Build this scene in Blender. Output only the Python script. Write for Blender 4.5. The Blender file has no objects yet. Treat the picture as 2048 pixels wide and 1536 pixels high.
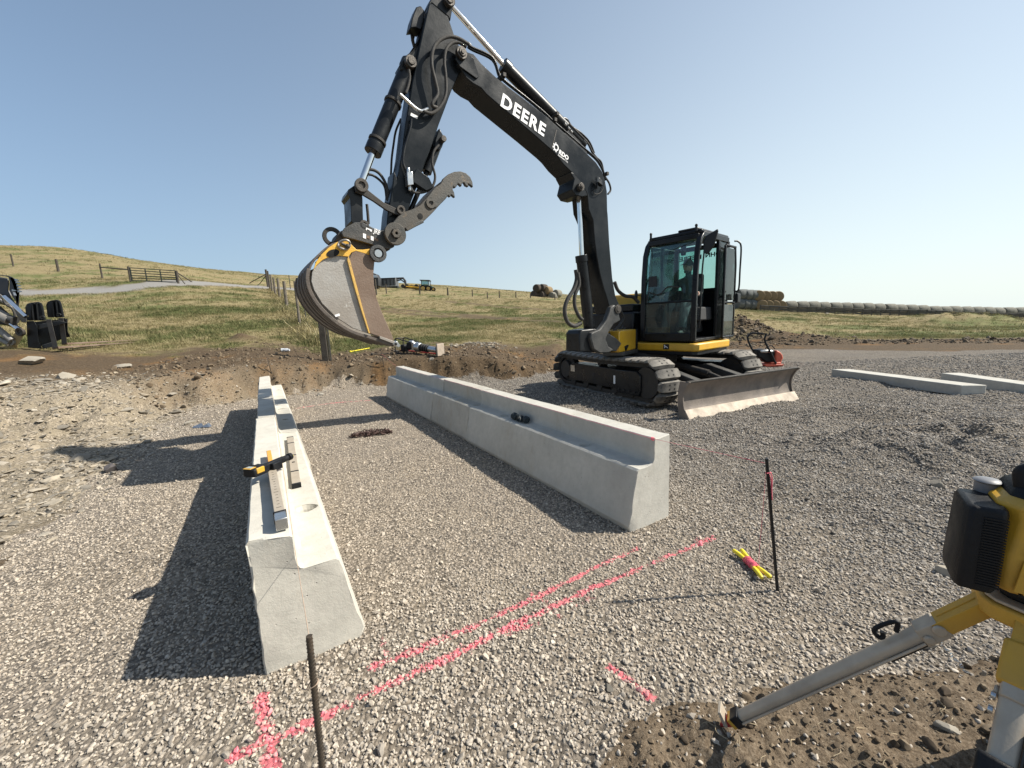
import bpy, bmesh, math, random
import numpy as np
from mathutils import Vector, Matrix, Euler
random.seed(7); rng = np.random.default_rng(11)
SC = bpy.context.scene
COL = SC.collection
# ------------------------------------------------------------------ camera
F, PI_, RO, H = 800.0, math.radians(9.02), math.radians(2.348), 1.6
cp, sp, cr, sr = math.cos(PI_), math.sin(PI_), math.cos(RO), math.sin(RO)
_U = Vector((1, 0, 0)); _V = Vector((0, sp, cp)); _D = Vector((0, cp, -sp))
RX = _U * cr - _V * sr; RY = _U * sr + _V * cr
cam_d = bpy.data.cameras.new('camera'); cam = bpy.data.objects.new('camera', cam_d); COL.objects.link(cam)
m = Matrix.Identity(4)
for i in range(3):
    m[i][0] = RX[i]; m[i][1] = RY[i]; m[i][2] = -_D[i]
m[2][3] = H
cam.matrix_world = m
cam_d.sensor_width = 36; cam_d.lens = 36 * F / 2048; cam_d.clip_start = 0.02; cam_d.clip_end = 6000
SC.camera = cam
# ------------------------------------------------------------------ sky and sun
SUN_EL, SUN_AZ = math.radians(44.1), math.radians(89)      # azimuth clockwise from +y
w = bpy.data.worlds.new('World'); SC.world = w; w.use_nodes = True
nt = w.node_tree; nt.nodes.clear()
sky = nt.nodes.new('ShaderNodeTexSky'); sky.sky_type = 'NISHITA'; sky.sun_disc = False
sky.sun_elevation = SUN_EL; sky.sun_rotation = SUN_AZ
sky.air_density = 1.0; sky.dust_density = 0.8; sky.ozone_density = 0.8; sky.altitude = 900
bg = nt.nodes.new('ShaderNodeBackground'); bg.inputs[1].default_value = 0.094
wo = nt.nodes.new('ShaderNodeOutputWorld')
# smoky summer haze: the sky pales towards the horizon, more so on the sun's side
tc = nt.nodes.new('ShaderNodeTexCoord'); sx = nt.nodes.new('ShaderNodeSeparateXYZ'); nt.links.new(tc.outputs['Generated'], sx.inputs[0])
def wm(op, a, b=None):
    x = nt.nodes.new('ShaderNodeMath'); x.operation = op
    for i_, v_ in enumerate((a, b)):
        if v_ is None: continue
        if isinstance(v_, (int, float)): x.inputs[i_].default_value = v_
        else: nt.links.new(v_, x.inputs[i_])
    return x.outputs[0]
zc = wm('MAXIMUM', sx.outputs[2], 0.0)
kx = nt.nodes.new('ShaderNodeMapRange'); nt.links.new(sx.outputs[0], kx.inputs[0]); kx.inputs[1].default_value = -0.7; kx.inputs[2].default_value = 0.7; kx.inputs[3].default_value = -2.3; kx.inputs[4].default_value = -1.6
hf = wm('MULTIPLY', wm('POWER', 2.718, wm('MULTIPLY', zc, kx.outputs[0])), 0.94)
hx = nt.nodes.new('ShaderNodeMapRange'); nt.links.new(sx.outputs[0], hx.inputs[0]); hx.inputs[1].default_value = -0.85; hx.inputs[2].default_value = 0.75; hx.interpolation_type = 'SMOOTHSTEP'
hc = nt.nodes.new('ShaderNodeMix'); hc.data_type = 'RGBA'; nt.links.new(hx.outputs[0], hc.inputs[0]); hc.inputs[6].default_value = (2.15, 3.05, 3.95, 1); hc.inputs[7].default_value = (5.5, 6.1, 5.95, 1)
mxw = nt.nodes.new('ShaderNodeMix'); mxw.data_type = 'RGBA'; nt.links.new(hf, mxw.inputs[0]); nt.links.new(sky.outputs[0], mxw.inputs[6]); nt.links.new(hc.outputs[2], mxw.inputs[7])
nt.links.new(mxw.outputs[2], bg.inputs[0]); nt.links.new(bg.outputs[0], wo.inputs[0])
sd = bpy.data.lights.new('sun', 'SUN'); sd.energy = 5.0; sd.angle = math.radians(0.6); sd.color = (1.0, 0.94, 0.83)
so = bpy.data.objects.new('sun', sd); COL.objects.link(so)
sv = Vector((math.sin(SUN_AZ) * math.cos(SUN_EL), math.cos(SUN_AZ) * math.cos(SUN_EL), math.sin(SUN_EL)))
so.rotation_euler = sv.to_track_quat('Z', 'Y').to_euler(); so.location = sv * 50
SC.view_settings.view_transform = 'Standard'; SC.view_settings.look = 'None'
SC.view_settings.exposure = 0.75; SC.view_settings.gamma = 1.0
SC.view_settings.use_curve_mapping = False
SC.render.engine = 'CYCLES'
SC.cycles.max_bounces = 6; SC.cycles.transparent_max_bounces = 16

# ------------------------------------------------------------------ measuring helpers
CAMP = Vector((0, 0, H))
def ray(px, py):
    u2 = (px - 1024) / F; v2 = (768 - py) / F
    return RX * u2 + RY * v2 + _D
def G(px, py, z=0.0):
    r = ray(px, py); return CAMP + r * ((z - H) / r.z)
def at(px, py, y):
    r = ray(px, py); return CAMP + r * (y / r.y)
def onplane(px, py, P0, n):
    r = ray(px, py); return CAMP + r * ((P0 - CAMP).dot(n) / r.dot(n))
def V(*a): return Vector(a)
def lerp(a, b, t): return a + (b - a) * t

# ------------------------------------------------------------------ numpy noise
def _h(ix, iy, s):
    n = (ix.astype(np.int64) * 374761393 + iy.astype(np.int64) * 668265263 + s * 974634777) & 0x7fffffff
    n = ((n ^ (n >> 13)) * 1274126177) & 0x7fffffff
    return ((n ^ (n >> 16)) & 0xffff) / 65535.0
def vnoise(x, y, s=0):
    x = np.asarray(x, float); y = np.asarray(y, float)
    ix = np.floor(x); iy = np.floor(y); fx = x - ix; fy = y - iy
    fx = fx * fx * (3 - 2 * fx); fy = fy * fy * (3 - 2 * fy)
    a = _h(ix, iy, s); b = _h(ix + 1, iy, s); c = _h(ix, iy + 1, s); d = _h(ix + 1, iy + 1, s)
    return (a * (1 - fx) + b * fx) * (1 - fy) + (c * (1 - fx) + d * fx) * fy
def fbm(x, y, o=4, s=0, g=0.5):
    t = 0; a = 1; n = 0
    for k in range(o):
        t = t + a * vnoise(x * 2 ** k + 17.3 * k, y * 2 ** k - 9.1 * k, s + k); n += a; a *= g
    return t / n * 2 - 1
def sstep(a, b, x):
    t = np.clip((x - a) / (b - a), 0, 1); return t * t * (3 - 2 * t)

# ------------------------------------------------------------------ materials
def nmat(name):
    m = bpy.data.materials.new(name); m.use_nodes = True; n = m.node_tree; n.nodes.clear()
    o = n.nodes.new('ShaderNodeOutputMaterial'); b = n.nodes.new('ShaderNodeBsdfPrincipled')
    n.links.new(b.outputs[0], o.inputs[0]); return m, n, b
class N:
    """tiny node-graph helper"""
    def __init__(s, n): s.n = n; s.co = None
    def node(s, t, **k):
        x = s.n.nodes.new(t)
        for a, v in k.items(): setattr(x, a, v)
        return x
    def put(s, sock, v):
        if isinstance(v, bpy.types.NodeSocket): s.n.links.new(v, sock)
        elif v is not None:
            if hasattr(sock.default_value, '__len__') and not hasattr(v, '__len__'): v = (v,) * len(sock.default_value)
            if hasattr(v, '__len__') and len(v) == 3 and len(sock.default_value) == 4: v = (*v, 1)
            sock.default_value = v
    def pos(s): return s.node('ShaderNodeNewGeometry').outputs['Position']
    def obj(s): return s.node('ShaderNodeTexCoord').outputs['Object']
    def noise(s, vec, scale, detail=4, rough=0.55, out='Fac', dist=0):
        x = s.node('ShaderNodeTexNoise'); s.put(x.inputs['Vector'], vec); x.inputs['Scale'].default_value = scale
        x.inputs['Detail'].default_value = detail; x.inputs['Roughness'].default_value = rough; x.inputs['Distortion'].default_value = dist
        return x.outputs[out]
    def voro(s, vec, scale, feature='F1', out='Distance', rnd=1.0):
        x = s.node('ShaderNodeTexVoronoi'); x.feature = feature; s.put(x.inputs['Vector'], vec); x.inputs['Scale'].default_value = scale
        if 'Randomness' in x.inputs: x.inputs['Randomness'].default_value = rnd
        return x.outputs[out]
    def ramp(s, f, stops):
        x = s.node('ShaderNodeValToRGB'); s.put(x.inputs[0], f); e = x.color_ramp.elements
        while len(e) < len(stops): e.new(0.5)
        for i, (p, c) in enumerate(stops):
            e[i].position = p; e[i].color = (*c, 1) if hasattr(c, '__len__') else (c, c, c, 1)
        return x.outputs[0]
    def mix(s, f, a, b, mode='MIX'):
        x = s.node('ShaderNodeMix', data_type='RGBA', blend_type=mode)
        s.put(x.inputs[0], f); s.put(x.inputs[6], a); s.put(x.inputs[7], b); return x.outputs[2]
    def math(s, op, a, b=None, c=None):
        x = s.node('ShaderNodeMath', operation=op); s.put(x.inputs[0], a)
        if b is not None: s.put(x.inputs[1], b)
        if c is not None: s.put(x.inputs[2], c)
        return x.outputs[0]
    def mr(s, v, a, b, c=0.0, d=1.0):
        x = s.node('ShaderNodeMapRange'); s.put(x.inputs[0], v)
        for i, q in enumerate((a, b, c, d)): x.inputs[i + 1].default_value = q
        return x.outputs[0]
    def bump(s, h, strength, dist, nrm=None):
        x = s.node('ShaderNodeBump'); x.inputs['Strength'].default_value = strength; x.inputs['Distance'].default_value = dist
        s.put(x.inputs['Height'], h)
        if nrm is not None: s.put(x.inputs['Normal'], nrm)
        return x.outputs[0]
    def scalev(s, vec, v):
        x = s.node('ShaderNodeMapping'); s.put(x.inputs[0], vec); x.inputs['Scale'].default_value = v; return x.outputs[0]
    def attr(s, name, typ='GEOMETRY', out='Fac'):
        x = s.node('ShaderNodeAttribute'); x.attribute_name = name; x.attribute_type = typ; return x.outputs[out]

def pm(name, c1, c2=None, scale=6, rough=0.5, metal=0.0, bump=0.0, bscale=40, dust=0.0, dustc=(0.20, 0.165, 0.125), coat=0, rvar=0.12, spec=0.5, wear=None):
    """painted / plain surface: two mixed tones, patchy dust, fine relief, uneven gloss"""
    m, n, b = nmat(name); q = N(n); co = q.obj()
    c2 = c2 or tuple(x * 0.75 for x in c1)
    n1 = q.noise(co, scale, 5, 0.6)
    col = q.mix(q.mr(n1, 0.35, 0.65), c1, c2)
    if wear:
        wf = q.ramp(q.noise(co, scale * 2.2, 8, 0.72), [(0.58, 0.0), (0.64, 1.0)])
        col = q.mix(wf, col, wear)
    if dust:
        d = q.mr(q.noise(co, scale * 0.6, 7, 0.7), 0.38, 0.75, 0, dust)
        up = q.node('ShaderNodeSeparateXYZ'); q.put(up.inputs[0], q.node('ShaderNodeNewGeometry').outputs['Normal'])
        d2 = q.math('ADD', d, q.math('MULTIPLY', q.mr(up.outputs[2], 0.3, 1.0), dust * 0.5), )
        col = q.mix(q.math('MINIMUM', d2, 0.9), col, dustc)
        q.put(b.inputs['Roughness'], q.math('MINIMUM', q.math('ADD', q.mr(n1, 0.3, 0.7, rough - rvar, rough + rvar), q.math('MULTIPLY', d2, 0.5)), 1.0))
    else:
        q.put(b.inputs['Roughness'], q.mr(n1, 0.3, 0.7, max(0.02, rough - rvar), min(1, rough + rvar)))
    q.put(b.inputs['Base Color'], col); b.inputs['Metallic'].default_value = metal
    b.inputs['Specular IOR Level'].default_value = spec
    if coat: b.inputs['Coat Weight'].default_value = coat
    if bump: q.put(b.inputs['Normal'], q.bump(q.noise(co, bscale, 6, 0.65), bump, 0.01))
    return m

# ------------------------------------------------------------------ objects
W = {}            # world origin of each object made
def tag(o, label=None, cat=None, group=None, kind=None):
    if label: o['label'] = label
    if cat: o['category'] = cat
    if group: o['group'] = group
    if kind: o['kind'] = kind
    return o
def empty(name, loc, label=None, cat=None, group=None, kind=None):
    o = bpy.data.objects.new(name, None); COL.objects.link(o); o.location = loc; o.empty_display_size = 0.2
    W[o.name] = Vector(loc); return tag(o, label, cat, group, kind)
def link_mesh(name, me, parent=None, origin=None):
    """me has world coordinates; the object's origin is put at its middle (or origin)"""
    if origin is None:
        if len(me.vertices):
            c = np.empty(len(me.vertices) * 3); me.vertices.foreach_get('co', c); c = c.reshape(-1, 3)
            origin = Vector((c.min(0) + c.max(0)) / 2)
        else: origin = Vector((0, 0, 0))
    origin = Vector(origin)
    me.transform(Matrix.Translation(-origin))
    o = bpy.data.objects.new(name, me); COL.objects.link(o); W[o.name] = origin
    if parent is not None:
        o.parent = parent; o.location = origin - W[parent.name]
    else: o.location = origin
    return o
def fr(o=(0, 0, 0), x=(1, 0, 0), y=(0, 1, 0), z=(0, 0, 1)):
    m = Matrix.Identity(4)
    for i in range(3):
        m[i][0] = x[i]; m[i][1] = y[i]; m[i][2] = z[i]; m[i][3] = o[i]
    return m
def frz(o, yaw):
    """frame at o with x axis turned by yaw about z"""
    c, s = math.cos(yaw), math.sin(yaw); return fr(o, (c, s, 0), (-s, c, 0), (0, 0, 1))
def basis(d, up=Vector((0, 0, 1))):
    d = Vector(d).normalized()
    if abs(d.dot(up)) > 0.97: up = Vector((1, 0, 0))
    a = up.cross(d).normalized(); return a, d.cross(a).normalized(), d

class MB:
    def __init__(s): s.v = []; s.f = []; s.mi = []; s.cur = 0
    def add(s, vs, fs):
        o = len(s.v); s.v += [Vector(p) for p in vs]; s.f += [tuple(i + o for i in f) for f in fs]; s.mi += [s.cur] * len(fs); return s
    def box(s, c, size, M=None, taper=1.0, tx=None, ty=None):
        """box centred at c (local), size, optional frame; top scaled by taper"""
        hx, hy, hz = size[0] / 2, size[1] / 2, size[2] / 2
        tx = taper if tx is None else tx; ty = taper if ty is None else ty
        P = []
        for z in (-1, 1):
            kx, ky = (tx, ty) if z > 0 else (1, 1)
            for x, y in ((-1, -1), (1, -1), (1, 1), (-1, 1)): P.append(Vector((c[0] + x * hx * kx, c[1] + y * hy * ky, c[2] + z * hz)))
        if M is not None: P = [M @ p for p in P]
        return s.add(P, [(3, 2, 1, 0), (4, 5, 6, 7), (0, 1, 5, 4), (1, 2, 6, 5), (2, 3, 7, 6), (3, 0, 4, 7)])
    def tube(s, pts, r, n=10, cap=True, closed=False):
        pts = [Vector(p) for p in pts]; k = len(pts)
        rs = r if hasattr(r, '__len__') else [r] * k
        prev = None; rings = []
        for i, p in enumerate(pts):
            if closed: d = pts[(i + 1) % k] - pts[i - 1]
            elif i == 0: d = pts[1] - p
            elif i == k - 1: d = p - pts[i - 1]
            else: d = (pts[i + 1] - p).normalized() + (p - pts[i - 1]).normalized()
            if d.length < 1e-9: d = Vector((0, 0, 1))
            d.normalize()
            if prev is None: a, b, _ = basis(d)
            else:
                a = prev - d * prev.dot(d)
                a = a.normalized() if a.length > 1e-6 else basis(d)[0]
                b = d.cross(a)
            prev = a
            rings.append([p + (a * math.cos(2 * math.pi * j / n) + b * math.sin(2 * math.pi * j / n)) * rs[i] for j in range(n)])
        vs = [q for R in rings for q in R]; fs = []
        for i in range(k if closed else k - 1):
            i2 = (i + 1) % k
            for j in range(n): fs.append((i * n + j, i * n + (j + 1) % n, i2 * n + (j + 1) % n, i2 * n + j))
        if cap and not closed: fs += [tuple(range(n))[::-1], tuple((k - 1) * n + j for j in range(n))]
        return s.add(vs, fs)
    def cyl(s, a, b, r, n=20, r2=None, cap=True): return s.tube([a, b], [r, r if r2 is None else r2], n, cap)
    def ring(s, a, b, ro, ri, n=24):
        """hollow cylinder"""
        a = Vector(a); b = Vector(b); x, y, d = basis(b - a); vs = []
        for p, r in ((a, ro), (b, ro), (b, ri), (a, ri)):
            vs += [p + (x * math.cos(2 * math.pi * j / n) + y * math.sin(2 * math.pi * j / n)) * r for j in range(n)]
        fs = []
        for k in range(4):
            k2 = (k + 1) % 4
            for j in range(n): fs.append((k * n + j, k * n + (j + 1) % n, k2 * n + (j + 1) % n, k2 * n + j))
        return s.add(vs, fs)
    def prism(s, pts, off):
        """planar polygon (world points) extruded by vector off"""
        pts = [Vector(p) for p in pts]; n = len(pts); off = Vector(off)
        nn = Vector((0, 0, 0))
        for i in range(n): nn += (pts[i] - pts[0]).cross(pts[(i + 1) % n] - pts[0])
        if nn.dot(off) > 0: pts = pts[::-1]
        return s.add(pts + [p + off for p in pts], [tuple(range(n)), tuple(range(2 * n - 1, n - 1, -1))] + [(i, i + n, (i + 1) % n + n, (i + 1) % n) for i in range(n)])
    def loft(s, rings, cap=True, closed=False):
        n = len(rings[0]); vs = [q for R in rings for q in R]; fs = []; k = len(rings)
        for i in range(k if closed else k - 1):
            i2 = (i + 1) % k
            for j in range(n): fs.append((i * n + j, i * n + (j + 1) % n, i2 * n + (j + 1) % n, i2 * n + j))
        if cap and not closed: fs += [tuple(range(n))[::-1], tuple((k - 1) * n + j for j in range(n))]
        return s.add(vs, fs)
    def sphere(s, c, r, seg=12, rings=8, M=None):
        c = Vector(c); rx, ry, rz = r if hasattr(r, '__len__') else (r, r, r); R = []
        for i in range(1, rings):
            t = math.pi * i / rings
            R.append([Vector((rx * math.sin(t) * math.cos(2 * math.pi * j / seg), ry * math.sin(t) * math.sin(2 * math.pi * j / seg), rz * math.cos(t))) for j in range(seg)])
        M = M or Matrix.Identity(3)
        R = [[c + M @ p for p in Q] for Q in R]
        n0 = len(s.v); s.loft(R, cap=False)
        top = len(s.v); s.v += [c + M @ Vector((0, 0, rz)), c + M @ Vector((0, 0, -rz))]; k = (rings - 2) * seg
        for j in range(seg):
            s.f.append((top, n0 + j, n0 + (j + 1) % seg)); s.f.append((top + 1, n0 + k + (j + 1) % seg, n0 + k + j)); s.mi += [s.cur] * 2
        return s
    def mesh(s, name, mats, smooth=35):
        me = bpy.data.meshes.new(name); me.from_pydata([tuple(p) for p in s.v], [], s.f)
        if not isinstance(mats, (list, tuple)): mats = [mats]
        for x in mats: me.materials.append(x)
        if any(s.mi): me.polygons.foreach_set('material_index', s.mi)
        bm = bmesh.new(); bm.from_mesh(me); bmesh.ops.recalc_face_normals(bm, faces=bm.faces); bm.to_mesh(me); bm.free()
        if smooth:
            me.polygons.foreach_set('use_smooth', [True] * len(me.polygons)); me.set_sharp_from_angle(angle=math.radians(smooth))
        me.update(); return me
    def build(s, name, mats, parent=None, bevel=0, smooth=35, origin=None, seg=2):
        o = link_mesh(name, s.mesh(name, mats, smooth), parent, origin)
        if bevel:
            b = o.modifiers.new('bevel', 'BEVEL'); b.width = bevel; b.segments = seg; b.limit_method = 'ANGLE'; b.angle_limit = math.radians(40)
            b.harden_normals = False
        return o
def spline(pts, k=8):
    """Catmull-Rom through points"""
    P = [Vector(p) for p in pts]; P = [P[0] * 2 - P[1]] + P + [P[-1] * 2 - P[-2]]; out = []
    for i in range(1, len(P) - 2):
        for j in range(k):
            t = j / k; a, b, c, d = P[i - 1:i + 3]
            out.append(0.5 * ((2 * b) + (c - a) * t + (2 * a - 5 * b + 4 * c - d) * t * t + (3 * b - a - 3 * c + d) * t ** 3))
    out.append(P[-2]); return out
def copy_tree(o, parent=None):
    c = o.copy(); COL.objects.link(c); W[c.name] = W[o.name].copy()
    if parent is not None: c.parent = parent
    for ch in list(o.children): copy_tree(ch, c)
    return c
def text_mesh(txt, size, depth=0.003, shear=0.0, bold=0.0, align='CENTER', space=1.0):
    cu = bpy.data.curves.new('t', 'FONT'); cu.body = txt; cu.size = size; cu.extrude = depth; cu.offset = bold; cu.shear = shear
    cu.align_x = align; cu.align_y = 'CENTER'; cu.space_character = space; cu.resolution_u = 3
    o = bpy.data.objects.new('t', cu); COL.objects.link(o)
    me = bpy.data.meshes.new_from_object(o.evaluated_get(bpy.context.evaluated_depsgraph_get()))
    bpy.data.objects.remove(o); bpy.data.curves.remove(cu); return me
def put_text(name, txt, size, M, mat_, parent, **k):
    me = text_mesh(txt, size, **k); me.name = name; me.transform(M); me.materials.clear(); me.materials.append(mat_)
    return link_mesh(name, me, parent)
def rock_mesh(name, seed, mat_, sub=2, flat=0.6, ang=0.3):
    r = random.Random(seed); bm = bmesh.new(); bmesh.ops.create_icosphere(bm, subdivisions=sub, radius=0.5)
    pl = [(Vector((r.gauss(0, 1), r.gauss(0, 1), r.gauss(0, 1))).normalized(), r.uniform(0.20, 0.40)) for _ in range(11)]
    sx, sy = r.uniform(0.8, 1.25), r.uniform(0.7, 1.0)
    for v in bm.verts:
        for n_, d in pl:                                   # cut by planes: broken stone
            k = v.co.dot(n_) - d
            if k > 0: v.co -= n_ * k
        v.co = Vector((v.co.x * sx, v.co.y * sy, v.co.z * flat)) * (1 + r.uniform(-0.025, 0.025)) * 1.12
    me = bpy.data.meshes.new(name); bm.to_mesh(me); bm.free(); me.materials.append(mat_)
    if sub > 1:
        me.polygons.foreach_set('use_smooth', [True] * len(me.polygons)); me.set_sharp_from_angle(angle=math.radians(28))
    return me
# ================================================================== GROUND
DIRV = lambda a: (math.sin(a), math.cos(a))
# surface of the undisturbed ground: measured points (pixel, distance) plus near points
_cp = [((560, 722), 10.7), ((652, 722), 11.6), ((300, 720), 10.5), ((1000, 715), 12), ((1060, 735), 11.7), ((100, 720), 9.2),
       ((60, 702), 10.0), ((850, 700), 13), ((940, 690), 15), ((-300, 690), 10), ((200, 590), 30), ((200, 568), 36), ((310, 563), 38), ((480, 570), 50),
       ((700, 650), 27), ((1040, 592), 70), ((1040, 622), 40), ((860, 578), 95), ((780, 574), 95), ((0, 494), 80), ((-500, 470), 80), ((120, 497), 90), ((260, 518), 100),
       ((400, 537), 120), ((530, 548), 140), ((640, 555), 160), ((700, 568), 120), ((1100, 593), 90),
       ((2300, 700), 14), ((2048, 680), 18), ((1700, 640), 38), ((2040, 640), 50), ((1700, 626), 60), ((2040, 631), 64), ((1480, 618), 60), ((1480, 650), 26),
       ((1100, 690), 15), ((600, 640), 20), ((600, 600), 40), ((545, 560), 70), ((2500, 630), 60), ((1250, 600), 70), ((0, 600), 25), ((-300, 560), 40)]
_P = [at(p[0], p[1], y) for p, y in _cp]
_P += [V(x, y, z) for x, y, z in ((-4.6, 2.4, .12), (-6.2, 4.0, .38), (-8.5, 6, .8), (-4, -2, .1), (-10, 0, .7), (0.5, 1, 0.02), (2, -2, 0.05), (4.5, 5, 0), (8, 9, 0), (14, 10, 0),
       (3, 9, 0), (5.5, 12, 0.02), (6, 4, 0.03), (10, 3, 0.0), (0, -6, 0), (-10, -12, .3), (14, -8, 0), (-60, -60, 4), (60, -60, -1), (80, 10, -1), (-80, 10, 10), (0, -90, 1), (11, 15, 0.05),
       (-300, 250, 45), (0, 400, 28), (300, 250, -3), (600, 0, -8), (-500, 0, 40), (0, -500, 0), (0, 1500, 60), (900, 1200, -15), (-900, 1200, 90))]
_P = np.array([tuple(p) for p in _P])
def _feat(x, y):
    r = np.hypot(x, y - 0) + 1.5; a = np.arctan2(x, y); lr = np.log(r)
    return np.stack([np.sin(a) * lr, np.cos(a) * lr], -1)
_fq = _feat(_P[:, 0], _P[:, 1]); _n = len(_fq)
def _k(d2): return np.where(d2 > 1e-12, 0.5 * d2 * np.log(d2 + 1e-12), 0)
_s = np.hypot(_P[:, 0], _P[:, 1]) + 2                     # interpolate z / distance so that far points do not ring near by
_A = np.zeros((_n + 3, _n + 3)); _A[:_n, :_n] = _k(((_fq[:, None] - _fq[None]) ** 2).sum(-1)) + np.eye(_n) * 2e-3
_A[:_n, _n] = 1; _A[:_n, _n + 1:] = _fq; _A[_n, :_n] = 1; _A[_n + 1:, :_n] = _fq.T
_wt = np.linalg.solve(_A, np.r_[_P[:, 2] / _s, 0, 0, 0])
def upper(x, y):
    f = _feat(x, y); sh = f.shape[:-1]; f = f.reshape(-1, 2); out = np.empty(len(f))
    for i in range(0, len(f), 20000):
        g = f[i:i + 20000]; d2 = ((g[:, None] - _fq[None]) ** 2).sum(-1)
        out[i:i + 20000] = _k(d2) @ _wt[:_n] + _wt[_n] + g @ _wt[_n + 1:]
    return (out.reshape(sh)) * (np.hypot(x, y) + 2)
PIT = np.array([(-2.6, -8), (-2.6, 1.2), (-3.4, 2.4), (-4.3, 3.6), (-5.0, 4.9), (-5.7, 5.9), (-6.6, 7.2), (-6.9, 8.4), (-6.0, 9.5), (-4.7, 10.45), (-2.2, 10.9), (0.1, 10.9), (1.0, 11.6), (2.2, 13.0),
                (4.0, 15), (7, 19), (16, 24), (60, 24), (60, -8)])
def pdist(x, y, P):
    """signed distance to polygon, positive outside"""
    d = np.full(np.shape(x), 1e9); ins = np.zeros(np.shape(x), bool)
    for i in range(len(P)):
        ax, ay = P[i]; bx, by = P[(i + 1) % len(P)]; ex, ey = bx - ax, by - ay
        t = np.clip(((x - ax) * ex + (y - ay) * ey) / (ex * ex + ey * ey), 0, 1)
        d = np.minimum(d, np.hypot(x - ax - t * ex, y - ay - t * ey))
        c = ((ay > y) != (by > y)) & (x < (bx - ax) * (y - ay) / (by - ay + 1e-12) + ax); ins ^= c
    return np.where(ins, -d, d)
def sdist(x, y, L):
    d = np.full(np.shape(x), 1e9)
    for i in range(len(L) - 1):
        ax, ay = L[i]; bx, by = L[i + 1]; ex, ey = bx - ax, by - ay
        t = np.clip(((x - ax) * ex + (y - ay) * ey) / (ex * ex + ey * ey), 0, 1)
        d = np.minimum(d, np.hypot(x - ax - t * ex, y - ay - t * ey))
    return d
CLOD = np.array([tuple(G(*p))[:2] for p in ((1100, 1700), (1185, 1500), (1250, 1440), (1400, 1400), (1560, 1370), (1720, 1345), (1900, 1330), (2150, 1290), (2600, 1400), (2200, 2600), (1300, 2400))])
WALLAX = (math.sin(-.5435), math.cos(-.5435))
def bumps(x, y, pts):
    z = 0
    for cx, cy, rx, h in pts: z = z + h * np.exp(-((x - cx) ** 2 + (y - cy) ** 2) / (rx * rx))
    return z
HEAPS = []
for (px, py, r_, h_) in ((1560, 850, .5, .10), (1660, 900, .5, .12), (1760, 905, .55, .14), (1850, 930, .5, .10), (1950, 870, .6, .12), (1700, 830, .5, .08), (1480, 870, .35, .06), (1240, 800, .5, .05),
                         (1180, 785, .6, .05), (1880, 830, .8, .10), (2040, 900, .6, .14), (1800, 1000, .4, .05), (1990, 1010, .5, .07), (1620, 960, .4, .04)):
    g = G(px, py); HEAPS.append((g.x, g.y, r_, h_))
MOUNDS = []
for (px, py, y, r_, h_) in ((1475, 645, 24, 1.8, .85), (1500, 645, 24.5, 1.5, .55), (1560, 668, 20, 1.2, .28), (1620, 672, 19, 1.5, .22), (1930, 640, 34, 3.0, .8), (1860, 638, 34, 2.5, .5), (1990, 646, 33, 3, .4), (955, 692, 14.5, .40, .13), (985, 690, 14.6, .3, .10), (935, 690, 14.3, .25, .07), (490, 686, 14, .3, .13), (478, 684, 14, .25, .1)):
    p = at(px, py, y); MOUNDS.append((p.x, p.y, r_, h_))
def height(x, y):
    x = np.asarray(x, float); y = np.asarray(y, float); r = np.hypot(x, y)
    wob = 0.35 * fbm(x * .9, y * .9, 4, 3) * sstep(2, 5, r)
    d = pdist(x, y, PIT) + wob
    left = sstep(7.6, 5.2, y) * sstep(0, -2, x)            # gentle on the left, a cut face at the back
    right = sstep(1.0, 4.0, x)
    wid = 0.75 + 3.2 * left + 6 * right
    t = np.clip(d / wid, 0, 1); t = t * t * (3 - 2 * t)
    U = upper(x, y)
    z = U * t
    face = np.clip(1 - np.abs(t * 2 - 1), 0, 1)
    back = (1 - right) * sstep(3, 5, r)
    z = z + face * back * (0.26 * fbm(x * 3.0, y * 1.8, 5, 8, .6) - .16 * np.abs(fbm(x * 6.5, y * 4.5, 4, 18, .6)) + .07 * fbm(x * 15, y * 13, 3, 19))
    dirt = sstep(-.1, .5, d) * (1 - sstep(9, 16, r)) * (1 - right)
    z = z + dirt * (0.075 * fbm(x * 1.7, y * 1.7, 5, 5) + 0.05 * np.abs(fbm(x * 6, y * 6, 4, 6, .6)))
    z = z + 0.012 * fbm(x * 1.3, y * 1.3, 3, 2) * (1 - t) * sstep(0, 1, r)
    z = z + sstep(12, 60, r) * 0.35 * fbm(x * .07, y * .07, 3, 31) + sstep(9, 20, r) * .05 * fbm(x * .6, y * .6, 3, 33) * (1 - sstep(5, 9, x) * (1 - sstep(14, 22, y)))
    rt = sstep(1.2, 2.2, x + 0 * y) * sstep(2.3, 3.6, y + x * .25) * (1 - sstep(14, 20, r))
    z = z + rt * (0.075 * fbm(x * 1.2, y * 1.8, 4, 12) + .03 * np.abs(fbm(x * 2.2 + y * .8, y * 3.2, 4, 14)))
    z = z + 1.25 * bumps(x * .62 + .38 * 4.4, y, [(a * .62 + .38 * 4.4, b_, c_ * .8, d_) for a, b_, c_, d_ in HEAPS]) * (0.75 + .5 * fbm(x * 4, y * 4, 3, 40)) + bumps(x, y, MOUNDS) * (0.9 + .45 * fbm(x * 1.7, y * 1.7, 4, 41))
    c = sstep(.03, -.10, pdist(x, y, CLOD) + .05 * fbm(x * 6, y * 6, 3, 50))
    z = z + c * (0.018 + 0.035 * np.clip(fbm(x * 9, y * 9, 4, 51), -.2, 1) + .022 * np.abs(fbm(x * 24, y * 24, 3, 52)))
    return z
def hz(x, y): return float(height(np.array([x]), np.array([y]))[0])
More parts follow.
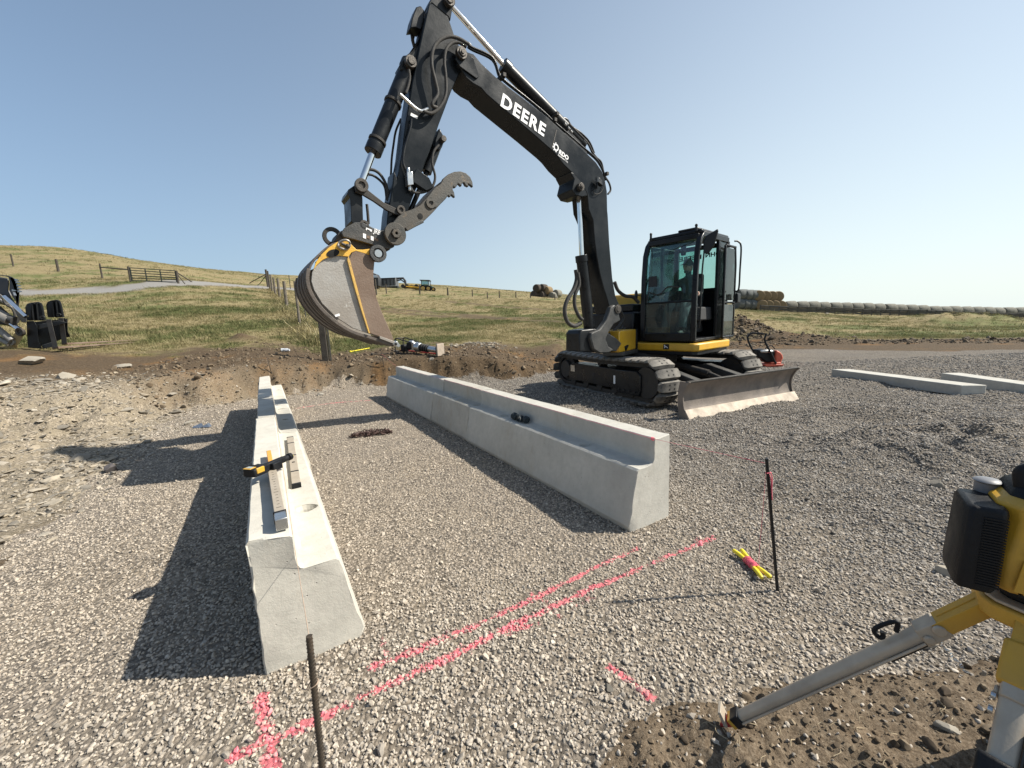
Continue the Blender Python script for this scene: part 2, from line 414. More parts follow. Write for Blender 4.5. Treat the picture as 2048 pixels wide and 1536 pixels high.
# road and track lines on the ground, as world polylines
def gl(pts):
    out = []
    for px, py, y in pts:
        p = at(px, py, y); out.append((p.x, p.y))
    return out
ROAD = gl([(-400, 590, 27), (40, 583, 31), (250, 578, 34), (420, 574, 42), (530, 573, 50), (620, 578, 60)])
TRACKS = [gl([(760, 600, 45), (900, 612, 38), (1000, 625, 30), (1140, 628, 28)]), gl([(760, 606, 42), (900, 620, 34), (1140, 645, 24)]), gl([(900, 600, 55), (1140, 612, 40)])]
BROWN = gl([(1440, 665, 19), (1560, 672, 18.5), (1750, 682, 17.5), (1900, 693, 16.5), (2060, 700, 15.5), (2400, 730, 14)])

def zones(x, y):
    r = np.hypot(x, y); d = pdist(x, y, PIT); n1 = fbm(x * 1.1, y * 1.1, 4, 61); n2 = fbm(x * .35, y * .35, 4, 62); n3 = fbm(x * 4, y * 4, 3, 63)
    right = sstep(1.0, 4.0, x)
    gravel = sstep(.25, -.15, d + .35 * n1 + .25 * n3 - right * 30 * 0)
    bd = sdist(x, y, BROWN)
    # yard on the right: gravel up to the brown strip
    yard = sstep(0.2, -.6, (y - np.interp(x, [2, 5.5, 9, 11, 14, 30], [13.2, 17.5, 17.6, 16.2, 13.6, 9.0])) + .7 * n1) * sstep(1.2, 2.6, x)
    gravel = np.where(x > 2.0, yard, gravel)
    clod = sstep(.02, -.06, pdist(x, y, CLOD) + .06 * fbm(x * 7, y * 7, 3, 50)); gravel = gravel * (1 - clod)
    # dirt against grass
    gstart = np.interp(x, [-14, -11, -8, -5.5, -3, 0, 2, 6], [8.9, 10.8, 12.4, 12.9, 14.8, 14.6, 15.2, 22])
    grass = sstep(-.7, 1.6, y - gstart + 1.6 * n1 + .8 * n3)
    grass = np.where(x > 4, sstep(.4, 2.0, y - np.interp(x, [4, 8, 14, 20, 40], [19, 21.5, 19, 16.5, 13]) + .8 * n1), grass)
    grass = grass * (1 - gravel)
    for T in TRACKS: grass = grass * (1 - .85 * sstep(1.1, .3, sdist(x, y, T) + .6 * n1))
    rd = sdist(x, y, ROAD); road = sstep(2.3, 1.7, rd + .3 * n1)
    for m_ in MOUNDS[:4] + MOUNDS[7:]: grass = grass * (1 - np.exp(-((x - m_[0]) ** 2 + (y - m_[1]) ** 2) / (m_[2] * 1.5) ** 2))
    grass = np.clip(grass * (1 - road), 0, 1)
    # green against dry: green near band, dry towards the hill
    green = sstep(-.35, .55, -.12 + 1.7 * n2 + .7 * n1 + .6 * np.interp(y, [10, 13, 17, 24, 34, 45, 70], [.0, .35, -.05, .35, .05, -.35, -.5]) + sstep(-5, 8, x) * .10)
    rusty = sstep(.1, .6, n1 + .3 * n3)
    rubble = sstep(-.45, .0, d + .3 * n1) * sstep(12.5, 10, r) * sstep(-3.5, -4.6, x) * (1 - grass)
    return gravel, grass, road, green, rusty, rubble, clod, d

fine_near = np.geomspace(.35, 26, 560); far_r = np.geomspace(26, 2600, 170)[1:]
rr_ = np.r_[0.0, 0.15, 0.25, fine_near, far_r]
aa = np.r_[np.radians(np.linspace(-66, 66, 430)), np.radians(np.linspace(66, 294, 60))[1:-1]]
A_, R_ = np.meshgrid(aa, rr_[1:]); X_ = R_ * np.sin(A_); Y_ = R_ * np.cos(A_); Z_ = height(X_, Y_)
na, nr = len(aa), len(rr_) - 1
vs = np.r_[np.stack([X_.ravel(), Y_.ravel(), Z_.ravel()], 1), [[0, 0, hz(0.0, 0.0)]]]
i, j = np.meshgrid(np.arange(nr - 1), np.arange(na), indexing='ij'); j2 = (j + 1) % na
quads = np.stack([i * na + j, (i + 1) * na + j, (i + 1) * na + j2, i * na + j2], -1).reshape(-1, 4)
tris = np.stack([np.full(na, nr * na), np.arange(na), (np.arange(na) + 1) % na], 1)
me = bpy.data.meshes.new('ground')
me.vertices.add(len(vs)); me.vertices.foreach_set('co', vs.ravel())
loops = np.r_[quads.ravel(), tris.ravel()]; me.loops.add(len(loops)); me.loops.foreach_set('vertex_index', loops.astype(np.int32))
nf = len(quads) + len(tris); me.polygons.add(nf)
me.polygons.foreach_set('loop_start', np.r_[np.arange(len(quads)) * 4, len(quads) * 4 + np.arange(len(tris)) * 3].astype(np.int32))
me.update(calc_edges=True); me.validate()
me.polygons.foreach_set('use_smooth', [True] * len(me.polygons))
zn = zones(vs[:, 0], vs[:, 1])
def fattr(me, name, arr, dom='POINT'):
    a = me.attributes.new(name, 'FLOAT', dom); a.data.foreach_set('value', np.ascontiguousarray(arr, dtype=np.float32))
for nm, arr in zip(('gravel', 'grass', 'road', 'green', 'rusty', 'rubble', 'clod'), zn[:7]): fattr(me, nm, arr)

# pink marking paint: polylines on the gravel (world), with spray gaps
PINK = [([(470, 1512), (560, 1472), (640, 1435), (760, 1375), (880, 1322), (1000, 1262), (1100, 1215)], .020, .98), ([(1100, 1215), (1200, 1170), (1300, 1128), (1425, 1077)], .017, .85),
        ([(745, 1335), (850, 1292), (950, 1250), (1040, 1208), (1080, 1190)], .021, .88), ([(1080, 1190), (1200, 1130), (1272, 1098)], .018, .85), ([(522, 1398), (530, 1450), (545, 1545)], .022, 1.1),
        ([(760, 1270), (775, 1310)], .015, .55), ([(1222, 1335), (1262, 1365), (1305, 1400)], .016, .95), ([(1060, 1185), (1085, 1200), (1120, 1232)], .018, .6), ([(1010, 1265), (1075, 1245)], .025, .6), ([(1150, 1215), (1190, 1190)], .025, .5),
        ([(590, 817), (660, 806), (740, 800)], .04, .75), ([(1395, 1082), (1422, 1076)], .03, .6)]
def pink(x, y):
    x = np.asarray(x, float); y = np.asarray(y, float); v = np.zeros(x.shape)
    jx = x + .012 * fbm(x * 40, y * 40, 2, 71); jy = y + .012 * fbm(x * 40, y * 40, 2, 72)
    for pts, wd, st in PINK:
        L = [tuple(G(*p))[:2] for p in pts]; k = sdist(jx, jy, L)
        v = np.maximum(v, st * np.exp(-(k / (wd * 1.7)) ** 2))
    return np.clip(v * (0.80 + .30 * fbm(x * 8, y * 8, 3, 73) + .40 * fbm(x * 55, y * 55, 2, 74)), 0, 1)
_wm = np.clip(sstep(2.6, .2, (vs[:, 0] + 1.6) * WALLAX[1] - (vs[:, 1] - 4.2) * WALLAX[0] - .6) + .35 * fbm(vs[:, 0] * .7, vs[:, 1] * .7, 3, 91), 0, 1); fattr(me, 'warm', _wm)
pk = np.zeros(len(vs)); nearm = np.hypot(vs[:, 0], vs[:, 1]) < 12; pk[nearm] = pink(vs[nearm, 0], vs[nearm, 1]); fattr(me, 'pink', pk)

mg, n, b = nmat('ground_surface'); q = N(n); P = q.pos()
A = lambda s_: q.attr(s_)
big = q.noise(P, .5, 5, .6); mid = q.noise(P, 3.1, 6, .65); fin = q.noise(P, 26, 6, .7)
# gravel seen as many small stones
vd = q.voro(P, 42); vc = q.node('ShaderNodeSeparateColor'); q.put(vc.inputs[0], q.voro(P, 42, out='Color'))
stone = q.ramp(vc.outputs[0], [(0, (.15, .14, .13)), (.35, (.27, .25, .225)), (.7, (.37, .34, .30)), (1, (.50, .465, .42))])
gap = q.ramp(vd, [(.35, 1.0), (.75, .42)])
stone = q.mix(1.0, stone, gap, 'MULTIPLY'); stone = q.mix(1.0, stone, (.86, .83, .79), 'MULTIPLY')
fines = q.mix(fin, (.37, .32, .25), (.26, .225, .175))
gravc = q.mix(q.mr(mid, .42, .72, .12, .5), stone, fines)
gravc = q.mix(q.mr(big, .4, .65, 0, .25), gravc, (.20, .19, .185)); gravc = q.mix(1.0, gravc, q.mix(A('warm'), (.66, .65, .645), (1.04, .99, .93)), 'MULTIPLY')
# dirt
dirt = q.ramp(fin, [(.28, (.028, .020, .012)), (.5, (.074, .052, .032)), (.70, (.15, .11, .07))])
dirt = q.mix(q.mr(mid, .4, .7, 0, .5), dirt, (.100, .070, .040))
dirt = q.mix(q.math('MULTIPLY', A('rusty'), q.mr(fin, .35, .65, .2, .9)), dirt, (.185, .100, .038))
rubc = q.mix(fin, (.30, .255, .185), (.165, .135, .095)); rubc = q.mix(q.mr(q.noise(P, 6, 5, .7), .42, .6, .15, .85), rubc, q.mix(1.0, stone, (1.15, 1.1, 1.0), 'MULTIPLY')); dirt = q.mix(A('rubble'), dirt, rubc)
dirt = q.mix(q.math('MULTIPLY', A('clod'), .8), dirt, q.ramp(q.noise(P, 70, 8, .78), [(.32, (.065, .048, .032)), (.5, (.17, .13, .09)), (.68, (.30, .245, .18))]))
# straw and grass
gr = q.noise(q.scalev(P, (1, .45, 1)), 9, 6, .75)
dry = q.ramp(gr, [(.25, (.13, .105, .050)), (.5, (.235, .19, .098)), (.75, (.33, .28, .165))])
grn = q.ramp(gr, [(.25, (.045, .062, .018)), (.5, (.105, .125, .042)), (.8, (.20, .20, .085))])
gcol = q.mix(A('green'), dry, grn)
roadc = q.mix(fin, (.255, .245, .23), (.18, .172, .16))
c = q.mix(q.math('MULTIPLY', A('grass'), q.mr(q.noise(P, 5, 6, .75), .3, .5)), dirt, gcol)
c = q.mix(q.math('GREATER_THAN', q.math('ADD', A('gravel'), q.math('MULTIPLY', q.math('SUBTRACT', fin, .5), .9)), .5), c, gravc)
c = q.mix(A('road'), c, roadc)
c = q.mix(q.ramp(q.math('ADD', A('pink'), q.math('MULTIPLY', q.math('SUBTRACT', q.noise(P, 90, 3, .6), .5), .8)), [(.45, 0.0), (.62, .8)]), c, (.66, .16, .19))
q.put(b.inputs['Base Color'], c); b.inputs['Roughness'].default_value = .95; b.inputs['Specular IOR Level'].default_value = .15
h1 = q.math('MULTIPLY', q.math('SUBTRACT', 1.0, vd), q.math('MULTIPLY', A('gravel'), 1.0))
h = q.math('ADD', q.math('MULTIPLY', h1, .8), q.math('MULTIPLY', q.noise(P, 18, 8, .72), 1.1))
q.put(b.inputs['Normal'], q.bump(h, 1.0, .022))
me.materials.append(mg)
ground = bpy.data.objects.new('ground', me); COL.objects.link(ground); ground['kind'] = 'structure'

# ------------------------------------------------------------------ scattered stuff through geometry nodes
def scatter(name, P3, rot, scl, idx, protos, attrs, label):
    """points with attributes; each carries one of the prototype meshes"""
    pc = bpy.data.meshes.new(name); pc.vertices.add(len(P3)); pc.vertices.foreach_set('co', P3.astype(np.float32).ravel())
    a = pc.attributes.new('rot', 'FLOAT_VECTOR', 'POINT'); a.data.foreach_set('vector', rot.astype(np.float32).ravel())
    a = pc.attributes.new('scl', 'FLOAT_VECTOR', 'POINT'); a.data.foreach_set('vector', scl.astype(np.float32).ravel())
    a = pc.attributes.new('idx', 'INT', 'POINT'); a.data.foreach_set('value', idx.astype(np.int32))
    for k, v in attrs.items(): fattr(pc, k, v)
    col = bpy.data.collections.new(name + '_pieces')
    for k, pmesh in enumerate(protos):
        o = bpy.data.objects.new('%s_piece' % name, pmesh); col.objects.link(o)
    ob = bpy.data.objects.new(name, pc); COL.objects.link(ob); ob['kind'] = 'stuff'; ob['label'] = label
    g = bpy.data.node_groups.new(name, 'GeometryNodeTree')
    g.interface.new_socket('Geometry', in_out='INPUT', socket_type='NodeSocketGeometry'); g.interface.new_socket('Geometry', in_out='OUTPUT', socket_type='NodeSocketGeometry')
    gi = g.nodes.new('NodeGroupInput'); go = g.nodes.new('NodeGroupOutput'); ci = g.nodes.new('GeometryNodeCollectionInfo')
    ci.inputs[0].default_value = col; ci.inputs[1].default_value = True; ci.inputs[2].default_value = True
    ip = g.nodes.new('GeometryNodeInstanceOnPoints'); ip.inputs['Pick Instance'].default_value = True
    def na_(nm, t):
        x = g.nodes.new('GeometryNodeInputNamedAttribute'); x.data_type = t; x.inputs[0].default_value = nm; return x.outputs[0]
    g.links.new(gi.outputs[0], ip.inputs['Points']); g.links.new(ci.outputs[0], ip.inputs['Instance'])
    g.links.new(na_('idx', 'INT'), ip.inputs['Instance Index']); g.links.new(na_('rot', 'FLOAT_VECTOR'), ip.inputs['Rotation']); g.links.new(na_('scl', 'FLOAT_VECTOR'), ip.inputs['Scale'])
    g.links.new(ip.outputs[0], go.inputs[0])
    md = ob.modifiers.new('scatter', 'NODES'); md.node_group = g
    return ob
def stone_mat(name, lo, hi, warm, pinkable=False):
    m, n, b = nmat(name); q = N(n)
    rnd = q.node('ShaderNodeObjectInfo').outputs['Random']
    co = q.obj()
    c = q.ramp(rnd, [(0, tuple(x * .80 for x in lo)), (.2, lo), (.5, tuple((a + b_) / 2 for a, b_ in zip(lo, hi))), (.75, warm), (1, hi)])
    c = q.mix(q.mr(q.noise(co, 3.0, 5, .7), .35, .7, 0, .5), c, tuple(x * .6 for x in lo))
    if pinkable:
        c = q.mix(1.0, c, q.mix(q.attr('warm', 'INSTANCER'), (.80, .79, .785), (1.05, 1.0, .94)), 'MULTIPLY')
        pf = q.math('ADD', q.attr('pink', 'INSTANCER'), q.math('MULTIPLY', q.math('SUBTRACT', q.noise(co, 2.5, 3, .6), .5), .9))
        c = q.mix(q.ramp(pf, [(.40, 0.0), (.74, .92)]), c, (.76, .19, .23))
    q.put(b.inputs['Base Color'], c); b.inputs['Roughness'].default_value = .85; b.inputs['Specular IOR Level'].default_value = .25
    return m
WARM = lambda x, y: np.clip(sstep(2.6, .2, (x + 1.6) * WALLAX[1] - (y - 4.2) * WALLAX[0] - .6) + .35 * fbm(x * .7, y * .7, 3, 91), 0, 1)
M_STONE = stone_mat('gravel_stone', (.30, .277, .245), (.55, .508, .448), (.45, .402, .338), True)
protos = [rock_mesh('pebble', 100 + k, M_STONE, 1 if k < 7 else 2, .7) for k in range(10)]
# cells of gravel: density falls off with distance
def gravel_points():
    P3 = []; tot = 0
    for (d0, d1, dens, size) in ((.55, 2.4, 6300, .0147), (2.4, 4.2, 4200, .0162), (4.2, 7.0, 2000, .0198), (7.0, 12.0, 600, .026)):
        xm = d1 * 1.42
        n_ = int(dens * 2 * xm * (d1 - d0)); x = rng.uniform(-xm, xm, n_); y = rng.uniform(d0, d1, n_)
        k = np.abs(x) < y * 1.36 + .25; x = x[k]; y = y[k]
        gz = zones(x, y); fine = fbm(x * .8, y * .8, 3, 81) * .5 + .5
        # compacted fine material between the two walls and on their left
        lat_ = (x + 1.6) * WALLAX[1] - (y - 4.2) * WALLAX[0]; core = np.clip(sstep(1.5, -.2, np.abs(lat_) - .9) * sstep(1.6, 2.6, y) + .8 * sstep(-1.2, -2.0, lat_) * sstep(.9, 1.5, y), 0, 1)
        keep = rng.random(len(x)) < (gz[0] * (1 - .38 * fine) * (1 - .45 * core) + .05 * gz[6] + .05 * gz[5])
        x, y, core = x[keep], y[keep], core[keep]
        s_ = size * rng.lognormal(0, .28, len(x)) * (1 - .18 * core)
        P3.append((x, y, s_))
    x = np.concatenate([p[0] for p in P3]); y = np.concatenate([p[1] for p in P3]); s_ = np.concatenate([p[2] for p in P3])
    return x, y, np.clip(s_, .008, .07)
x, y, s_ = gravel_points(); z = height(x, y) + s_ * rng.uniform(.02, .30, len(x))
n_ = len(x); rot = np.stack([rng.normal(0, .5, n_), rng.normal(0, .5, n_), rng.uniform(0, 6.28, n_)], 1)
scl = np.stack([s_ * rng.uniform(.8, 1.3, n_), s_ * rng.uniform(.75, 1.2, n_), s_ * rng.uniform(.7, 1.2, n_)], 1)
scatter('gravel', np.stack([x, y, z], 1), rot, scl, rng.integers(0, 10, n_), protos, {'warm': WARM(x, y), 'pink': pink(x, y) * rng.uniform(.35, 1.25, n_)}, 'grey crushed gravel covering the levelled pad and yard')
print('gravel stones', n_)
# rubble on the left bank and odd stones elsewhere
M_RUB = stone_mat('rubble_stone', (.19, .17, .14), (.43, .385, .315), (.32, .265, .19))
rub = [rock_mesh('chunk', 300 + k, M_RUB, 2, .5) for k in range(8)]
n0 = 170000; x = rng.uniform(-15, -2.6, n0); y = rng.uniform(1.3, 12, n0); zz = zones(x, y)
pile = bumps(x, y, [(-9.2, 7.8, 1.6, 1.2), (-7.6, 7.4, .9, .7), (-10.5, 6.8, 1.5, .8), (-4.7, 3.4, 1.0, .35), (-6.0, 5.0, 1.5, .30)])
keep = rng.random(n0) < zz[5] * (.26 + .42 * pile) * (np.abs(x) < y * 1.45)
x, y = x[keep], y[keep]; n_ = len(x); s_ = np.clip(rng.lognormal(-3.85, .70, n_), .012, .22)
xe = rng.normal(MOUNDS[7][0] + .1, .55, 500); ye = rng.normal(MOUNDS[7][1], .3, 500); x = np.r_[x, xe]; y = np.r_[y, ye]; s_ = np.r_[s_, np.clip(rng.lognormal(-2.9, .45, 500), .03, .14)]; n_ = len(x)
P3 = np.stack([x, y, height(x, y) + s_ * .08], 1)
rot = np.stack([rng.normal(0, .3, n_), rng.normal(0, .3, n_), rng.uniform(0, 6.28, n_)], 1)
scatter('rubble', P3, rot, np.stack([s_ * 1.35, s_, s_ * .8], 1), rng.integers(0, 8, n_), rub, {}, 'broken pale stone and dry clods strewn over the left bank'); print('rubble', n_)
# soil clods bottom right and on the cut bank
M_CLOD = stone_mat('soil_clod', (.085, .063, .042), (.24, .19, .13), (.17, .125, .08))
cl = [rock_mesh('clod', 500 + k, M_CLOD, 2, .75) for k in range(6)]
n0 = 22000; x = rng.uniform(0, 3.2, n0); y = rng.uniform(.5, 2.0, n0); zz = zones(x, y); keep = rng.random(n0) < zz[6] * .5
x1, y1 = x[keep], y[keep]; s1 = np.clip(rng.lognormal(-4.85, .65, len(x1)), .003, .045)
n0 = 30000; x = rng.uniform(-9, 1.8, n0); y = rng.uniform(8, 14, n0); zz = zones(x, y); keep = rng.random(n0) < .30 * (1 - zz[1]) * (1 - zz[0])
x2, y2 = x[keep], y[keep]; s2 = np.clip(rng.lognormal(-3.6, .65, len(x2)), .012, .17)
n0 = 6000; x = rng.normal(MOUNDS[0][0] + .6, 1.8, n0); y = rng.normal(MOUNDS[0][1] - .6, 1.6, n0); x3, y3 = x[:2200], y[:2200]; s3 = np.clip(rng.lognormal(-2.5, .6, 2200), .03, .4)
bx_ = rng.uniform(6, 26, 30000); by_ = rng.uniform(12, 21, 30000); bk_ = rng.random(30000) < .30 * sstep(1.9, .4, sdist(bx_, by_, BROWN)) * (1 - zones(bx_, by_)[0]); x4, y4 = bx_[bk_], by_[bk_]; s4 = np.clip(rng.lognormal(-2.9, .6, len(x4)), .03, .25)
x = np.r_[x1, x2, x3, x4]; y = np.r_[y1, y2, y3, y4]; s_ = np.r_[s1, s2, s3, s4]; n_ = len(x)
rot = np.stack([rng.normal(0, .4, n_), rng.normal(0, .4, n_), rng.uniform(0, 6.28, n_)], 1)
scatter('soil_clods', np.stack([x, y, height(x, y) + s_ * .1], 1), rot, np.stack([s_] * 3, 1), rng.integers(0, 6, n_), cl, {}, 'loose brown soil clods on the dug bank and dirt patch'); print('clods', n_)

# grass
def tuft_mesh(name, seed, nb, hgt, spread, mat_):
    r = random.Random(seed); mb = MB()
    for k in range(nb):
        a = r.uniform(0, 6.28); b0 = Vector((r.gauss(0, spread), r.gauss(0, spread), 0)); hh = hgt * r.uniform(.45, 1.15); ln = r.uniform(.1, .55) * hh
        d = Vector((math.cos(a), math.sin(a), 0)); wv = Vector((-math.sin(a), math.cos(a), 0)) * hgt * .022
        p1 = b0 + d * ln * .35 + Vector((0, 0, hh * .6)); p2 = b0 + d * ln + Vector((0, 0, hh))
        mb.add([b0 - wv, b0 + wv, p1 + wv * .7, p1 - wv * .7, p2], [(0, 1, 2, 3), (3, 2, 4)])
    me = bpy.data.meshes.new(name); me.from_pydata([tuple(v) for v in mb.v], [], mb.f); me.materials.append(mat_); return me
def grass_mat():
    m, n, b = nmat('grass_blade'); q = N(n); rnd = q.node('ShaderNodeObjectInfo').outputs['Random']
    dry = q.ramp(rnd, [(0, (.16, .135, .062)), (.5, (.28, .235, .12)), (1, (.39, .335, .20))]); grn = q.ramp(rnd, [(0, (.060, .078, .026)), (.6, (.12, .135, .052)), (1, (.24, .21, .10))])
    q.put(b.inputs['Base Color'], q.mix(q.attr('green', 'INSTANCER'), dry, grn)); b.inputs['Roughness'].default_value = .8; b.inputs['Specular IOR Level'].default_value = .2
    tr = q.node('ShaderNodeBsdfTranslucent'); q.put(tr.inputs[0], q.mix(q.attr('green', 'INSTANCER'), dry, grn)); mx = q.node('ShaderNodeMixShader'); mx.inputs[0].default_value = .3
    o = [x for x in n.nodes if x.type == 'OUTPUT_MATERIAL'][0]; n.links.new(b.outputs[0], mx.inputs[1]); n.links.new(tr.outputs[0], mx.inputs[2]); n.links.new(mx.outputs[0], o.inputs[0])
    return m
M_GRASS = grass_mat()
tf = [tuft_mesh('grass_tuft', 700 + k, 16, 1.0, .28, M_GRASS) for k in range(5)]
pts = []
for (r0, r1, cnt, hh) in ((10, 17, 42000, .050), (17, 30, 52000, .066), (30, 60, 46000, .085), (60, 150, 26000, .13)):
    a = rng.uniform(-1.05, 1.05, cnt); r = np.sqrt(rng.uniform(r0 * r0, r1 * r1, cnt)); x = r * np.sin(a); y = r * np.cos(a); zz = zones(x, y)
    keep = rng.random(cnt) < zz[1] * (.55 + .45 * zz[3]); x, y, gg, gs = x[keep], y[keep], zz[3][keep], zz[1][keep]
    fence = np.exp(-(sdist(x, y, gl([(652, 700, 12.5), (600, 640, 18), (560, 600, 32), (545, 575, 50)])) / .5) ** 2) * (r0 < 40)
    pts.append((x, y, np.clip(gg + rng.normal(0, .3, len(x)) - fence * .5, 0, 1), hh * rng.lognormal(0, .35, len(x)) * (.55 + .6 * gs) * (1 + 1.3 * fence)))
x, y, gg, s_ = (np.concatenate([p[k] for p in pts]) for k in range(4)); n_ = len(x)
scatter('grass', np.stack([x, y, height(x, y) - .01], 1), np.stack([np.zeros(n_), np.zeros(n_), rng.uniform(0, 6.28, n_)], 1), np.stack([s_ * 2.6, s_ * 2.6, s_], 1), rng.integers(0, 5, n_), tf, {'green': gg}, 'short mixed green and dry grass on the pasture'); print('grass', n_)
# ================================================================== CONCRETE WALL BLOCKS
def concrete_mat(name, c1, c2, stain=.5):
    m, n, b = nmat(name); q = N(n); co = q.obj()
    base = q.mix(q.mr(q.noise(co, 2.2, 7, .62), .32, .68), c1, c2)
    base = q.mix(q.mr(q.noise(co, 14, 6, .7), .42, .72, 0, .35), base, tuple(x * .72 for x in c2))
    st = q.ramp(q.noise(q.scalev(co, (1, 1, .25)), 1.7, 8, .72), [(.56, 0.0), (.70, stain)])
    base = q.mix(st, base, (.34, .285, .205))
    pits = q.ramp(q.voro(co, 24), [(.05, 1.0), (.10, 0.0)]); pm_ = q.ramp(q.noise(co, 5, 3, .6), [(.50, 0.0), (.58, 1.0)])
    pf = q.math('MULTIPLY', pits, pm_); base = q.mix(q.math('MULTIPLY', pf, .7), base, (.16, .15, .14))
    scr = q.ramp(q.noise(q.scalev(co, (1, 9, 1)), 5, 6, .75), [(.60, 0.0), (.72, .35)])
    base = q.mix(scr, base, tuple(x * .70 for x in c2))
    q.put(b.inputs['Base Color'], base); b.inputs['Roughness'].default_value = .92; b.inputs['Specular IOR Level'].default_value = .2
    h = q.math('SUBTRACT', q.math('ADD', q.math('MULTIPLY', q.noise(co, 9, 8, .7), .5), q.math('MULTIPLY', q.noise(co, 90, 4, .7), .14)), q.math('MULTIPLY', pf, .6))
    q.put(b.inputs['Normal'], q.bump(h, .8, .012)); return m
M_CON = [concrete_mat('concrete_warm', (.53, .505, .445), (.43, .41, .36)), concrete_mat('concrete_grey', (.48, .465, .42), (.385, .372, .335)), concrete_mat('concrete_stained', (.46, .435, .385), (.35, .335, .295), .7)]
PT, PL, Pt, Pw, Pb = .677, .476, .178, .190, .084
def prof_pts():
    K = [(.02, 0), (0, .02), (0, PT - .012), (.010, PT), (Pt - .008, PT), (Pt, PT - .008), (Pt + .007, PL + .035), (Pt + .020, PL + .008), (Pt + .038, PL), (Pt + Pw - .016, PL), (Pt + Pw + .001, PL - .014), (Pt + Pw + Pb, .045), (Pt + Pw + Pb - .03, 0)]
    out = []
    for i in range(len(K)):
        a = np.array(K[i]); b_ = np.array(K[(i + 1) % len(K)]); n_ = max(1, int(np.linalg.norm(b_ - a) / .05))
        for k in range(n_): out.append(a + (b_ - a) * k / n_)
    return np.array(out)
PP = prof_pts()
WL = dict(o=V(-1.208, 1.646, 0), a=-.547, sg=1); WR = dict(o=V(1.214, 2.997, 0), a=-.540, sg=-1)
for w_ in (WL, WR):
    a = w_['a']; w_['d'] = V(math.sin(a), math.cos(a), 0); w_['n'] = V(math.cos(a), -math.sin(a), 0) * w_['sg']
def wpt(w_, s, u, z): return w_['o'] + w_['d'] * s + w_['n'] * u + V(0, 0, z)
def wloc(w_, px, py, z):
    g = G(px, py, z) - w_['o']; return g.dot(w_['d']), g.dot(w_['n'])
def block(w_, s0, s1, mat_, label, seed, holes=(), near=False, dz=0.0, du=0.0):
    n_ = max(8, int((s1 - s0) / .045)); rings = []; SS = [s0, s0 + .009] + [s0 + (s1 - s0) * i / n_ for i in range(1, n_)] + [s1 - .009, s1]; n_ = len(SS) - 1
    for i in range(n_ + 1):
        s = SS[i]; R = []
        e = min(s - s0, s1 - s)
        for (u, z) in PP:
            k = .0035 if e > .05 else (.013 if z > .05 else .005)
            du_ = k * float(fbm(np.array(s * 14 + seed), np.array(u * 26 + z * 17), 4, seed)); dz_ = k * float(fbm(np.array(s * 9 + seed + 40), np.array(u * 20 + z * 17), 3, seed + 3))
            if e < .004:                                                  # worn arris at the ends
                cu, cz = (Pt + Pw) / 2, PT / 2; u2 = u + (cu - u) * .035; z2 = z + (cz - z) * .018
            else: u2, z2 = u, z
            ss = s
            if i in (0, n_): ss += .008 * float(fbm(np.array(u * 14), np.array(z * 14 + seed), 3, seed + 9))
            if near and i == 0: ss += (.014 - .044 * min(1, max(0, u / Pt))) * max(0, (z - PL) / (PT - PL)) if u < Pt + .03 else 0
            zz_ = max(-.03, z2 + dz_ + dz) if z > .03 else -.03
            R.append(wpt(w_, ss, u2 + du_ + du, zz_))
        rings.append(R)
    mb = MB(); mb.loft(rings)
    me = mb.mesh('concrete_block', mat_, 26)
    o = link_mesh('concrete_block', me)
    cut = MB()
    for k, (hs, hr) in enumerate(holes):
        c = wpt(w_, hs, Pt + Pw * .52, 0); r0 = random.Random(seed * 9 + k); R = []
        for zz_, rr_h in ((PL + .05 + dz, hr * 1.18), (PL + dz - .004, hr * 1.12), (PL + dz - .03, hr * .9), (PL + dz - .11, hr * .62)):
            R.append([c + V(math.cos(t) * rr_h * (1 + .13 * math.sin(3 * t + k) + r0.uniform(-.05, .05)), math.sin(t) * rr_h * (1 + .1 * math.cos(2 * t)), 0) + V(0, 0, zz_) for t in [2 * math.pi * j / 16 for j in range(16)]])
        cut.loft(R[::-1])
    if holes:
        cme = cut.mesh('cut', mat_, 0); co_ = bpy.data.objects.new('cut', cme); COL.objects.link(co_)
        bo = o.modifiers.new('b', 'BOOLEAN'); bo.object = co_; bo.operation = 'DIFFERENCE'; bo.solver = 'EXACT'
        bpy.context.view_layer.update()
        nm = bpy.data.meshes.new_from_object(o.evaluated_get(bpy.context.evaluated_depsgraph_get()))
        o.modifiers.clear(); o.data = nm; bpy.data.objects.remove(co_)
    tag(o, label, 'concrete block', 'concrete blocks set in two rows on the gravel pad')
    return o
s_a = wloc(WL, 605, 1018, PL)[0]; s_b = wloc(WL, 560, 804, PL)[0]; s_c = wloc(WL, 568, 839, PL)[0]; s_d = wloc(WL, 555, 780, PL)[0]
block(WL, 0, 2.945, M_CON[0], 'long pale near block of the left row, with the measuring rod on it', 1, [(s_a, .058)], near=True)
block(WL, 2.957, 4.555, M_CON[2], 'short middle block of the left row, beyond the measuring rod', 2, [(s_c, .038)], dz=-.002, du=.010)
block(WL, 4.567, 7.484, M_CON[0], 'far end block of the left row, nearest the dug bank', 3, [(s_b, .036), (s_d, .036)], dz=.002)
r1 = wloc(WR, 1182, 887, PL)[0]; r2 = wloc(WR, 1008, 832, PL)[0]; r3 = wloc(WR, 915, 795, PL)[0]; r4 = wloc(WR, 851, 772, PL)[0]; r5 = wloc(WR, 804, 755.5, PL)[0]
block(WR, 0, 2.895, M_CON[1], 'long grey near block of the right row, with dark gloves on its ledge', 4, [(r1, .045), (r2, .045)])
block(WR, 2.907, 4.268, M_CON[2], 'short stained concrete block in the middle of the right row', 5, [(r3, .045)], dz=.004, du=-.006)
block(WR, 4.28, 7.164, M_CON[1], 'far end block of the right row, in front of the dug bank', 6, [(r4, .045), (r5, .045)], dz=-.003)
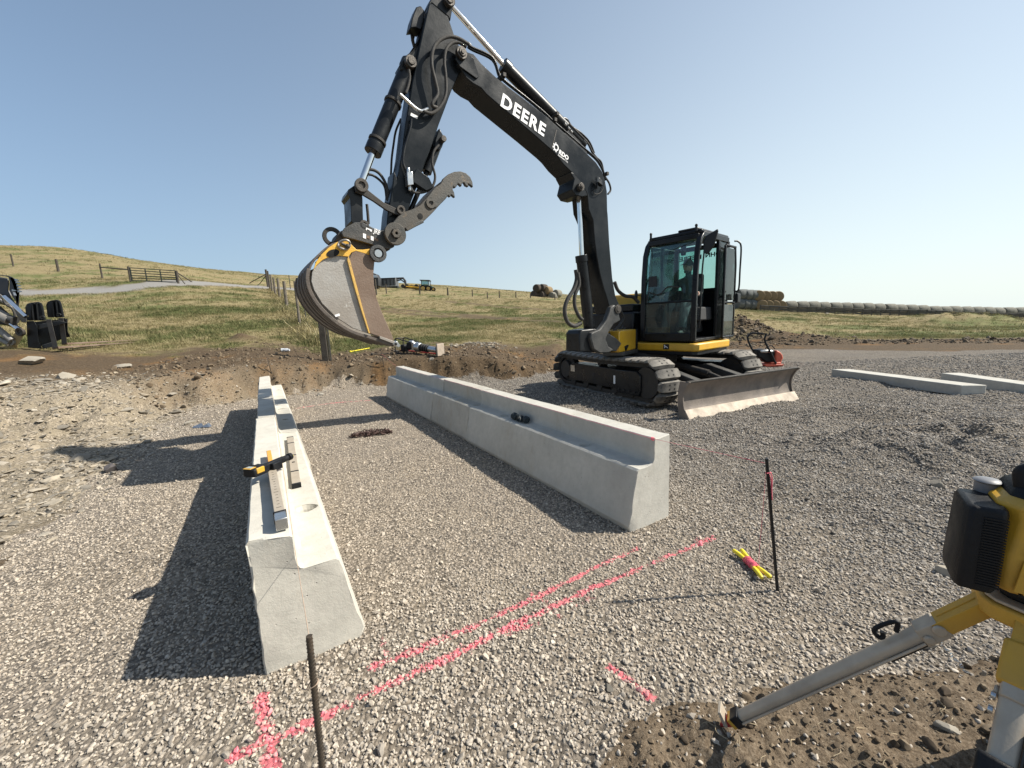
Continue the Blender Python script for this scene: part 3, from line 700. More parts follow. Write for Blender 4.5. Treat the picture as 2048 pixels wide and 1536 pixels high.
# slabs lying on the yard at the right
def slab(p0, p1, depthv, hgt, label):
    p0, p1 = V(*p0), V(*p1); mb = MB()
    mb.prism([p0 + V(0, 0, -.02), p1 + V(0, 0, -.02), p1 + depthv + V(0, 0, -.02), p0 + depthv + V(0, 0, -.02)], (0, 0, hgt + .02))
    o = mb.build('concrete_slab', M_CON[1], None, bevel=.012); return tag(o, label, 'concrete slab', 'flat concrete slabs lying on the gravel yard')
a0 = G(1662, 752); a1 = G(1921, 790.5); a2 = G(1971, 790)
dv = (a2 - a1); zt_ = .19
slab((a0.x, a0.y, hz(a0.x, a0.y)), (a1.x, a1.y, hz(a1.x, a1.y)), V(dv.x, dv.y, 0), .17, 'long flat concrete slab beyond the dozer blade, the nearer one')
b0 = G(1880, 762); b1 = G(2140, 802)
slab((b0.x, b0.y, hz(b0.x, b0.y)), (b1.x, b1.y, hz(b1.x, b1.y)), V(dv.x * .9, dv.y * .9, 0), .17, 'flat concrete slab running out of the right edge, behind the nearer slab')
# ================================================================== EXCAVATOR
M_BLK = pm('black_paint', (.007, .008, .010), (.013, .015, .017), 5, .33, 0, .12, 60, dust=.03, dustc=(.10, .085, .07), coat=.0, spec=.28)
M_BOOM = pm('boom_paint', (.007, .009, .011), (.012, .015, .018), 2.2, .30, 0, .10, 30, dust=.03, dustc=(.09, .085, .075), coat=.0, spec=.20)
M_DRK = pm('dark_steel', (.018, .017, .016), (.032, .029, .026), 9, .6, .2, .35, 50, dust=.22, dustc=(.12, .10, .08))
M_RUB2 = pm('rubber', (.020, .020, .020), (.032, .031, .030), 12, .75, 0, .3, 60, dust=.15)
M_PAD = pm('track_rubber', (.055, .052, .048), (.10, .095, .086), 10, .85, 0, .5, 50, dust=.8, dustc=(.26, .24, .21))
M_YEL = pm('yellow_paint', (.66, .38, .022), (.56, .31, .018), 4, .38, 0, .15, 40, dust=.14, coat=.2)
M_YELW = pm('worn_yellow_paint', (.72, .42, .055), (.62, .34, .04), 6, .5, 0, .3, 60, dust=.10, wear=(.16, .12, .085))
M_CHR = pm('chrome_rod', (.78, .78, .78), (.70, .70, .70), 10, .10, 1.0, rvar=.03)
M_STL = pm('scraped_steel', (.40, .385, .36), (.25, .225, .195), 1.6, .48, .35, .35, 50, dust=.25, dustc=(.24, .19, .15), wear=(.48, .47, .44))
M_RUST = pm('rusty_steel', (.125, .078, .052), (.22, .165, .13), 2.6, .7, .2, .4, 50, dust=.3, dustc=(.25, .19, .14))
M_BLADE = pm('blade_steel', (.21, .175, .15), (.12, .105, .095), 3.0, .62, .25, .4, 40, dust=.45, dustc=(.30, .25, .20))
M_EDGE = pm('cutting_edge', (.42, .36, .29), (.34, .29, .235), 6, .7, .2, .3, 50)
M_CAST = pm('grey_casting', (.034, .036, .037), (.05, .052, .052), 7, .5, .1, .5, 45, dust=.22, dustc=(.14, .12, .10))
M_THUMB = pm('thumb_steel', (.044, .045, .042), (.065, .060, .052), 4, .55, .2, .35, 40, dust=.30, dustc=(.15, .115, .08), wear=(.12, .09, .06))
M_WHITE = pm('white_decal', (.82, .82, .82), (.76, .76, .76), 8, .45)
M_SILV = pm('silver_fitting', (.55, .56, .56), (.42, .43, .43), 20, .3, .9)
M_HOLE = pm('hole_dark', (.008, .008, .008), None, 5, .9)
M_SEAT = pm('seat_cloth', (.03, .032, .034), (.045, .046, .048), 20, .9)
M_BOLT = pm('pin_head', (.085, .075, .065), (.05, .045, .04), 20, .55, .5, .3, 80)
def glass(name, tint, alpha):
    m, n, b = nmat(name); q = N(n)
    tr = q.node('ShaderNodeBsdfTransparent'); tr.inputs[0].default_value = (*tint, 1)
    gl_ = q.node('ShaderNodeBsdfGlossy'); gl_.inputs[1].default_value = .02; gl_.inputs[0].default_value = (.9, .95, .95, 1)
    f = q.node('ShaderNodeFresnel'); f.inputs[0].default_value = 1.5
    mx = q.node('ShaderNodeMixShader'); n.links.new(f.outputs[0], mx.inputs[0]); n.links.new(tr.outputs[0], mx.inputs[1]); n.links.new(gl_.outputs[0], mx.inputs[2])
    df = q.node('ShaderNodeBsdfDiffuse'); df.inputs[0].default_value = (.35, .36, .34, 1); m2 = q.node('ShaderNodeMixShader')
    q.put(m2.inputs[0], q.mr(q.noise(q.obj(), 3, 6, .7), .35, .8, alpha * .3, alpha)); n.links.new(mx.outputs[0], m2.inputs[1]); n.links.new(df.outputs[0], m2.inputs[2])
    o = [x for x in n.nodes if x.type == 'OUTPUT_MATERIAL'][0]; n.links.new(m2.outputs[0], o.inputs[0]); return m
M_GLASS = glass('cab_glass', (.66, .84, .80), .08)
M_GLASS2 = glass('cab_lower_glass', (.50, .66, .66), .22)

UC = V(2.899, 8.564, 0); UY = math.radians(-66.06)
GZ = 0.0
EX = empty('excavator', (UC.x, UC.y, 0), 'black and yellow tracked excavator reaching over the concrete blocks', 'excavator')
th = math.radians(34); bg_ = V(-math.cos(th), -math.sin(th), 0); bm_ = V(math.sin(th), -math.cos(th), 0)
F0 = at(1229, 619, 7.1)
def bp(px, py, off=0.0): return onplane(px, py, F0 + bm_ * off, bm_)
def z1(x, y, off=0.0): return bp(700 + x / 3.656, y / 3.656, off)
def z2(x, y, off=0.0): return bp(580 + x / 3.84, 320 + y / 3.84, off)
def z3(x, y, off=0.0): return bp(1080 + x / 3.657, 430 + y / 3.657, off)
def plate(name, pts, off, th_, mat_, zf, bevel=.006, parent=EX, smooth=35):
    """traced on the plane at off, thickness th_ going away from the viewer"""
    P = [zf(x, y, off) for x, y in pts]; mb = MB(); mb.prism(P, -bm_ * th_); return mb.build(name, mat_, parent, bevel=bevel, smooth=smooth)
def frz1(x, y, off=0.0): return bp(x, y, off)
TB = .36
# --- boom
boom_top = [(838, 372), (905, 395), (960, 462), (1060, 556), (1160, 636), (1290, 734), (1450, 860), (1520, 926), (1640, 1036), (1740, 1128), (1800, 1186), (1845, 1255), (1868, 1330), (1880, 1400), (1883, 1540)]
boom_r = [(1216, 430), (1219, 485), (1225, 556), (1231, 591), (1240, 612), (1236, 628)]
boom_l = [(1222, 628), (1215, 600), (1207, 575), (1200, 548), (1193, 510), (1189, 478), (1186, 440)]
boom_bot = [(1745, 1530), (1735, 1420), (1700, 1350), (1640, 1280), (1560, 1200), (1510, 1135), (1470, 1095), (1330, 972), (1200, 862), (1000, 692), (960, 645), (900, 612), (850, 570), (812, 505), (780, 470)]
bpts = boom_top + [((x - 700) * 3.656, y * 3.656) for x, y in boom_r] + [((x - 700) * 3.656, y * 3.656) for x, y in boom_l] + boom_bot
boom = plate('boom', bpts, 0, TB, M_BOOM, z1, .012)
# reinforcement at the elbow and at the knee, weld seam
plate('elbow_plate', [(795, 372), (840, 366), (905, 430), (945, 560), (925, 572), (805, 485), (770, 430)], .022, .02, M_BOOM, z1, .004)
mb = MB(); mb.prism([z1(1508, 948, .004), z1(1514, 950, .004), z1(1480, 1090, .004), z1(1474, 1088, .004)], -bm_ * .004); mb.build('weld_seam', M_DRK, EX)
for (x, y, r) in ((805, 402, .070), (1675, 1372, .060)):
    c = z1(x, y, 0); mb = MB(); mb.cyl(c + bm_ * .075, c - bm_ * (TB * .98), r * .62, 24); mb.ring(c + bm_ * .06, c + bm_ * .002, r, r * .66, 28); mb.cyl(c + bm_ * .085, c + bm_ * .07, r * .35, 6)
    mb.build('boom_pin', M_BOLT, EX, bevel=.003)
plate('cylinder_boss', [(1612, 1255), (1640, 1310), (1622, 1385), (1650, 1428), (1700, 1440), (1740, 1430), (1705, 1345), (1650, 1270)], 0, TB, M_BOOM, z1, .012)
# decals: the maker's name and the dealer's mark along the boom
pa, pb = z1(1104, 742, .004), z1(1428, 968, .004); dx = (pb - pa).normalized(); dy = bm_.cross(dx).normalized()
def text_on(name, txt, pa, pb, size, mat_, parent, bold=.0, off=0.004, space=1.0, depth=.0012, flip=False, nrm=None):
    nrm = nrm or bm_
    dx = (pb - pa).normalized(); dy = nrm.cross(dx).normalized()
    if flip: dy = -dy
    me = text_mesh(txt, size, depth, bold=bold, space=space)
    co = np.empty(len(me.vertices) * 3); me.vertices.foreach_get('co', co); co = co.reshape(-1, 3); wd = co[:, 0].max() - co[:, 0].min(); cx = (co[:, 0].max() + co[:, 0].min()) / 2; cy = (co[:, 1].max() + co[:, 1].min()) / 2
    sx = (pb - pa).length / wd; M = fr((pa + pb) / 2 + nrm * off, dx, dy, nrm) @ Matrix.Diagonal((sx, 1, 1, 1)) @ Matrix.Translation((-cx, -cy, 0))
    me.transform(M); me.materials.clear(); me.materials.append(mat_); me.name = name; return link_mesh(name, me, parent)
text_on('maker_name', 'DEERE', z1(1108, 727), z1(1425, 958), .235, M_WHITE, boom, bold=.008, space=1.15)
text_on('dealer_name', 'RDO', z1(1528, 1108), z1(1596, 1160), .085, M_WHITE, boom, bold=.004)
text_on('dealer_line', 'EQUIPMENT CO.', z1(1520, 1133), z1(1592, 1190), .026, M_WHITE, boom, bold=.0006)
c = z1(1507, 1078, .004); mb = MB()
dx = (z1(1596, 1160) - z1(1528, 1108)).normalized(); dy = bm_.cross(dx)
mb.ring(c, c + bm_ * .002, .050, .030, 20)
for k in range(5):
    t = 2.0 + k * .75; d_ = dx * math.cos(t) + dy * math.sin(t); e_ = bm_.cross(d_)
    mb.prism([c + d_ * .045 - e_ * .008, c + d_ * .066 - e_ * .012, c + d_ * .066 + e_ * .010, c + d_ * .045 + e_ * .008], bm_ * .002)
mb.build('dealer_emblem', M_WHITE, boom)

# --- arm (stick)
arm_side = [(578, 26), (600, 22), (720, 122), (738, 180), (765, 262), (802, 340), (838, 392), (832, 440), (812, 520), (776, 590), (742, 665), (700, 780), (650, 912), (600, 1062), (548, 1197), (505, 1330), (450, 1470)]
armz = arm_side + [((x / 3.84 - 120) * 3.656, (320 + y / 3.84) * 3.656) for x, y in [(905, 400), (860, 520), (850, 600), (800, 625), (745, 600), (740, 540), (752, 400), (770, 300), (790, 180), (800, 80)]]
armz += [(345, 1300), (378, 1130), (402, 930), (430, 760), (455, 600), (492, 420), (527, 250)]
AO = -.055; AW = .25
arm = plate('arm', armz, AO, AW, M_BOOM, z1, .012)
# raised bracing on the cylinder side and the long side rib
plate('arm_lug', [(530, 235), (520, 300), (452, 372), (398, 415), (362, 480), (372, 510), (440, 515), (478, 500), (500, 430)], AO - .04, AW - .08, M_BOOM, z1, .008)
plate('arm_tip_lug', [(560, 60), (600, -25), (690, -30), (745, 20), (748, 75), (735, 150), (720, 122), (600, 22)], AO - .04, AW - .08, M_BOOM, z1, .01)
for (x, y, r, a0, a1) in ((718, 16, .062, .06, AW + .04), (436, 465, .066, .07, AW + .05)):
    c = z1(x, y, AO - .03); mb = MB(); mb.cyl(c + bm_ * a0, c - bm_ * a1, r * .6, 22); mb.ring(c + bm_ * (a0 - .012), c - bm_ * .02, r, r * .62, 28); mb.build('arm_pin', M_BOLT, arm, bevel=.003)
# light scrape patch and data label
mb = MB(); a_ = z1(446, 824, AO + .002); b_ = z1(496, 850, AO + .002); dxx = b_ - a_; dyy = z1(440, 850, AO + .002) - a_
mb.prism([a_, b_, b_ + dyy * .8, a_ + dyy * .8], bm_ * .002); mb.build('label', M_WHITE, arm)
# --- arm cylinder above the boom
def cylinder(name, pr0, pr1, pb0, pb1, rb, rr, mat_b=M_BLK):
    mb = MB(); mb.cyl(pr0, pr1, rr, 20); rod = mb.build('cylinder_rod', M_CHR, EX)
    mb = MB(); d = (pb1 - pb0).normalized(); mb.cyl(pb0, pb1, rb, 28); mb.cyl(pb0 - d * .01, pb0 + d * .10, rb * 1.12, 28); mb.cyl(pb1 - d * .07, pb1 + d * .02, rb * 1.08, 28)
    return mb.build('cylinder_barrel', mat_b, EX, bevel=.006)
mo = -TB / 2
r0 = z1(720, 20, mo); r1_ = z1(1120, 478, mo); b1_ = z1(1700, 1060, mo)
cylinder('arm_cylinder', r0, r1_ + (b1_ - r1_) * .1, r1_, b1_, .085, .034)
mb = MB(); mb.cyl(r0 + bm_ * .06, r0 - bm_ * .06, .066, 20); mb.build('rod_eye', M_DRK, EX, bevel=.006)
plate('cylinder_lug', [(1620, 940), (1690, 985), (1725, 1075), (1745, 1150), (1640, 1050), (1560, 975)], mo + .07, .14, M_BLK, z1, .008)
# --- bucket cylinder
bo_ = AO - AW / 2
p_t = z1(430, 470, bo_); p_b = z1(168, 1112, bo_); p_e = z1(72, 1372, bo_)
cylinder('bucket_cylinder', p_b, p_e, p_b, p_t, .088, .040)
for t in (.12, .55):
    c = p_b.lerp(p_t, t); d = (p_t - p_b).normalized(); mb = MB(); mb.cyl(c - d * .015, c + d * .015, .102, 24); mb.build('cylinder_clamp', M_DRK, EX, bevel=.003)
# --- bucket linkage
def bar(name, pts, off, th_, mat_, zf=z2, bevel=.006): return plate(name, pts, off, th_, mat_, zf, bevel)
lk = [(498, 195), (530, 175), (575, 210), (640, 262), (720, 325), (815, 370), (855, 395), (845, 425), (815, 420), (740, 385), (640, 315), (560, 268), (505, 245)]
bar('side_link', lk, AO + .085, .035, M_DRK); bar('side_link', lk, AO - AW - .05, .035, M_DRK)
hl = [(450, 225), (500, 190), (550, 215), (558, 300), (560, 400), (563, 480), (575, 520), (545, 540), (510, 520), (470, 470), (468, 380), (462, 290), (440, 260)]
bar('bucket_link', hl, AO + .035, AW + .07, M_BLK)
mb = MB()
for (x, y, r, o1, o2) in ((532, 215, .072, .12, AW + .08), (832, 398, .050, .105, AW + .06), (556, 510, .052, .09, AW + .06), (812, 566, .075, .135, AW + .10)):
    c = z2(x, y, AO); m_ = MB(); m_.cyl(c + bm_ * (o1 - .02), c - bm_ * o2, r * .72, 24); m_.ring(c + bm_ * o1, c + bm_ * (o1 - .05), r, r * .5, 28); m_.cyl(c + bm_ * (o1 - .015), c + bm_ * (o1 - .04), r * .5, 16)
    m_.build('link_pin', M_BOLT, EX, bevel=.003)
# --- quick coupler
cpl = [(395, 555), (420, 520), (500, 478), (560, 478), (600, 500), (645, 524), (700, 540), (735, 540), (770, 500), (812, 500), (845, 560), (840, 610), (805, 650), (800, 668), (770, 682), (700, 672), (600, 640), (500, 612), (410, 590)]
coup = bar('coupler', cpl, AO + .09, .045, M_CAST); bar('coupler_plate', cpl, AO - AW - .04, .045, M_CAST)
bar('coupler_body', [(345, 620), (370, 560), (400, 540), (480, 560), (600, 590), (720, 610), (770, 640), (770, 690), (700, 690), (640, 700), (520, 690), (440, 665)], AO + .03, AW + .06, M_DRK)
c = z2(325, 590, AO - AW / 2); d1 = (z2(375, 590, AO - AW / 2) - c); mb = MB()
mb.ring(c + bm_ * .018, c - bm_ * .018, .105, .062, 28); mb.build('lifting_eye', M_DRK, EX, bevel=.004)
for (x0, y0, x1, y1) in ((560, 562, 584, 606), (620, 582, 642, 622)):
    mb = MB(); mb.prism([z2(x0, y0, AO + .093), z2(x1, y0 + 8, AO + .093), z2(x1, y1, AO + .093), z2(x0, y1 - 8, AO + .093)], bm_ * .002); mb.build('label', M_WHITE, coup)
for (x0, y0, x1, y1) in ((590, 578, 612, 606), (650, 598, 678, 626)):
    mb = MB(); mb.prism([z2(x0, y0, AO + .093), z2(x1, y0 + 8, AO + .093), z2(x1, y1, AO + .093), z2(x0, y1 - 8, AO + .093)], bm_ * .002); mb.build('warning_label', M_RUST, coup)
text_on('coupler_lettering', 'JRB', z2(640, 546, AO + .09), z2(692, 566, AO + .09), .075, M_WHITE, coup, bold=.002)
mb = MB(); mb.prism([z2(x, y, AO + .093) for x, y in ((584, 518), (630, 536), (628, 552), (612, 546), (613, 540), (590, 531), (589, 541), (582, 538))], bm_ * .002); mb.build('coupler_mark', M_WHITE, coup)
# --- bucket
BO = .27; BW = .92
side = [(445, 700), (470, 705), (505, 698), (560, 712), (635, 738), (648, 790), (640, 880), (645, 960), (665, 1060), (705, 1170), (750, 1270), (785, 1350), (800, 1402), (690, 1362), (600, 1332), (480, 1290), (350, 1205), (245, 1100), (185, 1000), (163, 930), (170, 860), (200, 805), (250, 765), (320, 735), (380, 735)]
back = [(163, 930), (185, 1000), (245, 1100), (350, 1205), (480, 1290), (600, 1332), (690, 1362), (800, 1402)]
def bq(x, y, o): return z2(x, y, o)
for o_, nm in ((BO, 'bucket_side'), (BO - BW + .03, 'bucket_side')):
    P = [bq(x, y, BO) + bm_ * (o_ - BO) for x, y in side]; mb = MB(); mb.prism(P, -bm_ * .03)
    bs = mb.build(nm, M_STL, EX, bevel=.004)
    if o_ == BO: bucket_side = bs
# brown front panel and its bevelled edge on the near side
P = [bq(x, y, BO + .006) for x, y in [(475, 712), (505, 700), (560, 714), (634, 740), (646, 790), (638, 880), (643, 960), (663, 1060), (703, 1170), (748, 1270), (783, 1348), (795, 1396), (690, 1358), (612, 1330), (560, 1160), (520, 1010), (480, 860), (455, 760)]]
mb = MB(); mb.prism(P, bm_ * .012); mb.build('side_cutter', M_RUST, EX, bevel=.004)
P = [bq(x, y, BO + .008) for x, y in [(455, 760), (480, 860), (520, 1010), (560, 1160), (612, 1332), (600, 1330), (545, 1160), (500, 1010), (462, 870), (436, 770), (445, 742)]]
mb = MB(); mb.prism(P, bm_ * .022); mb.build('side_strip', pm('scraped_yellow', (.66, .40, .08), (.50, .32, .10), 7, .55, 0, .3, 60, dust=.35, dustc=(.25, .19, .12), wear=(.17, .125, .09)), EX, bevel=.003)
# shell: profile a little outside the side plate, with wear straps
shell = [(395, 640), (330, 655), (265, 700), (205, 760), (170, 810), (152, 870), (150, 930), (172, 1010), (235, 1112), (342, 1218), (475, 1303), (600, 1345), (690, 1374), (800, 1412)]
sp = [bq(x, y, BO) for x, y in shell]; sp = spline(sp, 4)
def strip(pts, o0, o1, th_, mat_, name, parent=EX, bev=.004):
    """a curved plate following pts, from offset o0 to o1, thickened outward"""
    cen = sum(pts, V(0, 0, 0)) / len(pts); cc = bq(480, 1000, BO); outs = []
    for i, p in enumerate(pts):
        d = (pts[min(i + 1, len(pts) - 1)] - pts[max(i - 1, 0)]).normalized(); nn = bm_.cross(d).normalized()
        if nn.dot(p - cc) < 0: nn = -nn
        outs.append(nn)
    mb = MB(); rings = []
    for p, nn in zip(pts, outs):
        A0 = p + bm_ * (o0 - BO); B0 = p + bm_ * (o1 - BO); rings.append([A0, B0, B0 + nn * th_, A0 + nn * th_])
    mb.loft(rings); return mb.build(name, mat_, parent, bevel=bev)
M_STRAP = pm('worn_strap', (.085, .072, .062), (.13, .11, .095), 8, .6, .3, .4, 50, dust=.3, dustc=(.2, .16, .13))
strip(sp, BO, BO - BW, .02, M_STRAP, 'bucket_shell')
for o_ in (BO + .004, BO - .10, BO - .20, BO - .40, BO - .60, BO - .88): strip([p for p in sp[18:]], o_, o_ - .035, .035, M_STRAP, 'wear_strap')
# yellow upper band, ears and shackle
P = [(178, 850), (195, 790), (235, 730), (300, 670), (360, 632), (410, 618), (450, 628), (478, 660), (510, 690), (560, 690), (640, 680), (675, 682), (705, 710), (708, 745), (690, 780), (655, 785), (645, 742), (560, 716), (505, 700), (470, 712), (448, 745), (380, 737), (320, 738), (250, 768), (205, 808)]
mb = MB(); mb.prism([bq(x, y, BO + .006) for x, y in P], bm_ * .014); top_ = mb.build('bucket_ear', M_YELW, EX, bevel=.004)
for o_ in (AO + .02, AO - AW - .08):
    P2 = [(300, 670), (360, 632), (430, 610), (470, 640), (520, 685), (640, 680), (690, 690), (708, 740), (690, 780), (640, 780), (560, 720), (380, 740)]
    mb = MB(); mb.prism([z2(x, y, o_) for x, y in P2], -bm_ * .05); mb.build('hanger_plate', M_YELW, EX, bevel=.004)
mb = MB(); mb.prism([bq(x, y, BO) for x, y in [(300, 690), (410, 625), (478, 665), (510, 695), (640, 690), (700, 700), (640, 742), (505, 705), (450, 745), (320, 738)]], -bm_ * BW); mb.build('bucket_top', M_YELW, EX, bevel=.006)
c = bq(670, 722, BO + .02); mb = MB(); mb.cyl(c + bm_ * .03, c - bm_ * (BW + .04), .052, 22); mb.ring(c + bm_ * .045, c + bm_ * .0, .090, .055, 28); mb.build('bucket_pin', M_CAST, EX, bevel=.003)
mb = MB(); mb.cyl(c + bm_ * .045, c + bm_ * .03, .040, 18); mb.build('pin_cap', M_SILV, EX)
c = bq(330, 716, BO + .022); mb = MB(); ex = (bq(365, 705, BO) - bq(295, 728, BO)).normalized(); ey = bm_.cross(ex)
mb.prism([c + ex * .066 * math.cos(t) + ey * .036 * math.sin(t) for t in [k * math.pi / 10 for k in range(20)]], bm_ * .003); mb.build('slot', M_HOLE, top_)
mb = MB(); c = bq(418, 652, BO + .04); mb.tube([c + ex * .060 * math.cos(t) + ey * .044 * math.sin(t) + bm_ * (.02 * math.sin(2 * t)) for t in [k * math.pi / 10 for k in range(20)]], .012, 10, closed=True); mb.build('shackle', M_STL, EX)
mb = MB(); mb.cyl(bq(395, 640, BO + .06), bq(440, 662, BO + .06), .016, 12); mb.sphere(bq(442, 663, BO + .06), .026); mb.build('shackle_pin', M_BOLT, EX)
# cutting edge and tooth
e0 = bq(800, 1404, BO); e1 = bq(690, 1366, BO); mb = MB()
mb.prism([bq(688, 1350, BO + .03), bq(800, 1392, BO + .03), bq(835, 1420, BO + .03), bq(800, 1412, BO + .03), bq(690, 1372, BO + .03)], -bm_ * (BW + .06)); mb.build('cutting_lip', M_STL, EX, bevel=.003)
mb = MB(); mb.prism([bq(820, 1388, BO + .05), bq(848, 1425, BO + .05), bq(838, 1440, BO + .05), bq(790, 1415, BO + .05)], -bm_ * .08); tt = mb.build('tooth', M_SILV, EX, bevel=.003)
c = bq(812, 1414, BO + .052); mb = MB(); mb.cyl(c, c + bm_ * .003, .016, 16); mb.build('hole', M_HOLE, tt)
mb = MB(); mb.prism([bq(342, 1190, BO + .006), bq(378, 1178, BO + .006), bq(384, 1196, BO + .006), bq(350, 1206, BO + .006)], bm_ * .003); mb.build('label', M_WHITE, bucket_side)
# --- thumb
tpts = [(752, 560), (765, 520), (800, 470), (835, 430), (880, 398), (940, 378), (1000, 348), (1060, 280), (1110, 215), (1160, 180), (1180, 140), (1215, 110), (1262, 90), (1310, 86), (1352, 100), (1385, 130), (1402, 170), (1406, 208), (1388, 192), (1366, 178), (1372, 205), (1350, 195), (1338, 172), (1322, 178), (1318, 202), (1300, 186), (1290, 178), (1282, 200), (1270, 214), (1256, 200), (1250, 225), (1262, 250), (1268, 288), (1248, 272), (1238, 262), (1232, 284), (1216, 270), (1195, 300), (1150, 345), (1100, 400), (1060, 440), (1030, 468), (1000, 490), (950, 505), (910, 540), (884, 545), (862, 580), (850, 610), (812, 632), (775, 612)]
TO = AO + .13
thm = bar('thumb', tpts, TO, .05, M_THUMB); bar('thumb_plate', tpts, AO - AW - .05, .05, M_THUMB)
bar('thumb_spine', [(940, 378), (1000, 348), (1110, 215), (1180, 150), (1215, 160), (1200, 260), (1100, 380), (1000, 480), (950, 490)], TO - .05, AW + .13, M_THUMB)
bar('thumb_rib', [(884, 520), (950, 485), (1025, 460), (1030, 480), (960, 515), (905, 545)], TO + .025, .03, M_THUMB)
mb = MB(); c = z2(812, 566, TO + .05); mb.ring(c, c - bm_ * .05, .125, .055, 32); mb.ring(c + bm_ * .03, c, .055, .018, 6); mb.build('thumb_hub', M_THUMB, EX, bevel=.004)
c = z2(1000, 432, TO); mb = MB(); mb.cyl(c, c + bm_ * .003, .034, 18); mb.build('hole', M_HOLE, thm)
text_on('thumb_lettering', 'CI', z2(1048, 345, TO), z2(1112, 320, TO), .14, M_THUMB, thm, bold=.01, depth=.012)
# thumb cylinder behind the arm and its guard
to_ = AO - AW / 2
mb = MB(); mb.cyl(z1(655, 1010, to_), z1(560, 1260, to_), .062, 20); mb.cyl(z1(560, 1260, to_), z1(440, 1545, to_), .030, 16); mb.build('thumb_cylinder', M_BLK, EX)
plate('thumb_cylinder_lug', [(655, 935), (680, 985), (690, 1030), (675, 1075), (655, 1100), (620, 1085), (625, 1020)], AO - .02, AW - .04, M_BOOM, z1, .01)
mb = MB(); c = z1(678, 1020, AO); mb.cyl(c + bm_ * .04, c - bm_ * .25, .036, 18); mb.build('lug_pin', M_BOLT, EX, bevel=.003)
plate('thumb_bracket', [(470, 1262), (490, 1232), (580, 1300), (612, 1370), (560, 1395), (462, 1330)], AO + .09, .09, M_BOOM, z1, .006)
mb = MB(); c = z1(432, 1312, AO + .06); M_ = fr(c, (z1(460, 1312, AO + .06) - z1(400, 1320, AO + .06)).normalized(), bm_, V(0, 0, 1)); mb.box((0, 0, 0), (.075, .09, .15), M_); mb.cyl(c + V(0, 0, .06), c + V(0, 0, .13), .022, 8); mb.cyl(c - V(0, 0, .06), c - V(0, 0, .13), .020, 8); mb.build('valve_block', M_SILV, EX, bevel=.006)
# --- hoses
def hose(pts, r, mat_=M_RUB2, name='hose', k=8, parent=EX):
    mb = MB(); mb.tube(spline(pts, k), r, 10); return mb.build(name, mat_, parent, smooth=60)
ho = AO + .06
hose([z1(640, 790, ho)] + [z1(x, y, ho + .03) for x, y in ((560, 800), (600, 765), (640, 690), (625, 600), (598, 480), (605, 370), (650, 300), (720, 268), (790, 280), (870, 325))][1:], .021)
hose([z1(x, y, ho + .02) for x, y in ((540, 815), (600, 828), (660, 780), (700, 690), (700, 560), (690, 460), (700, 370), (740, 320), (790, 310), (850, 340))], .019)
hose([z1(x, y, ho) for x, y in ((365, 690), (420, 740), (470, 785), (520, 812), (570, 795))], .020, M_SILV, 'hydraulic_pipe')
hose([z1(x, y, ho) for x, y in ((430, 510), (436, 570), (425, 630), (408, 680))], .016)
hose([z1(x, y, AO + .03) for x, y in ((448, 870), (440, 940), (400, 1080), (388, 1180), (405, 1240), (425, 1290))], .016, M_BLK, 'hydraulic_pipe')
hose([z1(x, y, AO + .05) for x, y in ((440, 1350), (460, 1400), (500, 1410), (560, 1398), (605, 1360), (622, 1290), (600, 1190), (612, 1110), (650, 1060))], .015)
hose([z1(x, y, bo_) for x, y in ((90, 1340), (105, 1270), (150, 1240), (210, 1265), (255, 1330), (275, 1400), (278, 1470))], .017)
hose([z1(x, y, bo_ - .06) for x, y in ((95, 1380), (120, 1290), (160, 1280), (220, 1320), (255, 1370), (268, 1460))], .014)
hose([z2(x, y, bo_) for x, y in ((590, 340), (596, 400), (600, 450), (603, 490))], .016)
hose([z1(x, y, AO - AW - .02) for x, y in ((372, 870), (335, 960), (318, 1060), (305, 1160), (300, 1260), (290, 1380))], .013)
hose([z1(x, y, AO - AW) for x, y in ((520, 60), (470, 120), (450, 200), (458, 290), (470, 340))], .02)
hose([z1(x, y, AO - AW) for x, y in ((505, 80), (500, 150), (480, 210), (455, 300))], .016)
plate('valve_cover', [(485, 50), (515, 40), (545, 75), (540, 150), (520, 220), (480, 200), (440, 205), (455, 130)], AO - .08, AW - .1, M_BLK, z1, .01)
# pipes along the top of the boom
for k, (dy_, of) in enumerate(((0, -.05), (18, -.13))):
    hose([z1(x, y + dy_, of) for x, y in ((860, 325), (900, 350), (1040, 420), (1085, 530), (1110, 570))], .016, M_BLK, 'hydraulic_pipe', 5)
    hose([z1(x, y + dy_ * .6, of) for x, y in ((1090, 552), (1160, 612), (1300, 722), (1420, 822), (1480, 880), (1560, 950), (1640, 1020), (1720, 1090), (1800, 1160), (1848, 1240), (1868, 1310))], .014, M_BLK, 'hydraulic_pipe', 4)
hose([z1(x, y, mo + .02) for x, y in ((1190, 520), (1230, 575), (1290, 610), (1400, 730), (1500, 850), (1580, 870), (1620, 925), (1690, 975), (1750, 1040), (1785, 1120))], .017, M_BLK, 'hydraulic_pipe', 6)
hose([z1(x, y, -.10) for x, y in ((1600, 905), (1680, 985), (1740, 1050), (1770, 1110), (1800, 1150), (1838, 1190), (1860, 1280), (1895, 1340), (1905, 1390), (1885, 1420))], .016)
for (x, y) in ((1108, 566), (1496, 845), (1480, 890), (1860, 1278)):
    c = z1(x, y, -.09); mb = MB(); mb.box((0, 0, 0), (.05, .16, .05), fr(c, bg_, bm_, V(0, 0, 1))); mb.build('pipe_clamp', M_DRK, EX, bevel=.004)
mb = MB()
for (x, y) in ((1575, 915), (1600, 945), (1618, 968), (875, 332), (840, 342)):
    c = z1(x, y, -.06); mb.cyl(c - bg_ * .02, c + bg_ * .02 + V(0, 0, .02), .018, 6)
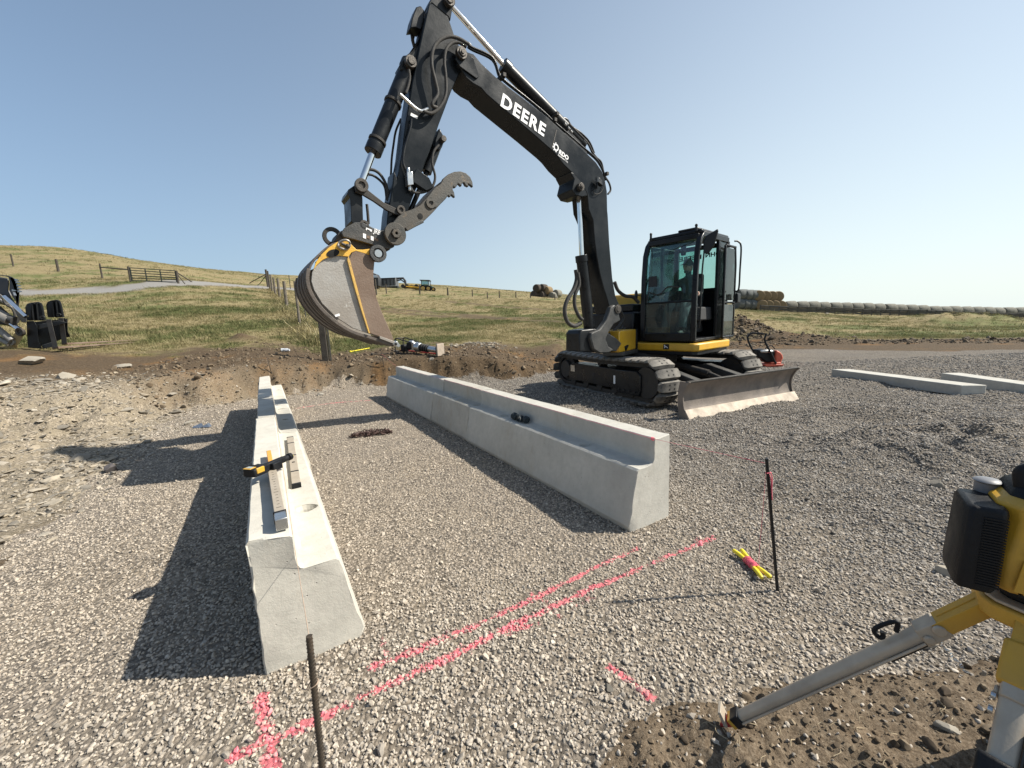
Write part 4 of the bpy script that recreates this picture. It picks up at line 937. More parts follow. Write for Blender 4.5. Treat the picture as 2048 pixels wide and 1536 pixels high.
mb.build('pipe_fitting', M_SILV, EX)['kind'] = 'stuff'
# work lamp on the boom
c = z1(1822, 1330, .06); mb = MB(); mb.box((0, 0, 0), (.11, .07, .09), fr(c, (bg_ * .9 + V(0, 0, .35)).normalized(), bm_, V(0, 0, 1)), taper=.8); mb.box((0.05, 0, -.06), (.02, .03, .10), fr(c, bg_, bm_, V(0, 0, 1))); lamp = mb.build('work_lamp', M_BLK, EX, bevel=.012)
mb = MB(); mb.box((.059, 0, 0), (.004, .06, .075), fr(c, (bg_ * .9 + V(0, 0, .35)).normalized(), bm_, V(0, 0, 1))); mb.build('lens', M_SILV, lamp)
hose([z1(x, y, .03) for x, y in ((1810, 1370), (1780, 1400), (1800, 1420), (1840, 1400), (1865, 1330))], .006)
# --- boom cylinder and swing casting
bc = -TB * .5
pt0 = bp(1158, 376, bc); ptr = bp(1163, 512, bc); pbt = bp(1180, 672, bc)
cylinder('boom_cylinder', pt0, ptr + (pbt - ptr) * .1, ptr, pbt, .095, .045)
hose([z3(x, y, bc + .07) for x, y in ((262, 400), (268, 470), (245, 545), (200, 620), (180, 700), (200, 780), (250, 812), (300, 790))], .034)
hose([z3(x, y, bc + .09) for x, y in ((275, 420), (285, 510), (255, 590), (255, 670), (285, 740), (310, 765))], .030)
hose([z3(x, y, bc - .25) for x, y in ((345, 430), (360, 500), (378, 600), (384, 650))], .018)
hose([z3(x, y, bc - .30) for x, y in ((545, 490), (570, 550), (620, 590), (680, 600), (720, 640))], .034)
hose([z3(x, y, bc - .20) for x, y in ((590, 700), (610, 760), (560, 830), (480, 900), (500, 950), (570, 930), (640, 870))], .026)
cas = [(522, 672), (545, 655), (566, 675), (590, 770), (540, 800), (508, 850), (482, 905), (500, 958), (540, 985), (505, 1010), (440, 1012), (395, 985), (370, 900), (378, 862), (440, 835), (490, 765), (512, 700)]
plate('swing_casting', cas, .07, .10, M_CAST, z3, .02); plate('swing_casting_far', cas, -TB + .02, .09, M_CAST, z3, .02).name = 'swing_casting'
plate('swing_post', [(290, 868), (305, 840), (400, 830), (480, 850), (560, 900), (600, 940), (560, 1000), (400, 1005), (288, 1000)], .0, .34, M_BLK, z3, .02)
c = z3(545, 690, .0); mb = MB(); mb.cyl(c + bm_ * .10, c - bm_ * (TB + .08), .045, 24); mb.ring(c + bm_ * .09, c + bm_ * .07, .075, .045, 28); mb.build('foot_pin', M_BOLT, EX, bevel=.003)
c = z3(368, 890, bc); mb = MB(); mb.cyl(c + bm_ * .16, c - bm_ * .16, .05, 20); mb.build('cylinder_pin', M_BOLT, EX, bevel=.003)

# --- upper body
UA = math.radians(221.6); UO = V(3.382, 7.337, 0); UM = frz(UO, UA)      # x forward, y to the machine's left; origin = front left foot of the cab
def U(s, t, z): return UM @ V(s, t, z)
SK = [(.10, -1.12), (.10, .02), (.02, .09), (-1.25, .14), (-1.75, -.10), (-1.95, -.7), (-2.0, -1.25), (-1.95, -1.9), (-1.7, -2.4), (-1.2, -2.62), (-.2, -2.62), (.08, -2.5), (.10, -1.6)]
mb = MB(); mb.prism([U(s, t, .90) for s, t in SK], V(0, 0, .15)); skirt = mb.build('platform_skirt', M_YEL, EX, bevel=.03, seg=3)
mb = MB(); mb.prism([U(s * .97 - .01, t * .96 - .03, .83) for s, t in SK], V(0, 0, .07)); mb.build('platform_floor', M_BLK, EX, bevel=.01)
mb = MB(); cc = U(-.45, -1.235, 0); mb.cyl(cc + V(0, 0, .50), cc + V(0, 0, .84), .62, 40); mb.build('slew_ring', M_DRK, EX, bevel=.01)
HK = [(-.72, -1.28), (-.72, -2.50), (-1.2, -2.58), (-1.7, -2.36), (-1.93, -1.88), (-1.97, -1.25), (-1.93, -.72), (-1.72, -.14), (-1.50, -.05), (-1.50, -1.28)]
mb = MB(); mb.prism([U(s, t, 1.055) for s, t in HK], V(0, 0, .70)); mb.build('engine_bay', M_BLK, EX, bevel=.04, seg=3)
mb = MB(); mb.prism([U(s, t, 1.76) for s, t in HK], V(0, 0, .32)); mb.build('engine_hood', M_YEL, EX, bevel=.07, seg=3)
mb = MB(); mb.prism([U(s, t, 1.055) for s, t in ((-.05, -1.30), (-.05, -2.45), (-.70, -2.50), (-.70, -1.30))], V(0, 0, .62)); mb.build('tool_box', M_BLK, EX, bevel=.04)
mb = MB(); mb.prism([U(s, t, 1.68) for s, t in ((-.12, -1.36), (-.12, -2.4), (-.71, -2.4), (-.71, -1.36))], V(0, 0, .16)); mb.build('hood_step', M_BLK, EX, bevel=.03)
mb = MB(); mb.prism([U(s, t, .93) for s, t in ((.12, -1.12), (.62, -1.0), (.95, -.98), (.98, -1.28), (.62, -1.5), (.12, -1.62))], V(0, 0, .40)); mb.build('swing_frame', M_YEL, EX, bevel=.02)
mb = MB(); mb.prism([U(s, t, .86) for s, t in ((.12, -1.08), (.85, -.94), (1.02, -1.3), (.6, -1.6), (.12, -1.68))], V(0, 0, .07)); mb.build('swing_frame_base', M_CAST, EX, bevel=.01)
mb = MB(); mb.box((.16, -1.16, 1.12), (.05, .16, .42), UM); mb.cyl(U(.2, -1.2, 1.2), U(.75, -1.0, .98), .05, 16); mb.build('hose_bracket', M_BLK, EX, bevel=.006)
mb = MB()
for k in range(6): c = U(.188, -1.13 - .06 * (k % 2), .98 + .06 * k); mb.cyl(c, c + U(1, 0, 0) * 0 + (U(.02, 0, 0) - U(0, 0, 0)), .014, 8)
mb.build('bolt', M_SILV, EX)['kind'] = 'stuff'
for k in range(4): hose([U(.10, -1.35 - .05 * k, 1.30 + .05 * k), U(.35, -1.3 - .04 * k, 1.22), U(.65, -1.15 - .03 * k, 1.02 - .03 * k), U(.95, -1.05, 1.0), U(1.15, -1.0, 1.12 + .04 * k)], .022)
# emblem plate on the skirt: dark square with a pale leaping deer
e = U(.104, -.50, .985); ef = U(1, 0, 0) - U(0, 0, 0); el = U(0, 1, 0) - U(0, 0, 0)
mb = MB(); mb.box((0, 0, 0), (.004, .115, .10), fr(e, ef, el, V(0, 0, 1))); emb = mb.build('emblem', M_BLK, EX)
def E2(a, b_): return e + ef * .004 + el * a + V(0, 0, b_)
dp = [(-.040, -.030), (-.020, -.022), (-.006, -.006), (.014, -.004), (.026, -.026), (.038, -.030), (.034, -.010), (.028, .006), (.036, .016), (.046, .014), (.044, .022), (.034, .026), (.030, .040), (.022, .030), (.012, .010), (-.010, .010), (-.024, -.004), (-.034, -.018)]
mb = MB(); mb.prism([E2(-a, b_) for a, b_ in dp], ef * .002); mb.build('deer_mark', M_WHITE, emb)
# --- cab
CW, CD, ZB, ZT, LN = 1.105, 1.456, 1.08, 3.06, .15
def beam(name, pts, wx, wy, parent=EX, mat_=M_BLK, bev=.012):
    """square tube along points in cab coordinates"""
    P = [U(*p) for p in pts]; rings = []
    for i, p in enumerate(P):
        d = (P[min(i + 1, len(P) - 1)] - P[max(i - 1, 0)]).normalized()
        a = (ef - d * ef.dot(d)); a = a.normalized() if a.length > .2 else (el - d * el.dot(d)).normalized(); b_ = d.cross(a)
        rings.append([p + a * wx / 2 + b_ * wy / 2, p - a * wx / 2 + b_ * wy / 2, p - a * wx / 2 - b_ * wy / 2, p + a * wx / 2 - b_ * wy / 2])
    mb = MB(); mb.loft(rings); return mb.build(name, mat_, parent, bevel=bev)
CAB = MB(); CAB.box((-CD / 2, -CW / 2, ZB + .02), (CD, CW, .05), UM); cab = CAB.build('cab_floor', M_BLK, EX, bevel=.008)
def curve_post(t): return [(-.02, t, ZB), (-.02, t, ZB + .5), (-.04, t, ZB + 1.2), (-.09, t, ZB + 1.65), (-.17, t, ZT - .14), (-.27, t, ZT - .05)]
beam('front_post', curve_post(-.045), .07, .09); beam('front_post', curve_post(-CW + .045), .07, .09)
beam('front_sill', [(-.02, -.09, ZB + .08), (-.02, -CW + .09, ZB + .08)], .06, .16); beam('window_bar', [(-.035, -.09, ZB + .74), (-.035, -CW + .09, ZB + .74)], .03, .035)
beam('roof_beam', [(-.20, -.06, ZT - .09), (-.20, -CW + .06, ZT - .09)], .10, .09)
for t in (-.04, -CW + .04):
    beam('rear_post', [(-CD + .04, t, ZB), (-CD + .04, t, ZT - .08)], .08, .08); beam('roof_rail', [(-.24, t, ZT - .06), (-CD + .04, t, ZT - .06)], .08, .10)
beam('door_post', [(-.98, -.035, ZB), (-.98, -.035, ZT - .10)], .09, .06)
beam('rear_beam', [(-CD + .04, -.08, ZT - .12), (-CD + .04, -CW + .08, ZT - .12)], .07, .09); beam('rear_sill', [(-CD + .04, -.08, ZB + .98), (-CD + .04, -CW + .08, ZB + .98)], .06, .08)
mb = MB(); mb.prism([U(s, t, ZT - .045) for s, t in ((-.22, -.03), (-.22, -CW + .03), (-CD, -CW + .03), (-CD, -.03))], V(0, 0, .085)); mb.build('roof', M_BLK, EX, bevel=.03, seg=3)
mb = MB(); mb.prism([U(s, t, ZT + .035) for s, t in ((-.24, -.12), (-.24, -CW * .45), (-1.1, -CW * .45), (-1.1, -.12))], V(0, 0, .05)); mb.build('roof_box', M_BLK, EX, bevel=.03)
for t in (-.12, -CW + .10):
    mb = MB(); mb.cyl(U(-.18, t, ZT), U(-.18, t, ZT + .10), .022, 10); mb.sphere(U(-.18, t, ZT + .10), .026); mb.build('roof_stud', M_BLK, EX)
mb = MB(); mb.prism([U(-CD + .01, t, z) for t, z in ((-.08, ZB), (-CW + .08, ZB), (-CW + .08, ZB + .95), (-.08, ZB + .95))], ef * .03); mb.build('rear_panel', M_BLK, EX)
mb = MB(); mb.prism([U(s, -CW + .02, z) for s, z in ((-.05, ZB), (-CD, ZB), (-CD, ZB + .55), (-.05, ZB + .42))], el * .03); mb.build('side_panel', M_BLK, EX)
beam('side_rail', [(-.05, -CW + .035, ZB + .44), (-CD, -CW + .035, ZB + .56)], .04, .04); beam('side_post', [(-.78, -CW + .035, ZB + .5), (-.78, -CW + .035, ZT - .1)], .07, .05)
mb = MB(); mb.prism([U(s, -.02, z) for s, z in ((-1.02, ZB), (-CD + .02, ZB), (-CD + .02, ZB + .80), (-1.02, ZB + .80))], -el * .03); mb.build('left_rear_panel', M_BLK, EX, bevel=.01)
def pane(name, pts, th_=.006, mat_=M_GLASS, parent=EX):
    P = [U(*p) for p in pts]; nn = (P[1] - P[0]).cross(P[2] - P[0]).normalized(); mb = MB(); mb.prism(P, nn * th_); return mb.build(name, mat_, parent, smooth=0)
pane('windscreen', [(-.045, -.09, ZB + .75), (-.045, -CW + .09, ZB + .75), (-.10, -CW + .09, ZB + 1.60), (-.19, -CW + .10, ZT - .15), (-.19, -.10, ZT - .15), (-.10, -.09, ZB + 1.60)], mat_=M_GLASS)
pane('lower_windscreen', [(-.03, -.09, ZB + .16), (-.03, -CW + .09, ZB + .16), (-.03, -CW + .09, ZB + .73), (-.03, -.09, ZB + .73)], mat_=M_GLASS2)
rw = pane('rear_window', [(-CD + .05, -.08, ZB + 1.02), (-CD + .05, -CW + .08, ZB + 1.02), (-CD + .05, -CW + .08, ZT - .16), (-CD + .05, -.08, ZT - .16)])
pane('side_window', [(-.82, -CW + .03, ZB + .58), (-CD + .08, -CW + .03, ZB + .58), (-CD + .08, -CW + .03, ZT - .12), (-.82, -CW + .03, ZT - .12)])
pane('side_window', [(-.08, -CW + .03, ZB + .46), (-.74, -CW + .03, ZB + .52), (-.74, -CW + .03, ZT - .12), (-.24, -CW + .03, ZT - .12)])
pane('side_window', [(-1.03, -.03, ZB + .84), (-CD + .08, -.03, ZB + .84), (-CD + .08, -.03, ZT - .12), (-1.03, -.03, ZT - .12)])
# maker's name printed on the outside of the rear glass, so it reads backwards from the front
text_on('rear_lettering', 'JOHN', U(-CD + .045, -.10, ZT - .30), U(-CD + .045, -.46, ZT - .30), .12, M_BLK, rw, bold=.004, nrm=ef * -1, off=.002)
text_on('rear_lettering', 'DEERE', U(-CD + .045, -.54, ZT - .30), U(-CD + .045, -CW + .09, ZT - .30), .12, M_BLK, rw, bold=.004, nrm=ef * -1, off=.002)
# folded back door
DO = .08
def dpt(s, z): return (s, DO, z)
beam('door_frame', [dpt(-1.02, ZB + .02), dpt(-1.02, ZT - .2)], .05, .04); beam('door_frame', [dpt(-1.56, ZB + .02), dpt(-1.56, ZT - .55), dpt(-1.50, ZT - .2)], .05, .04)
beam('door_frame', [dpt(-1.02, ZT - .2), dpt(-1.52, ZT - .2)], .05, .04); beam('door_frame', [dpt(-1.02, ZB + .02), dpt(-1.56, ZB + .02)], .05, .05); beam('door_frame', [dpt(-1.02, ZB + .70), dpt(-1.56, ZB + .70)], .04, .04)
pane('door_glass', [dpt(-1.05, ZB + .74), dpt(-1.53, ZB + .74), dpt(-1.49, ZT - .24), dpt(-1.05, ZT - .24)]); pane('door_glass', [dpt(-1.05, ZB + .06), dpt(-1.53, ZB + .06), dpt(-1.53, ZB + .66), dpt(-1.05, ZB + .66)], mat_=M_GLASS2)
hose([U(s, t, z) for s, t, z in ((-1.30, .16, 2.0), (-1.32, .24, 2.02), (-1.32, .25, 2.4), (-1.32, .25, 2.82), (-1.30, .20, 2.93), (-1.24, .16, 2.94))], .016, M_BLK, 'grab_rail', 6)
mb = MB(); mb.box((-1.5, .17, 1.86), (.16, .06, .18), UM); mb.build('door_lock', M_BLK, EX, bevel=.015)
hose([U(s, t, z) for s, t, z in ((-.05, .03, ZB + .3), (-.05, .05, ZB + .32), (-.06, .06, ZB + 1.2), (-.12, .06, ZB + 1.62), (-.14, .02, ZB + 1.66))], .014, M_BLK, 'grab_rail', 4)
# mirror at the front left corner of the roof, right mirror, wiper
mb = MB(); mm = frz(U(-.22, .13, ZT - .22), UA + .5) @ Matrix.Scale(.85, 4); mb.prism([mm @ V(0, y, z) for y, z in ((-.14, -.22), (-.05, -.26), (.06, -.10), (.13, .18), (.12, .24), (-.10, .12), (-.15, .02))], (mm @ V(.05, 0, 0)) - (mm @ V(0, 0, 0))); mb.build('mirror', M_BLK, EX, bevel=.02)
hose([U(-.16, -.02, ZB + 1.66), U(-.18, .06, ZT - .32), U(-.20, .13, ZT - .24)], .012, M_BLK, 'mirror_arm', 4)
mb = MB(); mb.sphere(U(.06, -CW - .07, ZB + .92), (.03, .06, .10)); mb.cyl(U(0, -CW, ZB + .9), U(.06, -CW - .06, ZB + .92), .01, 6); mb.build('mirror', M_BLK, EX)
hose([U(s, t, z) for s, t, z in ((-.02, -CW + .12, ZB + .76), (-.02, -CW + .16, ZB + .95), (-.02, -CW + .30, ZB + .90), (-.02, -CW + .42, ZB + .92), (-.02, -CW + .56, ZB + 1.03), (-.02, -CW + .78, ZB + 1.0))], .012, M_RUB2, 'wiper', 5)
hose([U(s, t, z) for s, t, z in ((-.28, -.75, ZT - .12), (-.28, -.70, ZT - .22), (-.28, -.55, ZT - .24), (-.28, -.42, ZT - .15))], .008, M_RUB2, 'cable', 5)
mb = MB(); mb.box((-.30, -.40, ZT - .28), (.04, .10, .20), UM); mb.build('inner_mirror', M_BLK, EX, bevel=.02)
mb = MB(); mb.box((-.06, -CW + .22, ZB + 1.16), (.003, .17, .20), UM); mb.build('notice', M_SEAT, EX)
# inside: seat, consoles, levers
mb = MB(); mb.box((-.86, -.58, ZB + .30), (.5, .52, .34), UM, taper=.9); mb.box((-.86, -.58, ZB + .52), (.52, .50, .12), UM); mb.build('seat', M_SEAT, EX, bevel=.04, seg=3)
mb = MB(); bk = UM @ Matrix.Translation((-1.14, -.58, ZB + .92)) @ Matrix.Rotation(-.15, 4, 'Y'); mb.box((0, 0, 0), (.12, .48, .80), bk, taper=.8); mb.build('seat_back', M_SEAT, EX, bevel=.05, seg=3)
for t in (-.20, -.95):
    mb = MB(); mb.box((-.75, t, ZB + .50), (.62, .16, .26), UM, taper=.85); mb.build('console', M_SEAT, EX, bevel=.03)
    mb = MB(); mb.cyl(U(-.48, t, ZB + .6), U(-.45, t, ZB + .88), .012, 8); mb.sphere(U(-.45, t, ZB + .90), (.03, .03, .05)); mb.build('joystick', M_SEAT, EX)
for t in (-.50, -.66):
    mb = MB(); mb.cyl(U(-.28, t, ZB + .05), U(-.26, t, ZB + .72), .014, 8); mb.sphere(U(-.26, t, ZB + .74), .03); mb.build('travel_lever', M_SEAT, EX)
    mb = MB(); mb.box((-.26, t, ZB + .12), (.20, .10, .025), UM); mb.build('pedal', M_SEAT, EX, bevel=.004)
mb = MB(); mb.box((-.45, -.95, ZB + 1.0), (.05, .20, .15), UM); mb.cyl(U(-.5, -.95, ZB + .62), U(-.46, -.95, ZB + .95), .014, 8); mb.build('monitor', M_SEAT, EX, bevel=.01)

# --- undercarriage
TM = frz(UC, UY)           # x towards the blade, y to the left of that
TH, TL, TW, TG = .86, 3.52, .504, 2.094; TR = TH / 2
def T(s, t, z): return TM @ V(s, t, z)
def shoe_mesh():
    mb = MB(); w_ = TW / 2; p = .098
    # pad outline across the width: outer face bevelled towards both ends, cut corners
    rings = []
    for y, t0, t1, hp in ((-w_, .000, .030, p * .55), (-w_ + .05, 0, .058, p * .92), (-w_ * .30, 0, .072, p * .97), (w_ * .30, 0, .072, p * .97), (w_ - .05, 0, .058, p * .92), (w_, 0, .030, p * .55)):
        rings.append([V(-hp, y, t0), V(hp, y, t0), V(hp * .86, y, t1), V(-hp * .86, y, t1)])
    mb.loft(rings); mb.cur = 1
    for a in (-.045, .045):
        for b_ in (-.055, .055): mb.cyl((a * .8, b_, .060), (a * .8, b_, .0735), .017, 10)
    mb.cur = 0; mb.box((0, 0, -.03), (.12, .16, .06))
    me = mb.mesh('track_shoe', [M_PAD, M_HOLE], 30); return me
shoe_me = shoe_mesh()
NS = 38; r_ = TR - .072; Ls = TL - 2 * TR; per = 2 * Ls + 2 * math.pi * r_
def track_pt(u):
    u %= per
    if u < Ls: return V(-Ls / 2 + u, 0, TR + r_ - .035 * math.sin(math.pi * u / Ls)), V(1, 0, 0), V(0, 0, 1)
    u -= Ls
    if u < math.pi * r_: a = math.pi / 2 - u / r_; return V(Ls / 2 + r_ * math.cos(a), 0, TR + r_ * math.sin(a)), V(math.sin(a), 0, -math.cos(a)), V(math.cos(a), 0, math.sin(a))
    u -= math.pi * r_
    if u < Ls: return V(Ls / 2 - u, 0, TR - r_), V(-1, 0, 0), V(0, 0, -1)
    u -= Ls; a = -math.pi / 2 - u / r_; return V(-Ls / 2 + r_ * math.cos(a), 0, TR + r_ * math.sin(a)), V(math.sin(a), 0, -math.cos(a)), V(math.cos(a), 0, math.sin(a))
for side_ in (-1, 1):
    yc = side_ * TG / 2
    tr = empty('track', T(0, yc, 0)); tr.parent = EX; tr.location = T(0, yc, 0) - W['excavator']
    for k in range(NS):
        P_, X_a, Z_a = track_pt((k + .3) * per / NS); Y_a = Z_a.cross(X_a)
        M_ = TM @ Matrix.Translation((0, yc, 0)) @ fr(P_, X_a, Y_a, Z_a)
        o = bpy.data.objects.new('track_shoe', shoe_me); COL.objects.link(o); o.parent = tr
        loc = M_.to_translation() - W[tr.name]; o.matrix_basis = Matrix.Translation(loc) @ M_.to_3x3().to_4x4(); W[o.name] = M_.to_translation()
    def tpart(name, mb, mat_, bev=.008): return mb.build(name, mat_, tr, bevel=bev)
    # belt under the shoes (the chain links)
    mb = MB(); ring_ = []
    nb = 72
    for k in range(nb):
        P_, X_a, Z_a = track_pt(k * per / nb); c = P_ - Z_a * .02
        ring_.append([T(c.x, yc - .13, c.z), T(c.x, yc + .13, c.z), T(c.x - Z_a.x * .07, yc + .13, c.z - Z_a.z * .07), T(c.x - Z_a.x * .07, yc - .13, c.z - Z_a.z * .07)])
    mb.loft(ring_, closed=True); tpart('track_chain', mb, M_DRK, 0)
    mb = MB(); mb.prism([T(s, yc - .17, z) for s, z in ((-1.16, .22), (1.05, .22), (1.12, .30), (1.12, .52), (1.0, .60), (-1.0, .60), (-1.16, .52))], (T(0, .34, 0) - T(0, 0, 0))); tpart('track_frame', mb, M_BLK)
    mb = MB(); mb.prism([T(s, yc - .20, z) for s, z in ((.55, .17), (1.18, .17), (1.22, .25), (1.22, .55), (1.12, .62), (.55, .60))], (T(0, .40, 0) - T(0, 0, 0))); tpart('idler_guard', mb, M_BLK, .015)
    for s in (-Ls / 2, Ls / 2):
        mb = MB(); mb.cyl(T(s, yc - .16, TR), T(s, yc + .16, TR), .20 if s < 0 else .28, 28); mb.cyl(T(s, yc - .07, TR), T(s, yc + .07, TR), .30, 28); tpart('drive_sprocket' if s < 0 else 'idler_wheel', mb, M_DRK)
    for k in range(5):
        s = -1.0 + k * .48; mb = MB(); mb.cyl(T(s, yc - .15, .19), T(s, yc + .15, .19), .085, 18); tpart('track_roller', mb, M_DRK)
    mb = MB(); mb.cyl(T(-.1, yc - .1, .66), T(-.1, yc + .1, .66), .06, 16); tpart('carrier_roller', mb, M_DRK)
    if side_ < 0:
        for (s, z, w2, h2) in ((-.98, .48, .16, .14), (.52, .40, .05, .16)):
            mb = MB(); mb.box((s, yc - .21 + (.035 if s < 0 else .006), z), (w2, .006, h2), TM); tpart('label', mb, M_WHITE if s > 0 else M_SILV, 0)
        mb = MB()
        for k in range(4): mb.cyl(T(.66 + k * .14, yc - .20, .235 ), T(.66 + k * .14, yc - .222, .235), .018, 8)
        mb.cyl(T(-.20, yc - .17, .42), T(-.20, yc - .175, .42), .05, 4)
        tpart('frame_bolt', mb, M_DRK, 0)
mb = MB(); mb.box((0, 0, .44), (1.5, 1.75, .22), TM, taper=.8); mb.build('centre_frame', M_BLK, EX, bevel=.03)
# blade
BA, BWd = 2.328, 2.60
bprof = [(.10, .0), (.035, .06), (-.03, .15), (-.055, .27), (-.045, .38), (.0, .47), (.07, .545)]   # (forward, z) of the concave front face
bprof = [(a * 1.0, z * 1.06) for a, z in bprof]
nP = len(bprof); sm = spline([V(a, z, 0) for a, z in bprof], 4); sm = [(p.x, p.y) for p in sm]
mb = MB(); R = []
for a, z in sm: R.append([T(BA - .06 + a, -BWd / 2, z), T(BA - .06 + a, BWd / 2, z), T(BA - .085 + a, BWd / 2, z + .004), T(BA - .085 + a, -BWd / 2, z + .004)])
mb.loft(R); blade = mb.build('dozer_blade', M_BLADE, EX, bevel=.004)
for t in (-BWd / 2 - .028, BWd / 2):
    P_ = [T(BA - .03 + a, t, z) for a, z in sm] + [T(BA - .17 + a * .3, t, z) for a, z in sm[::-1]]
    mb = MB(); mb.prism(P_, T(0, .028, 0) - T(0, 0, 0)); mb.build('blade_end_plate', M_BLADE, EX, bevel=.004)
mb = MB(); mb.prism([T(BA + .045, -BWd / 2 - .03, -.015), T(BA + .07, -BWd / 2 - .03, -.015), T(BA - .035, -BWd / 2 - .03, .145), T(BA - .055, -BWd / 2 - .03, .145)], T(0, BWd + .06, 0) - T(0, 0, 0)); mb.build('blade_cutting_edge', M_EDGE, EX, bevel=.004)
mb = MB(); mb.box((BA - .02, 0, .575), (.06, BWd + .04, .03), TM); mb.build('blade_top_rail', M_DRK, EX, bevel=.008)
mb = MB(); mb.box((BA - .25, 0, .30), (.10, BWd * .7, .18), TM); mb.build('blade_back_beam', M_BLK, EX, bevel=.02)
for t in (-.52, .52):
    mb = MB(); mb.prism([T(.55, t - .08, .30), T(.55, t - .08, .52), T(1.15, t - .08, .62), T(2.2, t - .08, .40), T(2.2, t - .08, .20), T(1.2, t - .08, .36)], T(0, .16, 0) - T(0, 0, 0)); mb.build('blade_arm', M_CAST, EX, bevel=.015)
mb = MB(); mb.cyl(T(.8, 0, .62), T(1.6, 0, .52), .06, 18); mb.cyl(T(1.6, 0, .52), T(2.2, 0, .36), .035, 14); mb.build('blade_cylinder', M_DRK, EX)

# ------------------------------------------------------------------ operator in the cab
def skin_body(name, verts, edges, rad, mat_, root, parent=None, sub=2):
    me = bpy.data.meshes.new(name); me.from_pydata([tuple(v) for v in verts], edges, [])
    o = bpy.data.objects.new(name, me); COL.objects.link(o)
    o.modifiers.new('skin', 'SKIN').use_smooth_shade = True
    sv_ = me.skin_vertices[0].data
    for k, r in enumerate(rad): sv_[k].radius = r if hasattr(r, '__len__') else (r, r); sv_[k].use_root = (k == root)
    s_ = o.modifiers.new('sub', 'SUBSURF'); s_.levels = s_.render_levels = sub
    bpy.context.view_layer.update()
    nm = bpy.data.meshes.new_from_object(o.evaluated_get(bpy.context.evaluated_depsgraph_get()))
    bpy.data.objects.remove(o); nm.materials.clear(); nm.materials.append(mat_); nm.name = name
    nm.polygons.foreach_set('use_smooth', [True] * len(nm.polygons))
    return link_mesh(name, nm, parent)
M_SKIN = pm('skin', (.42, .25, .18), (.36, .20, .15), 20, .55); M_JKT = pm('dark_green_jacket', (.030, .042, .036), (.020, .030, .026), 8, .85, bump=.4, bscale=25)
M_JEAN = pm('grey_trousers', (.22, .225, .23), (.15, .155, .16), 10, .9, bump=.3, bscale=30); M_HAIR = pm('grey_brown_hair', (.10, .075, .055), (.06, .045, .035), 30, .8); M_BOOT = pm('boot_leather', (.05, .035, .022), None, 10, .6)
ps = (-.80, -.56)
PER = empty('person', U(ps[0], ps[1], ZB + .58), 'operator in dark green jacket and cap sitting in the excavator cab', 'person')
S = lambda s, t, z: U(ps[0] + s, ps[1] + t, ZB + z)
vb = [S(-.12, 0, .66), S(-.13, 0, .82), S(-.08, .02, 1.00), S(-.03, .03, 1.16), S(.0, .04, 1.26), S(.03, .045, 1.34), S(.04, .05, 1.43),
      S(-.05, -.19, 1.14), S(.05, -.27, .93), S(.30, -.30, .86), S(-.03, .23, 1.14), S(.06, .33, .92), S(.30, .34, .84),
      S(-.04, -.10, .66), S(.36, -.15, .66), S(.50, -.16, .26), S(-.04, .10, .66), S(.34, .17, .66), S(.46, .18, .26), S(.60, -.17, .16), S(.57, .19, .16)]
eb = [(0, 1), (1, 2), (2, 3), (3, 4), (4, 5), (5, 6), (3, 7), (7, 8), (8, 9), (3, 10), (10, 11), (11, 12), (0, 13), (13, 14), (14, 15), (15, 19), (0, 16), (16, 17), (17, 18), (18, 20)]
rb = [(.15, .13), (.15, .13), (.17, .13), (.15, .11), .055, .062, .085, .075, .055, .042, .075, .055, .042, .09, .08, .052, .09, .08, .052, .045, .045]
skin_body('body', vb, eb, rb, M_JKT, 0, PER)
# trousers over the legs
for t in (-1, 1):
    mb = MB(); mb.tube([S(-.06, t * .10, .66), S(.20, t * .14, .675), S(.36, t * .16, .665), S(.43, t * .165, .55), S(.50, t * .17, .25)], [.118, .105, .098, .085, .075], 16); mb.build('trouser_leg', M_JEAN, PER, smooth=60)
    mb = MB(); mb.sphere(S(.58, t * .18, .145), (.13, .055, .06), 14, 8, UM.to_3x3()); mb.build('boot', M_BOOT, PER, smooth=60)
hd = S(.055, .05, 1.44); HM = UM.to_3x3() @ Matrix.Rotation(-.25, 3, 'Z') @ Matrix.Rotation(.25, 3, 'Y')
mb = MB(); mb.sphere(hd, (.105, .080, .128), 24, 16, HM); mb.sphere(hd + HM @ V(.045, 0, -.060), (.055, .052, .060), 16, 10, HM)
mb.tube([hd + HM @ V(.095, 0, .025), hd + HM @ V(.125, 0, -.022), hd + HM @ V(.10, 0, -.034)], [.010, .017, .012], 8)
for t in (-1, 1): mb.sphere(hd + HM @ V(-.005, t * .082, -.01), (.022, .012, .034), 10, 6, HM)
mb.build('head', M_SKIN, PER, smooth=70)
for t in (-1, 1): mb = MB(); mb.sphere(hd + HM @ V(.090, t * .034, .018), (.012, .014, .010), 8, 6, HM); mb.build('eye', M_HOLE, PER)
mb = MB(); mb.sphere(hd + HM @ V(.092, 0, -.062), (.012, .026, .006), 8, 6, HM); mb.build('mouth', pm('lips', (.30, .13, .11), None, 10, .5), PER)
mb = MB(); mb.sphere(hd + HM @ V(.055, 0, -.085), (.055, .056, .042), 14, 8, HM); mb.build('beard', M_HAIR, PER, smooth=70)
mb = MB(); mb.sphere(hd + HM @ V(-.012, 0, .035), (.112, .088, .108), 20, 12, HM); mb.prism([hd + HM @ V(x, y, .062) for x, y in ((.07, -.07), (.15, -.055), (.185, 0), (.15, .055), (.07, .07))], HM @ V(0, 0, .008)); mb.build('cap', pm('cap_cloth', (.04, .04, .042), None, 12, .9), PER, smooth=60)
